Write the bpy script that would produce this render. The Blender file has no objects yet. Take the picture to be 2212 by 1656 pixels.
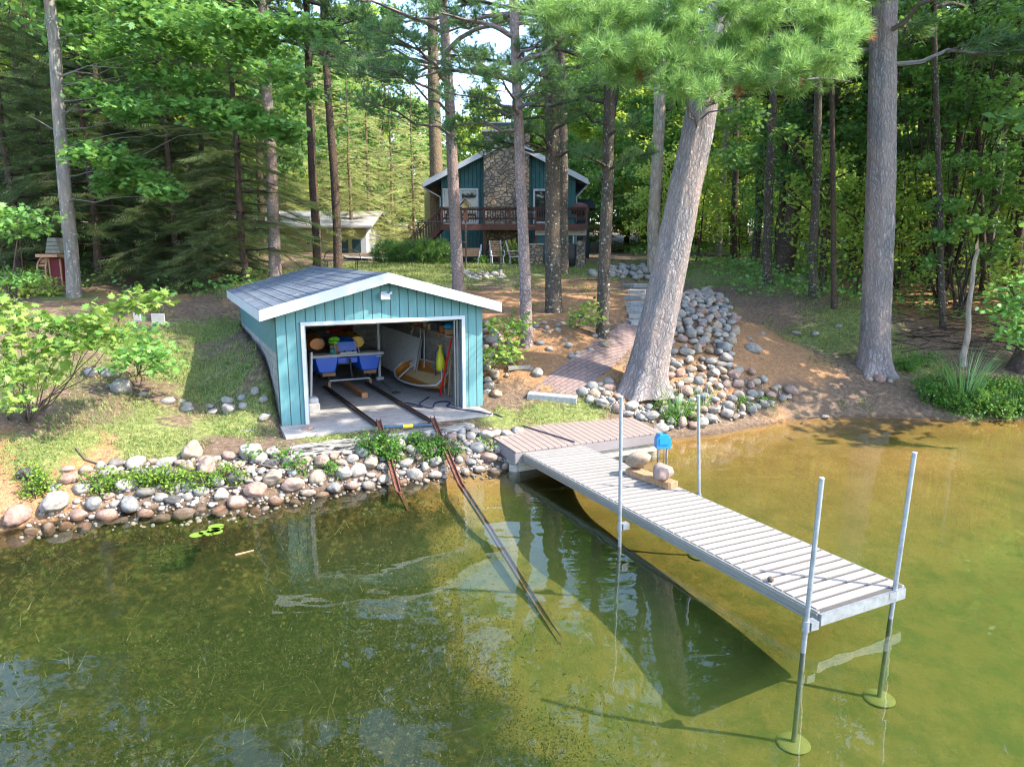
import bpy, bmesh, math, random
import numpy as np
from mathutils import Vector, Matrix, Euler
random.seed(7); rng = np.random.default_rng(7)
R = math.radians
sc = bpy.context.scene
COL = sc.collection
# ---------------------------------------------------------------- camera
CAM_H = 4.23; PITCH = 0.184; FPX = 1764.0 / 2560 * 2211; CX, CY = 1105.5, 828.0
cd = bpy.data.cameras.new('camera'); cam = bpy.data.objects.new('camera', cd); COL.objects.link(cam)
cam.location = (0, 0, CAM_H); cam.rotation_euler = (math.pi/2 - PITCH, 0, 0)
cd.sensor_width = 36; cd.lens = 36 * 1764.0 / 2560; cd.clip_start = .1; cd.clip_end = 1500
sc.camera = cam
# ---------------------------------------------------------------- light
SUN_EL, SUN_AZ = R(46), R(104)          # azimuth clockwise from +Y
w = bpy.data.worlds.new('World'); sc.world = w; w.use_nodes = True
nt = w.node_tree; sky = nt.nodes.new('ShaderNodeTexSky'); sky.sky_type = 'NISHITA'; sky.sun_disc = False
sky.sun_elevation = SUN_EL; sky.sun_rotation = SUN_AZ; sky.ozone_density = 1.4; sky.dust_density = 1.2
nt.links.new(sky.outputs[0], nt.nodes['Background'].inputs[0]); nt.nodes['Background'].inputs[1].default_value = .15
sl = bpy.data.lights.new('sun', 'SUN'); so = bpy.data.objects.new('sun', sl); COL.objects.link(so)
sl.energy = 2.3; sl.angle = R(.6); sl.color = (1, .91, .76)
sd = Vector((math.sin(SUN_AZ)*math.cos(SUN_EL), math.cos(SUN_AZ)*math.cos(SUN_EL), math.sin(SUN_EL)))
so.rotation_euler = sd.to_track_quat('Z', 'Y').to_euler()
sc.view_settings.view_transform = 'Standard'; sc.view_settings.look = 'None'; sc.view_settings.gamma = 1
sc.view_settings.exposure = 2.5
sc.cycles.max_bounces = 7; sc.cycles.transparent_max_bounces = 10; sc.cycles.diffuse_bounces = 4
sc.cycles.pixel_filter_type = 'BLACKMAN_HARRIS'; sc.cycles.filter_width = 1.15
sc.cycles.caustics_reflective = False; sc.cycles.caustics_refractive = False
# ---------------------------------------------------------------- survey helpers: sight lines of the survey photograph to world points
def ray(u, v):
    a = (u - CX) / FPX; b = -(v - CY) / FPX; c, s = math.cos(PITCH), math.sin(PITCH)
    return Vector((a, c + b*s, -s + b*c))
def at(u, v, Y):
    d = ray(u, v); return Vector((d.x*Y/d.y, Y, CAM_H + d.z*Y/d.y))
def onz(u, v, z):
    d = ray(u, v); t = (z - CAM_H)/d.z; return Vector((d.x*t, d.y*t, z))
# ---------------------------------------------------------------- terrain
SH = [(-400,1230),(0,1150),(80,1135),(150,1122),(330,1103),(430,1098),(540,1090),(640,1068),(760,1050),(860,1036),(1000,1020),(1090,1008),
      (1190,985),(1300,968),(1430,950),(1540,938),(1620,915),(1690,903),(1800,905),(1990,905),(2100,910),(2211,905),(2600,900)]
shp = sorted([(onz(u, v, 0).x, onz(u, v, 0).y) for u, v in SH])
SX = np.array([p[0] for p in shp]); SY = np.array([p[1] for p in shp])
PS = [-60,-12,-7,-3.5,-1.5,-.5,0,.5,1,3,6,10,15,20,25,40,80,150]
PZ = [-2.6,-1.35,-1.15,-.9,-.5,-.22,0,.25,.45,.9,1.7,2.5,3.2,3.65,3.9,4.4,7,10]
def base(x, y):
    s = y - np.interp(x, SX, SY); return np.interp(s, PS, PZ)
CP = [ # u, v, z : ground height where a sight line meets the ground
 (0,1000,.75),(200,985,.7),(400,975,.65),(550,960,.6),(60,1060,.35),(300,1040,.3),(500,1030,.3),(700,985,.5),(850,970,.5),(980,950,.5),
 (630,935,.6),(800,935,.58),(1000,912,.6),(1090,900,.58),(1200,890,.56),(1250,900,.45),
 (100,850,1.45),(300,850,1.3),(450,850,1.05),(560,880,.75),(0,900,1.3),(100,700,2.45),(300,700,2.2),(450,750,1.6),(490,690,2.15),(160,640,2.8),
 (400,640,2.6),(250,600,3.1),(20,620,2.95),(540,720,1.85),(570,780,1.4),(585,850,.85),
 (735,580,3.5),(640,590,3.3),(850,585,3.45),(950,587,3.4),(1050,588,3.4),(1250,585,3.4),(1060,600,3.2),(1000,610,3.05),(1050,570,3.65),(1200,570,3.65),(900,570,3.65),(1050,562,3.8),(1250,563,3.8),(950,562,3.8),(1140,650,2.65),(1197,675,2.4),
 (1050,680,2.3),(1060,760,1.6),(1080,820,1.05),(1060,870,.72),(1140,750,1.75),(1303,730,1.95),(1350,612,3.0),(1370,640,2.7),(1360,700,2.15),(1190,858,.82),(1290,765,1.55),
 (1500,640,2.75),(1470,700,2.15),(1590,700,2.05),(1450,750,1.6),(1590,770,1.45),(1600,850,.7),(1430,880,.5),(1380,868,.75),(1700,860,.45),(1800,880,.18),
 (1885,800,.95),(1750,710,1.8),(1655,615,3.0),(1757,645,2.65),(1805,670,2.35),(1690,590,3.35),(1900,600,3.1),(1560,575,3.6),(2100,870,.3),(2200,870,.35),
 (2080,800,.85),(2040,710,1.75),(2200,780,1.05),(2150,620,2.9),(1960,700,1.9),(1480,905,.3),(1550,905,.3),(1650,875,.4),
 # lake bed
 (1500,1000,-.32),(1800,960,-.16),(1800,1050,-.35),(2100,1000,-.3),(1750,1150,-.6),(2100,1200,-.75),(1300,1200,-.75),(1100,1100,-.55),(1755,1560,-1.0),(1935,1430,-.98),
 (2200,1500,-1.15),(700,1200,-.75),(300,1250,-.7),(900,1350,-1.05),(500,1500,-1.25),(1200,1600,-1.2),(1250,1010,-.2),(1350,1060,-.45)]
cpw = np.array([list(onz(u, v, z)) for u, v, z in CP] + [[x, y, 0] for x, y in shp])
res = cpw[:,2] - base(cpw[:,0], cpw[:,1])
def kern(x, y): return np.exp(-((x[:,None]-cpw[None,:,0])**2 + (y[:,None]-cpw[None,:,1])**2)/(2.6**2))
KW = np.linalg.solve(kern(cpw[:,0], cpw[:,1]) + .12*np.eye(len(cpw)), res)
# boathouse frame
BH = dict(x=-4.787, y=14.241, yaw=.4493, W=4.555, L=7.815, zf=.676, he=2.386, hr=2.995, ov=.314, ovf=.321, dl=.56, dr=4.031, dh=2.066)
byw = BH['yaw']; BA = Vector((math.cos(byw), math.sin(byw), 0)); BB = Vector((-math.sin(byw), math.cos(byw), 0)); BO = Vector((BH['x'], BH['y'], BH['zf']))
def bh(a, b, h=0): return BO + BA*a + BB*b + Vector((0, 0, h))
def gzn(x, y):
    x = np.asarray(x, float); y = np.asarray(y, float); z = np.empty_like(x)
    for i in range(0, len(x), 20000):
        xs, ys = x[i:i+20000], y[i:i+20000]; z[i:i+20000] = base(xs, ys) + kern(xs, ys) @ KW
    dx, dy = x - BO.x, y - BO.y; a = dx*BA.x + dy*BA.y; b = dx*BB.x + dy*BB.y
    def ss(e0, e1, t): t = np.clip((t-e0)/(e1-e0), 0, 1); return t*t*(3-2*t)
    inside = (a > .0) & (a < BH['W']-.0) & (b > -1.0) & (b < BH['L'])
    d = np.maximum(np.maximum(-a, a - BH['W']), np.maximum(-.6 - b, b - BH['L']))
    k = 1 - ss(.0, .5, d)
    side = ss(-.2, .5, b); k = np.where(b > .2, (d < .02)*1.0, k)
    z = z*(1-k) + k*(BH['zf'] - .07)
    wz = BH['zf'] + np.interp(b, [-.2,.16,.66,.93,1.62,2.24,3,4,8], [0,.13,.55,.66,1.05,1.24,1.32,1.36,1.40]); kw = (1-ss(.0, 1.5, -a))*(a < .03)*ss(-.1, .15, b)*(1-ss(8., 9.5, b)); z = z*(1-kw) + kw*wz
    return z
def gz(x, y): return float(gzn([x], [y])[0])
_t = np.concatenate([np.arange(6, 60, .06), np.arange(60, 150, .5)])
def ong(u, v):
    d = ray(u, v); px = d.x*_t/d.y; py = _t; pz = CAM_H + d.z*_t/d.y; g = gzn(px, py); k = np.argmax(pz < g)
    if pz[k] >= g[k]: k = len(_t)-1
    return Vector((px[k], py[k], g[k]))
# ---------------------------------------------------------------- tags and mesh helpers
def tag(o, label=None, cat=None, group=None, kind=None):
    if label: o['label'] = label
    if cat: o['category'] = cat
    if group: o['group'] = group
    if kind: o['kind'] = kind
    return o
def empty(name, loc, rz=0, label=None, cat=None, group=None):
    o = bpy.data.objects.new(name, None); COL.objects.link(o); o.location = loc; o.rotation_euler = (0, 0, rz)
    o.empty_display_size = .1
    return tag(o, label, cat, group)
class MB:
    def __init__(s): s.v = []; s.f = []; s.sm = []
    def add(s, v, f, smooth=False):
        n = len(s.v); s.v += [tuple(p) for p in v]; s.f += [tuple(i+n for i in q) for q in f]; s.sm += [smooth]*len(f); return s
    def box(s, c, d, rot=None, M=None):
        hx, hy, hz = d[0]/2, d[1]/2, d[2]/2
        v = [Vector((sx*hx, sy*hy, sz*hz)) for sx in (-1,1) for sy in (-1,1) for sz in (-1,1)]
        if rot is not None:
            m = rot if isinstance(rot, Matrix) else Euler(rot).to_matrix(); v = [m @ p for p in v]
        v = [p + Vector(c) for p in v]
        if M: v = [M @ p for p in v]
        return s.add(v, [(0,1,3,2),(4,6,7,5),(0,4,5,1),(2,3,7,6),(0,2,6,4),(1,5,7,3)])
    def bar(s, p, q, wd, ht, up=(0,0,1)):
        p, q = Vector(p), Vector(q); d = (q-p); L = d.length; d.normalize(); u = Vector(up); x = d.cross(u)
        if x.length < 1e-4: x = d.cross(Vector((1,0,0)))
        x.normalize(); u = x.cross(d); m = Matrix((x, d, u)).transposed()
        return s.box((p+q)/2, (wd, L, ht), m)
    def tube(s, pts, rad, n=8, cap=True, closed=False):
        pts = [Vector(p) for p in pts]; N = len(pts)
        if not hasattr(rad, '__len__'): rad = [rad]*N
        v = []; ref = Vector((0, 1, .01)); x = None
        for i, p in enumerate(pts):
            if closed: d = pts[(i+1) % N] - pts[i-1]
            else: d = pts[min(i+1, N-1)] - pts[max(i-1, 0)]
            d.normalize()
            if x is None:
                x = d.cross(ref if abs(d.dot(ref)) < .95 else Vector((1, 0, 0)))
            else: x = x - d*x.dot(d)
            x.normalize(); y = d.cross(x)
            for k in range(n):
                a = 2*math.pi*k/n; v.append(p + (x*math.cos(a) + y*math.sin(a))*rad[i])
        f = [(i*n+k, i*n+(k+1) % n, (i+1)*n+(k+1) % n, (i+1)*n+k) for i in range(N-1) for k in range(n)]
        if closed: f += [((N-1)*n+k, (N-1)*n+(k+1) % n, (k+1) % n, k) for k in range(n)]
        m = len(s.f); s.add(v, f, True)
        if cap and not closed: s.add([v[k] for k in range(n)], [tuple(range(n-1, -1, -1))]); s.add([v[(N-1)*n+k] for k in range(n)], [tuple(range(n))])
        return s
    def prism(s, poly, p0, ax, ay, az, t):      # poly in (ax, ay), extruded along az by t
        ax, ay, az, p0 = Vector(ax), Vector(ay), Vector(az), Vector(p0); n = len(poly)
        v = [p0 + ax*a + ay*b for a, b in poly]; v += [q + az*t for q in v]
        return s.add(v, [tuple(range(n-1, -1, -1)), tuple(range(n, 2*n))] + [(i, (i+1) % n, n+(i+1) % n, n+i) for i in range(n)])
    def lathe(s, c, prof, n=16, smooth=True):
        v = [(c[0]+r*math.cos(2*math.pi*k/n), c[1]+r*math.sin(2*math.pi*k/n), c[2]+z) for r, z in prof for k in range(n)]
        f = [(i*n+k, i*n+(k+1) % n, (i+1)*n+(k+1) % n, (i+1)*n+k) for i in range(len(prof)-1) for k in range(n)]
        return s.add(v, f, smooth)
    def xform(s, M, start=0):
        s.v = s.v[:start] + [tuple(M @ Vector(p)) for p in s.v[start:]]; return s
    def build(s, name, mat, parent=None, bevel=0, world=True):
        me = bpy.data.meshes.new(name); vs = s.v
        if parent is not None and world:
            Mi = Matrix.LocRotScale(parent.location, parent.rotation_euler, parent.scale).inverted(); P = parent.parent
            if P is not None: Mi = Mi @ Matrix.LocRotScale(P.location, P.rotation_euler, P.scale).inverted()
            vs = [tuple(Mi @ Vector(p)) for p in vs]
        me.from_pydata(vs, [], s.f); me.polygons.foreach_set('use_smooth', s.sm); me.update()
        bm = bmesh.new(); bm.from_mesh(me); bmesh.ops.recalc_face_normals(bm, faces=bm.faces); bm.to_mesh(me); bm.free()
        me.materials.append(mat); o = bpy.data.objects.new(name, me); COL.objects.link(o)
        if parent is not None: o.parent = parent
        if bevel:
            b = o.modifiers.new('b', 'BEVEL'); b.width = bevel; b.segments = 2; b.limit_method = 'ANGLE'; b.angle_limit = R(40)
        return o
def npmesh(name, v, f, mat, parent=None, smooth=False):
    """v (N,3), f (M,k) arrays -> object; coordinates local to the parent"""
    me = bpy.data.meshes.new(name); k = f.shape[1]
    me.vertices.add(len(v)); me.vertices.foreach_set('co', np.ascontiguousarray(v, np.float32).ravel())
    me.loops.add(f.size); me.loops.foreach_set('vertex_index', np.ascontiguousarray(f, np.int32).ravel())
    me.polygons.add(len(f)); me.polygons.foreach_set('loop_start', np.arange(0, f.size, k, dtype=np.int32)); me.polygons.foreach_set('loop_total', np.full(len(f), k, np.int32))
    if smooth: me.polygons.foreach_set('use_smooth', np.ones(len(f), bool))
    me.update(calc_edges=True); me.materials.append(mat)
    o = bpy.data.objects.new(name, me); COL.objects.link(o)
    if parent is not None: o.parent = parent
    return o
def copy_tree(o, parent=None):
    c = o.copy(); COL.objects.link(c); c.parent = parent
    for ch in list(o.children): copy_tree(ch, c)
    return c
# ---------------------------------------------------------------- materials
class NM:
    def __init__(s, name, rough=.7, spec=.3):
        s.m = bpy.data.materials.new(name); s.m.use_nodes = True; s.t = s.m.node_tree; s.b = s.t.nodes['Principled BSDF']
        s.b.inputs['Roughness'].default_value = rough; s.b.inputs['Specular IOR Level'].default_value = spec; s._co = None
    def n(s, ty, **k):
        x = s.t.nodes.new('ShaderNode'+ty)
        for a, b in k.items():
            if a.startswith('_'): setattr(x, a[1:], b)
            else:
                i = x.inputs[int(a[1:])] if a[0] == 'i' and a[1:].isdigit() else x.inputs[a.replace('__', ' ')]
                if isinstance(b, bpy.types.NodeSocket): s.t.links.new(b, i)
                else: i.default_value = b
        return x
    def co(s, kind='Object', scale=(1,1,1)):
        g = s.n('TexCoord').outputs[kind]
        return s.n('Mapping', Vector=g, Scale=scale).outputs[0]
    def noise(s, scale, detail=4, rough=.6, co=None, sc=(1,1,1), kind='Object'):
        return s.n('TexNoise', Vector=co or s.co(kind, sc), Scale=scale, Detail=detail, Roughness=rough).outputs['Fac']
    def ramp(s, fac, stops, interp='LINEAR'):
        r = s.n('ValToRGB', Fac=fac); e = r.color_ramp; e.interpolation = interp
        while len(e.elements) < len(stops): e.elements.new(.5)
        for x, (p, c) in zip(e.elements, stops):
            x.position = p; x.color = (*c, 1) if hasattr(c, '__len__') else (c, c, c, 1)
        return r.outputs[0]
    def mix(s, f, a, b, mode='MIX'):
        x = s.n('Mix', _data_type='RGBA', _blend_type=mode)
        for i, q in ((0, f), (6, a), (7, b)):
            if isinstance(q, bpy.types.NodeSocket): s.t.links.new(q, x.inputs[i])
            else: x.inputs[i].default_value = q if i == 0 else (*q, 1)
        return x.outputs[2]
    def math(s, op, a, b=0):
        x = s.n('Math', _operation=op)
        for i, q in ((0, a), (1, b)):
            if isinstance(q, bpy.types.NodeSocket): s.t.links.new(q, x.inputs[i])
            else: x.inputs[i].default_value = q
        return x.outputs[0]
    def color(s, c):
        if isinstance(c, bpy.types.NodeSocket): s.t.links.new(c, s.b.inputs['Base Color'])
        else: s.b.inputs['Base Color'].default_value = (*c, 1)
        return s
    def bump(s, h, dist=.02, strength=1.):
        x = s.n('Bump', Height=h, Distance=dist, Strength=strength); s.t.links.new(x.outputs[0], s.b.inputs['Normal']); return s
    def set(s, **k):
        for a, b in k.items():
            i = s.b.inputs[a.replace('__', ' ')]
            if isinstance(b, bpy.types.NodeSocket): s.t.links.new(b, i)
            else: i.default_value = b
        return s
def plain(name, c, rough=.6, var=.25, scale=6, bump=0, metal=0, sc=(1,1,1), spec=.3):
    m = NM(name, rough, spec); k = m.noise(scale, 5, .65, sc=sc)
    m.color(m.ramp(k, [(.25, [x*(1-var) for x in c]), (.75, [min(1, x*(1+var)) for x in c])])); m.set(Metallic=metal)
    if bump: m.bump(k, bump)
    return m.m
def leafmat(name, c1, c2, tr=.45, scale=.6, rough=.5):
    """leaf colour differs from clump to clump and leaf to leaf"""
    m = NM(name, rough, .35); k = m.noise(scale, 3, .6, kind='Object'); isl = m.n('NewGeometry').outputs['Random Per Island']
    k = m.math('ADD', m.math('MULTIPLY', k, .75), m.math('MULTIPLY', isl, .3))
    oi = m.n('ObjectInfo').outputs['Random']; k = m.math('ADD', k, m.math('MULTIPLY', m.math('SUBTRACT', oi, .5), .18))
    c = m.ramp(k, [(.3, c1), (.75, c2)]); m.color(c)
    t = m.n('BsdfTranslucent', Color=m.mix(.35, c, (.30, .42, .05), 'MIX')); x = m.n('MixShader', i0=tr, i1=m.b.outputs[0], i2=t.outputs[0])
    m.t.links.new(x.outputs[0], m.t.nodes['Material Output'].inputs[0]); return m.m
def bark(name, ridge, furrow, su=16, sv=4, lichen=0, lc=(.42, .45, .36), red=0, depth=.02):
    m = NM(name, .9, .15); uv = m.n('TexCoord').outputs['UV']
    wn = m.n('TexNoise', Vector=uv, Scale=4., Detail=5., Roughness=.65).outputs['Color']; d = m.n('VectorMath', _operation='SCALE', i0=wn, Scale=.2).outputs[0]
    uvd = m.n('VectorMath', _operation='ADD', i0=uv, i1=d).outputs[0]
    mp = m.n('Mapping', Vector=uvd, Scale=(su, sv, 1)).outputs[0]
    va_ = m.n('TexVoronoi', _feature='DISTANCE_TO_EDGE', Vector=mp, Scale=1.).outputs[0]; vb = m.n('TexVoronoi', _feature='DISTANCE_TO_EDGE', Vector=mp, Scale=1.9).outputs[0]
    v1 = m.math('MINIMUM', m.math('MULTIPLY', va_, 1.1), m.math('ADD', vb, .12))
    fine = m.n('TexNoise', Vector=m.n('Mapping', Vector=uv, Scale=(30, 12, 1)).outputs[0], Scale=1.5, Detail=6., Roughness=.7).outputs[0]
    h = m.math('ADD', m.ramp(v1, [(0, 0.), (.35, 1.)]), m.math('MULTIPLY', fine, .7))
    c = m.ramp(m.math('MULTIPLY', h, .6), [(.12, furrow), (.5, [.7*a for a in ridge]), (.95, [1.25*a for a in ridge])])
    big = m.n('TexNoise', Vector=m.n('Mapping', Vector=uv, Scale=(1.5, .6, 1)).outputs[0], Scale=1.5, Detail=3.).outputs[0]
    c = m.mix(m.ramp(big, [(.35, 0.), (.7, .5)]), c, [a*b*1.1 for a, b in zip(ridge, (1.1, .85, .7))])
    if lichen:
        l = m.n('TexVoronoi', Vector=m.n('Mapping', Vector=uvd, Scale=(1., .8, 1)).outputs[0], Scale=11.).outputs[0]
        l2 = m.n('TexNoise', Vector=m.n('Mapping', Vector=uv, Scale=(5., 2., 1)).outputs[0], Scale=1.2, Detail=6., Roughness=.8).outputs[0]
        s = m.math('MULTIPLY', m.ramp(l, [(.18, 1.), (.34, 0.)]), m.ramp(l2, [(.62-lichen*.2, 0.), (.72-lichen*.2, 1.)]))
        c = m.mix(s, c, lc)
    m.color(c); m.bump(h, depth, 1.); return m.m
M = {}
# ================================================================ ground
def blob(x, y, pts, r):
    o = np.zeros_like(x)
    for p in pts: o = np.maximum(o, np.exp(-(((x-p[0])**2 + (y-p[1])**2)/(p[2] if len(p) > 2 else r)**2)))
    return o
def W2(u, v, r): p = ong(u, v); return (p.x, p.y, r)
GRASS = [W2(300,740,2.2),W2(450,720,1.8),W2(400,800,1.6),W2(470,840,1.2),W2(250,900,1.3),W2(350,960,1.2),W2(500,930,1.1),W2(120,960,1.2),W2(160,820,1.2),
         W2(1050,575,6),W2(850,580,6),W2(1200,580,5),W2(950,600,3),W2(640,600,4),W2(1180,895,.9),W2(1080,900,.9),W2(1260,885,.7),W2(1600,580,5),W2(1750,620,3),W2(1850,700,1.8),W2(1780,735,1.4),
         W2(1480,560,4),W2(1960,780,1.5),W2(2060,850,1.4),W2(2180,850,1.5),W2(700,940,.9),W2(560,860,.8),W2(150,640,1.5),W2(30,800,1.2)]
NEEDLE = [W2(1100,690,2.2),W2(1160,640,2.4),W2(1260,660,2.6),W2(1090,640,2),W2(1330,640,1.6),W2(1200,760,1.6),W2(1100,760,1.2),W2(1500,790,1.4),W2(1640,740,1.8),W2(1700,800,1.8),
          W2(1330,830,.9),W2(60,980,1.6),W2(280,640,2),W2(1990,640,4),W2(2150,680,3),W2(1800,600,3),W2(1650,830,1.2),W2(1240,610,2),W2(1000,640,1.6)]
SOIL = [W2(1750,880,1.3),W2(1850,860,1.2),W2(1950,870,1.0),W2(160,870,1.4),W2(480,960,.7),W2(100,890,1.2),W2(230,820,1.0),W2(1640,860,.7)]
def axis(a, b, c, d, h, g=1.12):
    m = list(np.arange(b, c, h)); s = h; x = m[-1]
    while x < d: s *= g; x += s; m.append(x)
    s = h; x = m[0]
    while x > a: s *= g; x -= s; m.insert(0, x)
    return np.array(m)
gx = axis(-160, -12.5, 17, 160, .13); gy = axis(-50, 3, 27, 190, .13)
X, Y = np.meshgrid(gx, gy); xf, yf = X.ravel(), Y.ravel(); zf_ = gzn(xf, yf)
def vnoise(x, y, s, seed=0):
    r = np.random.default_rng(seed); T = r.random((257, 257)); u, v = x*s, y*s; i, j = np.floor(u).astype(int), np.floor(v).astype(int); fu, fv = u-i, v-j
    fu = fu*fu*(3-2*fu); fv = fv*fv*(3-2*fv); i %= 256; j %= 256
    return (T[i,j]*(1-fu)+T[i+1,j]*fu)*(1-fv) + (T[i,j+1]*(1-fu)+T[i+1,j+1]*fu)*fv
land = np.clip(zf_*4, 0, 1); zf_ = zf_ + land*((vnoise(xf, yf, 1.3)-.5)*.07 + (vnoise(xf, yf, 4, 2)-.5)*.035) + (1-land)*(vnoise(xf, yf, .8, 3)-.5)*.12*np.clip(-zf_*4, 0, 1)
a_ = (xf-BO.x)*BA.x + (yf-BO.y)*BA.y; b_ = (xf-BO.x)*BB.x + (yf-BO.y)*BB.y
ins = (a_ > -.02) & (a_ < BH['W']+.02) & (b_ > -.9) & (b_ < BH['L']); zf_[ins] = np.minimum(zf_[ins], BH['zf']-.06)
nx, ny = len(gx), len(gy); ii = np.arange(nx*ny).reshape(ny, nx)
gf = np.stack([ii[:-1,:-1].ravel(), ii[:-1,1:].ravel(), ii[1:,1:].ravel(), ii[1:,:-1].ravel()], 1)
g = NM('ground_soil', .95, .1)
def gm():
    m = g; at_ = m.n('Attribute', _attribute_name='mask'); sep = m.n('SeparateColor', Color=at_.outputs['Color'])
    P = m.n('NewGeometry').outputs['Position']; z = m.n('SeparateXYZ', Vector=P).outputs[2]
    f1 = m.noise(1.3, 6, .7, co=P); f2 = m.noise(9, 8, .75, co=P); f3 = m.noise(38, 5, .8, co=P); f4 = m.noise(90, 3, .7, co=P)
    soil = m.ramp(f2, [(.3, (.06,.043,.031)), (.55, (.17,.12,.085)), (.75, (.34,.25,.18))])
    needle = m.ramp(m.math('ADD', m.math('MULTIPLY', f3, .6), m.math('MULTIPLY', f2, .4)), [(.34, (.09,.05,.03)), (.5, (.30,.165,.085)), (.68, (.52,.34,.19))])
    grass = m.ramp(m.math('ADD', m.math('MULTIPLY', f3, .5), m.math('MULTIPLY', f2, .5)), [(.36, (.04,.06,.02)), (.5, (.13,.165,.05)), (.64, (.36,.34,.14))])
    def msk(ch, o, amp=1.1): return m.ramp(m.math('ADD', sep.outputs[ch], m.math('MULTIPLY', m.math('SUBTRACT', m.math('ADD', m.math('MULTIPLY', f1, .35), m.math('MULTIPLY', f2, .65)), .5), amp)), [(o, 0.), (o+.22, 1.)])
    c = m.mix(msk(1, .3, 1.6), soil, needle); c = m.mix(msk(0, .52, 3.0), c, grass); c = m.mix(msk(2, .5, 1.2), c, soil)
    fl = m.ramp(m.n('TexVoronoi', Vector=P, Scale=26.).outputs[0], [(.1, 1.), (.17, 0.)]); flk = m.math('MULTIPLY', fl, m.ramp(f1, [(.4, 0.), (.6, .8)]))
    c = m.mix(flk, c, m.ramp(f4, [(.4, (.30,.17,.09)), (.6, (.40,.34,.26))]))
    # lake bed
    sand = m.ramp(m.math('ADD', m.math('MULTIPLY', f1, .5), m.math('MULTIPLY', f3, .5)), [(.32, (.25,.13,.035)), (.5, (.47,.275,.085)), (.7, (.64,.42,.15))])
    weed = m.ramp(m.math('ADD', m.math('MULTIPLY', f1, .35), m.math('MULTIPLY', f2, .65)), [(.36, (.012,.008,.005)), (.5, (.048,.032,.012)), (.64, (.20,.135,.042))])
    wn = m.noise(.55, 5, .62, co=P); al = at_.outputs['Alpha']
    bed = m.mix(m.ramp(m.math('ADD', al, m.math('MULTIPLY', m.math('SUBTRACT', wn, .5), 1.5)), [(.42, 0.), (.6, 1.)]), sand, weed)
    bed = m.mix(m.math('MULTIPLY', m.math('MULTIPLY', m.ramp(m.noise(1.9, 6, .75, co=P), [(.44, 0.), (.62, 1.)]), m.ramp(al, [(.3, .8), (.8, .12)])), m.ramp(m.math('MULTIPLY', z, -1.), [(.35, .05), (.85, .9)])), bed, (.085,.12,.028))
    bed = m.mix(m.math('MULTIPLY', m.ramp(m.math('MULTIPLY', z, -1.), [(.3, .0), (.95, .5)]), m.ramp(al, [(.3, 1.), (.8, 0.)])), bed, (.16,.21,.045))
    peb = m.n('TexVoronoi', Vector=P, Scale=7.); bed = m.mix(m.math('MULTIPLY', m.ramp(peb.outputs[0], [(.2, .55), (.3, 0.)]), m.ramp(m.noise(.9, 2, co=P), [(.5, 0.), (.62, 1.)])), bed, (.30,.28,.08))
    c = m.mix(m.ramp(m.math('ADD', m.math('MULTIPLY', z, 5.), .5), [(.42, 1.), (.6, 0.)]), c, bed)
    wet = m.ramp(z, [(.0, .55), (.09, 1.)]); c = m.mix(1., c, wet, 'MULTIPLY')
    m.color(c); m.bump(m.math('ADD', f2, m.math('MULTIPLY', f3, .5)), .05, .8); return m.m
go = npmesh('ground', np.stack([xf, yf, zf_], 1), gf, gm(), smooth=True); tag(go, 'grassy wooded bank covered with pine needles sloping down into the lake bed', kind='structure')
ca = go.data.color_attributes.new('mask', 'FLOAT_COLOR', 'POINT')
gr = blob(xf, yf, GRASS, 1); ne = blob(xf, yf, NEEDLE, 1); so_ = blob(xf, yf, SOIL, 1)
far = np.clip((yf-34)/8, 0, 1); ne = np.maximum(ne, far*.25); gr = np.maximum(gr, far*.35)
# weeds cover the bed on the boathouse side, sand lies on the dock side
edge = np.interp(yf, [3, 6, 8, 10, 12, 14], [1.1, .7, -.2, -1.0, -1.3, -2.]); wd = 1/(1+np.exp((xf-edge)*2.2)); wd = np.maximum(wd*.98, .36*np.clip((8-yf)/3, 0, 1))
ca.data.foreach_set('color', np.stack([gr, ne, so_, wd], 1).astype(np.float32).ravel())
# ================================================================ water
m = NM('lake_water', 0, 0); t = m.t; t.nodes.remove(m.b)
P = m.n('NewGeometry').outputs['Position']
h = m.math('ADD', m.math('MULTIPLY', m.noise(.9, 2, .5, co=m.n('Mapping', Vector=P, Scale=(1, 1.8, 1)).outputs[0]), 1.), m.math('MULTIPLY', m.noise(4.5, 3, .5, co=P), .05))
loc = m.ramp(m.noise(.32, 2, .5, co=P), [(.42, .12), (.62, 1.)])
bp = m.n('Bump', Height=m.math('MULTIPLY', h, loc), Distance=.035, Strength=.55).outputs[0]
fr = m.n('Fresnel', IOR=1.33, Normal=bp).outputs[0]
gl = m.n('BsdfGlossy', Color=(1,1,1,1), Roughness=.0, Normal=bp); tr = m.n('BsdfTransparent')
mx = m.n('MixShader', i0=m.math('MINIMUM', m.math('MULTIPLY', fr, 1.0), 1), i1=tr.outputs[0], i2=gl.outputs[0])
t.links.new(mx.outputs[0], t.nodes['Material Output'].inputs['Surface'])
va = m.n('VolumeAbsorption', Color=(.30, .67, .13, 1), Density=.23); vs = m.n('VolumeScatter', Color=(.42, .80, .22, 1), Density=.095, Anisotropy=.3); vv = m.n('AddShader', i0=va.outputs[0], i1=vs.outputs[0]); t.links.new(vv.outputs[0], t.nodes['Material Output'].inputs['Volume'])
WATER = MB().box((0, 0, -2.5), (300, 94, 5)).build('water', m.m); tag(WATER, 'calm clear green lake water with soft ripples', kind='structure')
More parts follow.
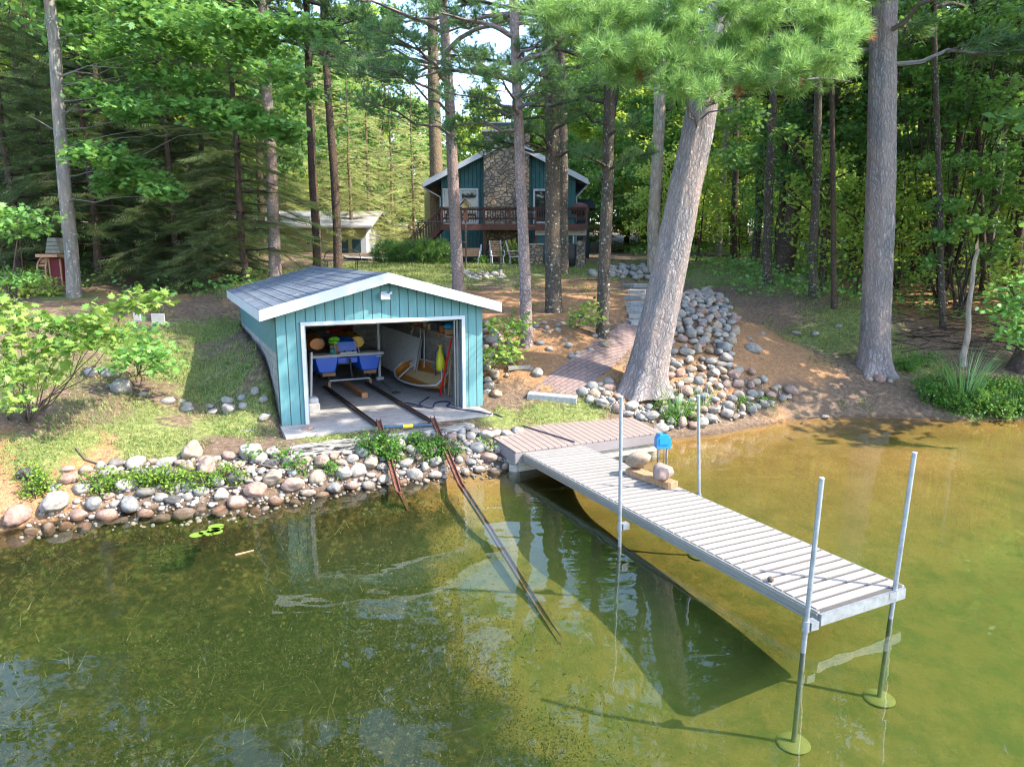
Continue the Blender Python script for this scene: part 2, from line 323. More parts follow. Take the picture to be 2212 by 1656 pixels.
# ================================================================ shared paints
def siding(name, c, axis='X', pitch=.2, grain=.12):
    """vertical grooves: object coordinate along the wall comes from UV-free generated attribute 'along'"""
    m = NM(name, .62, .3); a = m.n('Attribute', _attribute_name='along').outputs['Fac']
    fr = m.math('FRACT', m.math('DIVIDE', a, pitch)); gro = m.ramp(fr, [(.0, 0.), (.02, 0.), (.06, 1.), (.94, 1.), (.985, 0.)])
    k = m.noise(3, 6, .7, sc=(6, 6, .5)); base = m.ramp(k, [(.3, [x*(1-grain) for x in c]), (.7, [x*(1+grain) for x in c])])
    bd = m.n('TexWhiteNoise', _noise_dimensions='1D', W=m.math('FLOOR', m.math('DIVIDE', a, pitch))).outputs[0]
    base = m.mix(m.math('MULTIPLY', bd, .16), base, [x*.75 for x in c])
    z = m.n('SeparateXYZ', Vector=m.n('NewGeometry').outputs['Position']).outputs[2]; st = m.math('MULTIPLY', m.ramp(m.noise(5, 6, .75, sc=(3, 3, .35)), [(.5, 0.), (.75, .5)]), m.ramp(m.noise(1.2, 3), [(.4, .25), (.65, 1.)]))
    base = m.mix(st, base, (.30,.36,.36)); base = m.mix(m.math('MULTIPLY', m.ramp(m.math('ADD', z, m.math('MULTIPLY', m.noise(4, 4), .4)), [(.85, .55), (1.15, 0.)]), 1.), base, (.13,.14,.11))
    m.color(m.mix(gro, [x*.3 for x in c], base)); m.bump(m.math('ADD', m.math('MULTIPLY', gro, 1.), m.math('MULTIPLY', k, .12)), .012); return m.m
def along(o, org, d):
    at_ = o.data.attributes.new('along', 'FLOAT', 'POINT')
    for i, v in enumerate(o.data.vertices):
        wv = (o.parent.matrix_world if o.parent else Matrix()) @ v.co
        at_.data[i].value = (wv - Vector(org)).dot(Vector(d))
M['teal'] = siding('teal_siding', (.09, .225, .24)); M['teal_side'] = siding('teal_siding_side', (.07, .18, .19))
def worn_white(name, c):
    m = NM(name, .5, .3); k = m.noise(2.2, 6, .75); b = m.noise(18, 4, .7, sc=(1, 1, .3)); m.color(m.mix(m.math('MULTIPLY', m.ramp(k, [(.5, 0.), (.72, .6)]), m.ramp(b, [(.4, 0.), (.65, 1.)])), c, [x*.5 for x in c])); m.bump(b, .003); return m.m
M['white'] = worn_white('white_paint', (.43, .45, .49))
M['white_wood'] = plain('white_trim', (.44, .45, .48), .6, .1, 14)
M['steel'] = plain('galvanised_steel', (.27, .29, .32), .42, .3, 9, metal=.55, spec=.5)
M['alu'] = plain('brushed_aluminium', (.25, .25, .24), .45, .1, 7, metal=.5)
M['dark'] = plain('dark_metal', (.03, .03, .034), .5)
M['rust'] = plain('rusty_iron', (.13, .052, .035), .9, .6, 11, bump=.006)
M['rustdark'] = plain('dark_rusty_rail', (.055, .038, .030), .85, .5, 12, bump=.006)
def concrete(name='concrete', c=(.36, .34, .32)):
    m = NM(name, .9, .15); a = m.noise(2.2, 8, .72, sc=(1, 2.2, 1)); b = m.noise(14, 6, .7)
    m.color(m.ramp(m.math('ADD', m.math('MULTIPLY', a, .7), m.math('MULTIPLY', b, .3)), [(.3, [x*.45 for x in c]), (.48, [x*.9 for x in c]), (.7, [x*1.25 for x in c])])); m.bump(b, .01); return m.m
M['conc'] = concrete(c=(.30,.285,.27))
def blockwall():
    m = NM('concrete_block', .95, .1); a = m.n('Attribute', _attribute_name='along').outputs['Fac']; z = m.n('SeparateXYZ', Vector=m.n('NewGeometry').outputs['Position']).outputs[2]
    v = m.n('CombineXYZ', X=a, Y=z).outputs[0]
    b = m.n('TexBrick', Vector=v, Color1=(.33,.32,.30,1), Color2=(.24,.235,.225,1), Mortar=(.10,.10,.098,1), Scale=1., Mortar__Size=.009, Brick__Width=.4, Row__Height=.2)
    k = m.noise(5, 6, .7); m.color(m.mix(.5, b.outputs[0], m.ramp(k, [(.3, (.12,.11,.10)), (.7, (.44,.43,.41))]), 'MIX')); m.bump(b.outputs[1], -.01); return m.m
M['block'] = blockwall()
def shingles(name, c, vx=.3, vy=.14):
    m = NM(name, .95, .15); a = m.n('Attribute', _attribute_name='along').outputs['Fac']; b = m.n('Attribute', _attribute_name='down').outputs['Fac']
    v = m.n('CombineXYZ', X=a, Y=b).outputs[0]
    br = m.n('TexBrick', Vector=v, Color1=(*c,1), Color2=(*[x*1.5 for x in c],1), Mortar=(*[x*.25 for x in c],1), Scale=1., Mortar__Size=.007, Brick__Width=vx, Row__Height=vy, Bias=-.2)
    k = m.noise(3.5, 6, .75); sp = m.ramp(m.n('TexVoronoi', Vector=m.n('Mapping', Vector=v, Scale=(1.2, 3.2, 1)).outputs[0], Scale=1.7).outputs[0], [(.07, 1.), (.10, 0.)])
    cc = m.mix(m.ramp(k, [(.35, .5), (.7, 0.)]), br.outputs[0], [x*.55 for x in c]); cc = m.mix(m.math('MULTIPLY', sp, m.ramp(m.noise(6, 3), [(.45, 0.), (.55, .8)])), cc, (.45,.47,.42))
    m.color(cc); m.bump(br.outputs[1], -.02); return m.m
M['shingle'] = shingles('roof_shingles', (.105, .125, .155), .34, .24)
def downattr(o, org, d):
    at_ = o.data.attributes.new('down', 'FLOAT', 'POINT')
    for i, v in enumerate(o.data.vertices):
        wv = (o.parent.matrix_world if o.parent else Matrix()) @ v.co
        at_.data[i].value = (wv - Vector(org)).dot(Vector(d))
# ================================================================ boathouse
def boathouse():
    W, L, he, hr, ov, of = BH['W'], BH['L'], BH['he'], BH['hr'], BH['ov'], BH['ovf']; dl, dr, dh = BH['dl'], BH['dr'], BH['dh']; T = .12; sl = (hr-he)/(W/2)
    r = empty('boathouse', BO, byw, 'teal board boathouse with a grey shingle roof and a wide open doorway', 'boathouse'); bpy.context.view_layer.update()
    up = Vector((0,0,1))
    # front wall as one polygon with the doorway notched out
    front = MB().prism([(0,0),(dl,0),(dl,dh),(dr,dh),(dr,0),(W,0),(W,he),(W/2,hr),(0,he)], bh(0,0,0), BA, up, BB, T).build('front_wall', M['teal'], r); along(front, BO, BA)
    fh = 1.50   # height of the block foundation at the long walls
    for a in (0, W-.05):
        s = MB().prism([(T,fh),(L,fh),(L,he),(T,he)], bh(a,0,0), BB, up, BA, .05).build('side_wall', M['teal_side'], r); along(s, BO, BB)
        f = MB().prism([(T,-.3),(L,-.3),(L,fh-.002),(T,fh-.002)], bh(.02 if a == 0 else W-.22, 0, 0), BB, up, BA, .2).build('foundation', M['block'], r); along(f, BO, BB)
    bk = MB().prism([(.25,-.3),(W-.25,-.3),(W-.25,he-.02),(W/2,hr-.1),(.25,he-.02)], bh(0,L-.2,0), BA, up, BB, .2).build('back_wall', M['block'], r); along(bk, BO, BA)
    MB().prism([(-.05,-.95),(W-.1,-.80),(W-.2,L-.2),(.2,L-.2)], bh(0,0,-.18), BA, BB, up, .18).build('floor_slab', M['conc'], r)
    # roof: two slabs with eaves boards
    th = .1
    for s in (-1, 1):
        def q(t, b, h): # t: distance from ridge in plan
            return bh(W/2 + s*t, b, hr - sl*t + h)
        t1 = W/2 + ov; b0, b1 = -of, L+.1
        mb = MB(); pv = [q(0,b0,.03), q(t1,b0,.03), q(t1,b1,.03), q(0,b1,.03)]; mb.add(pv + [p+up*th for p in pv], [(0,1,2,3),(4,7,6,5),(0,4,5,1),(1,5,6,2),(2,6,7,3),(3,7,4,0)])
        # overlapping courses give the roof real steps
        n = 10
        for i in range(n):
            ta, tb = t1*i/n, t1*(i+1)/n + .012; wv = [q(ta,b0-.015,.032+th), q(tb,b0-.015,.046+th), q(tb,b1+.01,.046+th), q(ta,b1+.01,.032+th)]
            mb.add(wv + [q(tb,b0-.015,.033+th), q(tb,b1+.01,.033+th)], [(0,1,2,3),(1,4,5,2)])
        o = mb.build('roof', M['shingle'], r); along(o, BO, BB); downattr(o, BO + BA*(W/2), BA*s)
        mb = MB(); 
        for (b, tk) in ((b0-.03, .028), (b1, .028)):
            pv = [q(.0,b,-.08), q(t1+.02,b,-.08), q(t1+.02,b,.138), q(0,b,.138)]; mb.add(pv + [p+BB*tk for p in pv], [(0,1,2,3),(4,7,6,5),(0,4,5,1),(1,5,6,2),(2,6,7,3),(3,7,4,0)])
        pv = [q(t1,b0,-.08), q(t1+.022,b0,-.08), q(t1+.022,b1,-.08), q(t1,b1,-.08)]; mb.add(pv + [p+up*.215 for p in pv], [(0,1,2,3),(4,7,6,5),(0,4,5,1),(1,5,6,2),(2,6,7,3),(3,7,4,0)])
        pv = [q(W/2-.1,b0+.02,-.075), q(t1,b0+.02,-.075), q(t1,-.005,-.075), q(W/2-.1,-.005,-.075)]
        mb.build('fascia', M['white'], r)
        so_ = MB(); pv = [q(W/2+.0,b0+.002,-.02), q(t1-.002,b0+.002,-.02), q(t1-.002,b1-.002,-.02), q(W/2+.0,b1-.002,-.02)]; so_.add(pv+[p-up*.012 for p in pv], [(0,1,2,3),(4,7,6,5),(0,4,5,1),(1,5,6,2),(2,6,7,3),(3,7,4,0)]); so_.build('soffit', M['white_wood'], r)
    # door frame and tracks
    fw = .075
    f = MB()
    for a0, a1, h0, h1 in ((dl-fw, dl, -.02, dh+fw), (dr, dr+fw, -.02, dh+fw), (dl+.001, dr-.001, dh, dh+fw)):
        f.box(((a0+a1)/2, T/2-.028, (h0+h1)/2), (a1-a0, T+.06, h1-h0), M=Matrix.Translation(BO) @ Matrix.Rotation(byw, 4, 'Z'))
    f.build('door_frame', M['white'], r)
    def L2(mb, c, d): mb.box(c, d, M=Matrix.Translation(BO) @ Matrix.Rotation(byw, 4, 'Z'))
    for a_t, b_t, w_t in ((dr-.03, T+.06, .05), (dr-.085, T+.10, .03), (dl+.03, T+.06, .05)): t_ = MB(); L2(t_, (a_t, b_t, dh/2), (w_t, .035, dh)); t_.build('door_track', M['alu'], r)
    d_ = MB(); L2(d_, ((dl+dr)/2, T+.95, dh+.04), (dr-dl-.1, 1.7, .04)); L2(d_, ((dl+dr)/2, T+.10, dh-.01), (dr-dl-.1, .04, .07)); d_.build('overhead_door', M['white_wood'], r)
    # rafters
    j = MB()
    for k in range(9): L2(j, (W/2, .5+k*.85, he-.06), (W-.3, .045, .13))
    j.build('ceiling_joist', plain('raw_timber', (.17,.11,.06), .8), r)
    # security lamp
    lb = MB(); L2(lb, (W/2-.02, -.03, hr-.33), (.14, .06, .11)); lamp = lb.build('floodlight', M['white'], r)
    h2 = MB(); L2(h2, (W/2-.03, -.13, hr-.37), (.2, .13, .12)); h2.build('lamp_head', M['white'], r)
    e2 = MB(); L2(e2, (W/2+.1, -.10, hr-.3), (.05, .1, .05)); e2.build('sensor', M['white'], r)
    sh = MB(); 
    return r
boathouse()
# ================================================================ foliage tools
def frames(d, spin=None):
    d = d/np.linalg.norm(d, axis=1, keepdims=True); r = np.tile([0., 0, 1], (len(d), 1)); r[np.abs(d[:,2]) > .95] = [1, 0, 0]
    x = np.cross(r, d); x /= np.linalg.norm(x, axis=1, keepdims=True); y = np.cross(d, x)
    if spin is None: spin = rng.random(len(d))*2*np.pi
    c, s = np.cos(spin)[:,None], np.sin(spin)[:,None]
    return np.stack([x*c+y*s, y*c-x*s, d], 2)       # columns: local x, y, z
def inst(pv, pf, pos, R3, sca):
    n, m = len(pv), len(pos); v = np.einsum('mij,nj->mni', R3, pv)*np.asarray(sca)[:,None,None] + pos[:,None,:]
    return v.reshape(-1, 3), (pf[None] + (np.arange(m)*n)[:,None,None]).reshape(-1, pf.shape[1])
def join(parts):
    V, F, o = [], [], 0
    for v, f in parts:
        if len(v): V.append(v); F.append(f+o); o += len(v)
    return np.concatenate(V), np.concatenate(F)
def unit(n): v = rng.normal(size=(n, 3)); return v/np.linalg.norm(v, axis=1, keepdims=True)
def tuft(K, L, wd, spread=1.0, back=.25):
    """a pine shoot: K needle blades fanning from a short twig along +z"""
    v, f = [], []
    for i in range(K):
        a = rng.random()*2*np.pi; th = (.15 + spread*rng.random())*1.0; d = np.array([np.sin(th)*np.cos(a), np.sin(th)*np.sin(a), np.cos(th)])
        o = np.array([0, 0, (rng.random()-back)*L*.8]); l = L*(.75+.4*rng.random()); s = np.cross(d, unit(1)[0]); s /= np.linalg.norm(s)
        n = len(v); v += [o - s*wd/2, o + s*wd/2, o + d*l]; f.append([n, n+1, n+2])
    return np.array(v), np.array(f)
LOBE = np.array([(0,-.1),(.06,.08),(.26,.02),(.17,.2),(.42,.32),(.2,.38),(.30,.62),(.12,.58),(0,.92),(-.12,.58),(-.30,.62),(-.2,.38),(-.42,.32),(-.17,.2),(-.26,.02),(-.06,.08)])
def leaf_lobed():
    v = np.array([(x, y, -.16*abs(x)*1.5 - .10*y*y) for x, y in LOBE]); return v, np.arange(len(v))[None]
def leaf_quad(): return np.array([(0,0,0),(.34,.45,.06),(0,1,-.08),(-.34,.45,.06)], float), np.array([[0,1,2,3]])
def leaf_tri2(): return np.array([(0,0,0),(.3,.4,.05),(0,1,0),(-.3,.4,.05)], float), np.array([[0,1,2,3]])
def leaves(cent, size, kind='quad', flat=.55, jit=.3):
    """leaves lie round the horizontal, blades pointing anywhere"""
    n = len(cent); nrm = unit(n)*jit*1.6 + np.array([0, 0, 1.])*flat + rng.normal(size=(n, 3))*.18
    R3 = frames(nrm); s = size*(.7+.6*rng.random(n)); pv, pf = leaf_lobed() if kind == 'lobed' else leaf_quad(); return inst(pv, pf, cent, R3, s)
def spray(c, r, nt, per=8, sub=.28, drop=.1):
    """leaf positions: nt twigs through an ellipsoid, leaves round each twig; crowded toward the shell"""
    u = unit(nt)*(rng.random((nt, 1))**.45); t = np.array(c) + u*np.array(r); n = nt*per
    p = np.repeat(t, per, 0) + rng.normal(size=(n, 3))*np.array([sub, sub, sub*.45]); p[:,2] -= drop*rng.random(n); return p
# ---------------------------------------------------------------- leaf materials
M['pine_lit'] = leafmat('sunlit_white_pine_needles', (.06,.18,.06), (.36,.55,.16), .42, 2.4)  # sunlight on the overhanging boughs is put into this needle colour
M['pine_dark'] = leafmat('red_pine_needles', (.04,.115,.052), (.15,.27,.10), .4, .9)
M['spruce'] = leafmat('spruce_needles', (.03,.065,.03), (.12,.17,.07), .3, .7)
M['spruce_sunlit'] = leafmat('sunlit_spruce_needles', (.38,.44,.15), (.72,.72,.33), .45, .5)  # brighter spruce copy: full sun painted into the needle colour
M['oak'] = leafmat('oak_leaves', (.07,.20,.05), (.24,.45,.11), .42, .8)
M['oak_sunlit'] = leafmat('sunlit_hardwood_leaves', (.17,.32,.05), (.55,.62,.11), .5, .5)  # sun on the back wood is carried by the leaf colour
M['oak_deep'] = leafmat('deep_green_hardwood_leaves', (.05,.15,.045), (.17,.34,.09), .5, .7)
M['sapling'] = leafmat('oak_sapling_leaves', (.08,.20,.03), (.32,.42,.09), .35, 1.6)
M['herb'] = leafmat('shore_herb_leaves', (.06,.17,.02), (.26,.38,.05), .4, 3.)
M['herb_green'] = leafmat('green_herb_leaves', (.035,.14,.02), (.13,.28,.04), .4, 3.)
M['reed'] = leafmat('reed_blades', (.09,.22,.07), (.24,.42,.12), .25, 2.)
M['dead'] = plain('dead_needles', (.30,.11,.04), .9, .4, 9)
M['b_grey'] = bark('grey_furrowed_bark', (.33,.31,.32), (.10,.088,.088), 17, 3.4, .25, depth=.03)
M['b_pine'] = bark('pine_bark', (.25,.20,.19), (.045,.032,.03), 15, 7, .1)
M['b_red'] = bark('reddish_pine_bark', (.34,.29,.29), (.10,.065,.06), 17, 7, .15)
M['b_lichen'] = bark('lichened_bark', (.13,.115,.10), (.03,.026,.022), 16, 6, .85)
M['b_oak'] = bark('smooth_grey_oak_bark', (.27,.26,.24), (.10,.09,.085), 10, 1.5, .75, depth=.008)
M['b_dark'] = bark('dark_bark', (.12,.09,.075), (.025,.02,.018), 14, 6, .2)
M['b_sun'] = bark('sunlit_tan_bark', (.27,.22,.15), (.06,.05,.035), 14, 6, .3)  # warm sunlight on the trunk is part of this bark colour
M['b_white'] = bark('pale_dead_bark', (.45,.41,.36), (.16,.13,.11), 8, 2, .5, depth=.006)
M['twig'] = plain('twig_bark', (.10,.075,.06), .9, .35, 20)
# ---------------------------------------------------------------- trunk
def trunk_geo(path, rad, n=14, flare=0, wob=.03, seed=0, step=.35):
    """returns verts, quads, uv for one tapering trunk; uv in metres"""
    r_ = np.random.default_rng(seed); P = np.array([list(p) for p in path], float); seg = np.r_[0, np.cumsum(np.linalg.norm(np.diff(P, axis=0), axis=1))]
    S = np.arange(0, seg[-1], step); 
    if flare: S = np.r_[np.arange(0, 1.6, .08), S[S > 1.6]]
    S = np.r_[S, seg[-1]]; C = np.stack([np.interp(S, seg, P[:,i]) for i in range(3)], 1); rr = np.interp(S, seg, rad)
    C[:,0] += np.interp(S, np.linspace(0, seg[-1], 9), r_.normal(size=9)*wob); C[:,1] += np.interp(S, np.linspace(0, seg[-1], 9), r_.normal(size=9)*wob); C[0] = P[0]
    th = np.linspace(np.pi/2, np.pi/2 + 2*np.pi, n+1); ph = r_.random(3)*6.28
    lob = np.cos(5*th+ph[0])*.5 + np.cos(3*th+ph[1])*.35 + np.cos(8*th+ph[2])*.25
    q = np.exp(-S/.38)*flare; rad2 = rr[:,None]*(1 + q[:,None]*(1+.75*lob[None]) + .03*np.cos(7*th+ph[1])[None]*(1+0*S[:,None])) + r_.normal(size=(len(S), n+1))*rr[:,None]*.018
    rad2[:,-1] = rad2[:,0]
    V = C[:,None,:] + np.stack([np.cos(th)[None]*rad2, np.sin(th)[None]*rad2, np.zeros_like(rad2)], 2)
    i = np.arange(len(S)*(n+1)).reshape(len(S), n+1); F = np.stack([i[:-1,:-1].ravel(), i[:-1,1:].ravel(), i[1:,1:].ravel(), i[1:,:-1].ravel()], 1)
    r0 = float(np.mean(rad)); UV = np.stack([np.tile((th-th[0])*r0, (len(S), 1)), np.repeat(S[:,None], n+1, 1)], 2)
    return V.reshape(-1, 3), F, UV.reshape(-1, 2)
def trunk_obj(name, geos, mat, parent):
    V, F, U, o = [], [], [], 0
    for v, f, u in geos: V.append(v); F.append(f+o); U.append(u); o += len(v)
    V, F, U = np.concatenate(V), np.concatenate(F), np.concatenate(U)
    ob = npmesh(name, V, F, mat, parent, True); uv = ob.data.uv_layers.new(name='UVMap'); uv.data.foreach_set('uv', U[F.ravel()].astype(np.float32).ravel()); return ob
def limb(p, d, L, r, droop=0, n=6, k=6, lift=0):
    p = np.array(p, float); d = np.array(d, float); d /= np.linalg.norm(d); T = np.linspace(0, 1, k); w_ = rng.normal(size=(k, 3))*L*.02; w_[0] = 0
    pts = p + np.outer(T*L, d) + w_; pts[:,2] += (lift*T - droop*T*T)*L
    return pts, trunk_geo_simple(pts, r*(1-.8*T), n)
def trunk_geo_simple(pts, rad, n=6):
    k = len(pts); dd = np.gradient(pts, axis=0); R3 = frames(dd, np.zeros(k)); th = np.linspace(0, 2*np.pi, n+1)
    V = pts[:,None,:] + (R3[:,:,0][:,None,:]*np.cos(th)[None,:,None] + R3[:,:,1][:,None,:]*np.sin(th)[None,:,None])*np.asarray(rad)[:,None,None]
    i = np.arange(k*(n+1)).reshape(k, n+1); F = np.stack([i[:-1,:-1].ravel(), i[:-1,1:].ravel(), i[1:,1:].ravel(), i[1:,:-1].ravel()], 1)
    U = np.stack([np.tile(th*.05, (k, 1)), np.repeat(np.linspace(0, 1, k)[:,None], n+1, 1)], 2); return V.reshape(-1, 3), F, U.reshape(-1, 2)
TUF = {'near': tuft(26, .17, .011, 1.1), 'mid': tuft(26, .17, .012, 1.2), 'far': tuft(14, .24, .03, 1.25)}
def pine_limb(p, d, L, r, tk='mid', dens=1., droop=.12, lift=.1, width=.42, bare=.3, size=1.):
    """a pine limb with side twigs that carry needle tufts in flat plates; returns limb geos and tuft geometry"""
    pts, g0 = limb(p, d, L, r, droop, lift=lift); geos = [g0]; d = np.array(d, float); d /= np.linalg.norm(d); s = np.cross([0, 0, 1], d); s /= np.linalg.norm(s)
    nt = max(4, int(L*dens*5)); T = bare + (1-bare)*rng.random(nt)**.8; base_ = np.stack([np.interp(T, np.linspace(0, 1, len(pts)), pts[:,i]) for i in range(3)], 1)
    side = rng.choice([-1, 1], nt); sl_ = L*width*(1.15-T)*(.5+.6*rng.random(nt))
    tip = base_ + s*(side*sl_)[:,None] + d*(sl_*.75)[:,None]; tip[:,2] += sl_*.12 + rng.normal(size=nt)*.1
    for a, b in list(zip(base_, tip))[::2]: geos.append(trunk_geo_simple(np.array([a, (a+b)/2 + [0, 0, .02], b]), [r*.22, r*.16, .006], 3))
    k = 5; q = np.repeat(tip, k, 0)*0; u = rng.random((nt*k, 1)); q = np.repeat(base_, k, 0)*(1-u) + np.repeat(tip, k, 0)*u + rng.normal(size=(nt*k, 3))*[.1, .1, .06]
    q = q[(u[:,0] > .3)]; dr = (np.repeat(tip-base_, k, 0)[(u[:,0] > .3)]) + rng.normal(size=(len(q), 3))*.22 + [0, 0, .22]
    pv, pf = TUF[tk]; return geos, inst(pv, pf, q, frames(dr), size*(.75+.5*rng.random(len(q))))
def clump_tufts(c, r, n, tk='near', up=.35, size=1.):
    u = unit(n)*(rng.random((n, 1))**.35); q = np.array(c) + u*np.array(r); dr = u*[1, 1, .7] + [0, 0, up] + rng.normal(size=(n, 3))*.3
    pv, pf = TUF[tk]; return inst(pv, pf, q, frames(dr), size*(.75+.5*rng.random(n)))
def spruce_geo(H, rb, z0=.3, dens=1., hang=.35):
    """spruce: whorls of drooping limbs with hanging combs of fine twigs"""
    pv, pf = [], []
    for i in range(15):                       # comb proto along +z
        t = i/14; sd = -1 if i % 2 else 1; o = np.array([0, 0, t*.9]); tp = o + [sd*(.30*(1-.6*t)), rng.normal()*.05-.05, .16]; n = len(pv)
        pv += [o+[0, 0, -.014], o+[0, .012, .014], tp]; pf.append([n, n+1, n+2])
    pv, pf = np.array(pv), np.array(pf); geos = []; Q, D, S = [], [], []; z = z0
    while z < H*.97:
        fr_ = (z-z0)/(H-z0); L = rb*(1-fr_)**.8*(.75+.4*rng.random()) + .15; k = rng.integers(5, 8)
        for j in range(k):
            a = rng.random()*6.283; dd = np.array([np.cos(a), np.sin(a), 0]); Lb = L*(.7+.5*rng.random())
            pts, g_ = limb((0, 0, z), dd, Lb, .018+.012*Lb*.5, hang, 4, 5, lift=.12); 
            if Lb > .8: geos.append(g_)
            ns = max(3, int(Lb*6*dens)); T = .15+.85*rng.random(ns); b = np.stack([np.interp(T, np.linspace(0, 1, 5), pts[:,i]) for i in range(3)], 1)
            sd = np.cross([0, 0, 1], dd); D.append(dd + sd*(rng.choice([-1, 1], ns)*(.3+.8*rng.random(ns)))[:,None] + [0, 0, -.25] + rng.normal(size=(ns, 3))*.12)
            Q.append(b); S.append((.35+.5*rng.random(ns))*min(1, .5+Lb*.3))
        z += .28 + .25*rng.random()
    Q, D, S = np.concatenate(Q), np.concatenate(D), np.concatenate(S); R3 = frames(D, np.zeros(len(D)) + rng.normal(size=len(D))*.4)
    return geos, inst(pv, pf, Q, R3, S)
# ---------------------------------------------------------------- prototype trees of the wood (their own base at the origin)
def mk_tree(name, trunkg, tmat, crowng, cmat, crown='crown'):
    e = empty(name, (0, 0, 0)); trunk_obj('trunk', trunkg, tmat, e)
    if crowng is not None: npmesh(crown, crowng[0], crowng[1], cmat, e)
    return e
def hardwood(H, r, rb, z0, nleaf, size, cmat, tmat, lean=0, seed=1, kind='quad'):
    path = [(0,0,-.3),(lean*.3,0,H*.3),(lean*.8,.1,H*.65),(lean,0,H)]; geos = [trunk_geo(path, [r*1.15, r, r*.6, .03], 9, .35, .08, seed, .8)]; C = []
    nb = int(rb*7)
    for i in range(nb):
        z = z0 + (H*.95-z0)*((i+.5)/nb); a = i*2.4 + rng.random(); fr_ = (z-z0)/(H-z0); L = rb*(1-.75*fr_**1.6)*(.6+.5*rng.random()); x0 = lean*z/H
        pts, g_ = limb((x0, 0, z-.3), (np.cos(a), np.sin(a), .35+.3*rng.random()), L, r*.3*(1-.5*fr_), .15, 4, 4); geos.append(g_)
        for q in range(2): c = pts[-1-q]*1.; C.append(spray(c, (L*.42, L*.42, L*.22+.15), max(3, int(nleaf/nb/2/7)), 7, .3))
    return mk_tree('hardwood_tree', geos, tmat, leaves(np.concatenate(C), size, kind), cmat)
def pine(H, r, rb, z0, tmat, cmat, tk='far', seed=1, nl=46, lean=0, dens=1., size=1.35):
    path = [(0,0,-.3),(lean*.5,0,H*.5),(lean,0,H)]; geos = [trunk_geo(path, [r*1.1, r*.8, .04], 10, .25, .05, seed, .8)]; T = []
    for i in range(nl):
        z = z0 + (H*.98-z0)*((i+rng.random())/nl); a = i*2.4; fr_ = (z-z0)/(H-z0); L = rb*(1-.7*fr_**1.5)*(.55+.6*rng.random())
        g_, t_ = pine_limb((lean*z/H, 0, z), (np.cos(a), np.sin(a), .12), L, .035+.02*L*.4, tk, dens, size=size); geos += g_; T.append(t_)
    return mk_tree('pine_tree', geos, tmat, join(T), cmat)
def spruce(H, r, rb, z0, cmat, tmat, dens=1., seed=1, hang=.35):
    geos, t_ = spruce_geo(H, rb, z0, dens, hang); geos.append(trunk_geo([(0,0,-.3),(0,0,H)], [r, .02], 8, .2, .03, seed, 1.)); return mk_tree('spruce_tree', geos, tmat, t_, cmat)
def place(root, x, y, rz, s, label, cat='tree', group=None, z=None, copy=True):
    o = copy_tree(root) if copy else root
    o.location = (x, y, gz(x, y) if z is None else z); o.rotation_euler = (0, 0, rz); o.scale = (s, s, s*1.0); tag(o, label, cat, group); return o
# ================================================================ wood: prototypes then copies
FB = [hardwood(19, .2, 4.6, 1.6, 9000, .40, M['oak_sunlit'], M['b_dark'], .5, 15), hardwood(16, .2, 4.2, 1.0, 9000, .38, M['oak'], M['b_dark'], -.4, 16)]
HW = [hardwood(21, .2, 4.2, 5, 8500, .33, M['oak_sunlit'], M['b_dark'], 1.0, 11), hardwood(19, .17, 3.8, 3.4, 8500, .32, M['oak_deep'], M['b_dark'], -.6, 12),
      hardwood(23, .22, 4.6, 5, 8500, .34, M['oak_sunlit'], M['b_oak'], .4, 13), hardwood(20, .15, 3.5, 2, 8500, .30, M['oak'], M['b_dark'], .8, 14)]
PN = [pine(24, .2, 3.6, 8, M['b_lichen'], M['pine_dark'], 'far', 21), pine(22, .17, 3.0, 6, M['b_dark'], M['pine_dark'], 'far', 22)]
SP = [spruce(15, .16, 3.0, .8, M['spruce'], M['b_dark'], 2.3, 31), spruce(12, .13, 2.6, .4, M['spruce'], M['b_dark'], 2.4, 32, .42)]
SL = [spruce(12, .14, 2.6, .8, M['spruce_sunlit'], M['b_sun'], 1.2, 33), spruce(14, .14, 2.4, 1.0, M['spruce_sunlit'], M['b_sun'], 1.2, 34)]
UN = [hardwood(5.5, .04, 1.7, 1.2, 1500, .17, M['oak_sunlit'], M['b_dark'], .3, 41), hardwood(7.5, .05, 2.0, 1.5, 1900, .18, M['oak'], M['b_dark'], -.3, 42)]
LB = {'hw': ('tall leafy tree standing in the wood behind the house', 'leafy trees of the background wood'),
      'pn': ('tall thin pine standing in the wood behind the house', 'pines of the background wood'),
      'un': ('thin understory tree with small leaves in the shaded wood', 'understory trees in the wood')}
GR = {'r': ('slender leafy tree in the wood up the right bank', 'leafy trees on the right bank'), 'rp': ('slender pine in the wood up the right bank', 'pines on the right bank')}
used = {}
def put(protos, x, y, lab, s=None):
    i = random.randrange(len(protos)); k = (id(protos), i); first = k not in used; used[k] = 1; 
    place(protos[i], x, y, random.random()*6.28, s or random.uniform(.85, 1.15), lab[0], 'tree', lab[1], copy=not first)
pts_ = []
def free(x, y, d):
    for a, b in pts_:
        if (a-x)**2 + (b-y)**2 < d*d: return False
    pts_.append((x, y)); return True
def zone(n, x0, x1, y0, y1, d, fn, ok=lambda x, y: True):
    c = 0
    for _ in range(n*30):
        if c >= n: break
        x, y = random.uniform(x0, x1), random.uniform(y0, y1)
        if abs(x) > y*.86+2 or not ok(x, y): continue
        if free(x, y, d): fn(x, y); c += 1
def clear(x, y):      # open lawn, house, garage and the two patches of sky
    if -7.5 < x < 9 and y < 46: return False
    if -22 < x < -3 and y < 56 and x > -y*.33: return False
    if -10 < x/y*60 < 3.4 and y > 44: return False
    return True
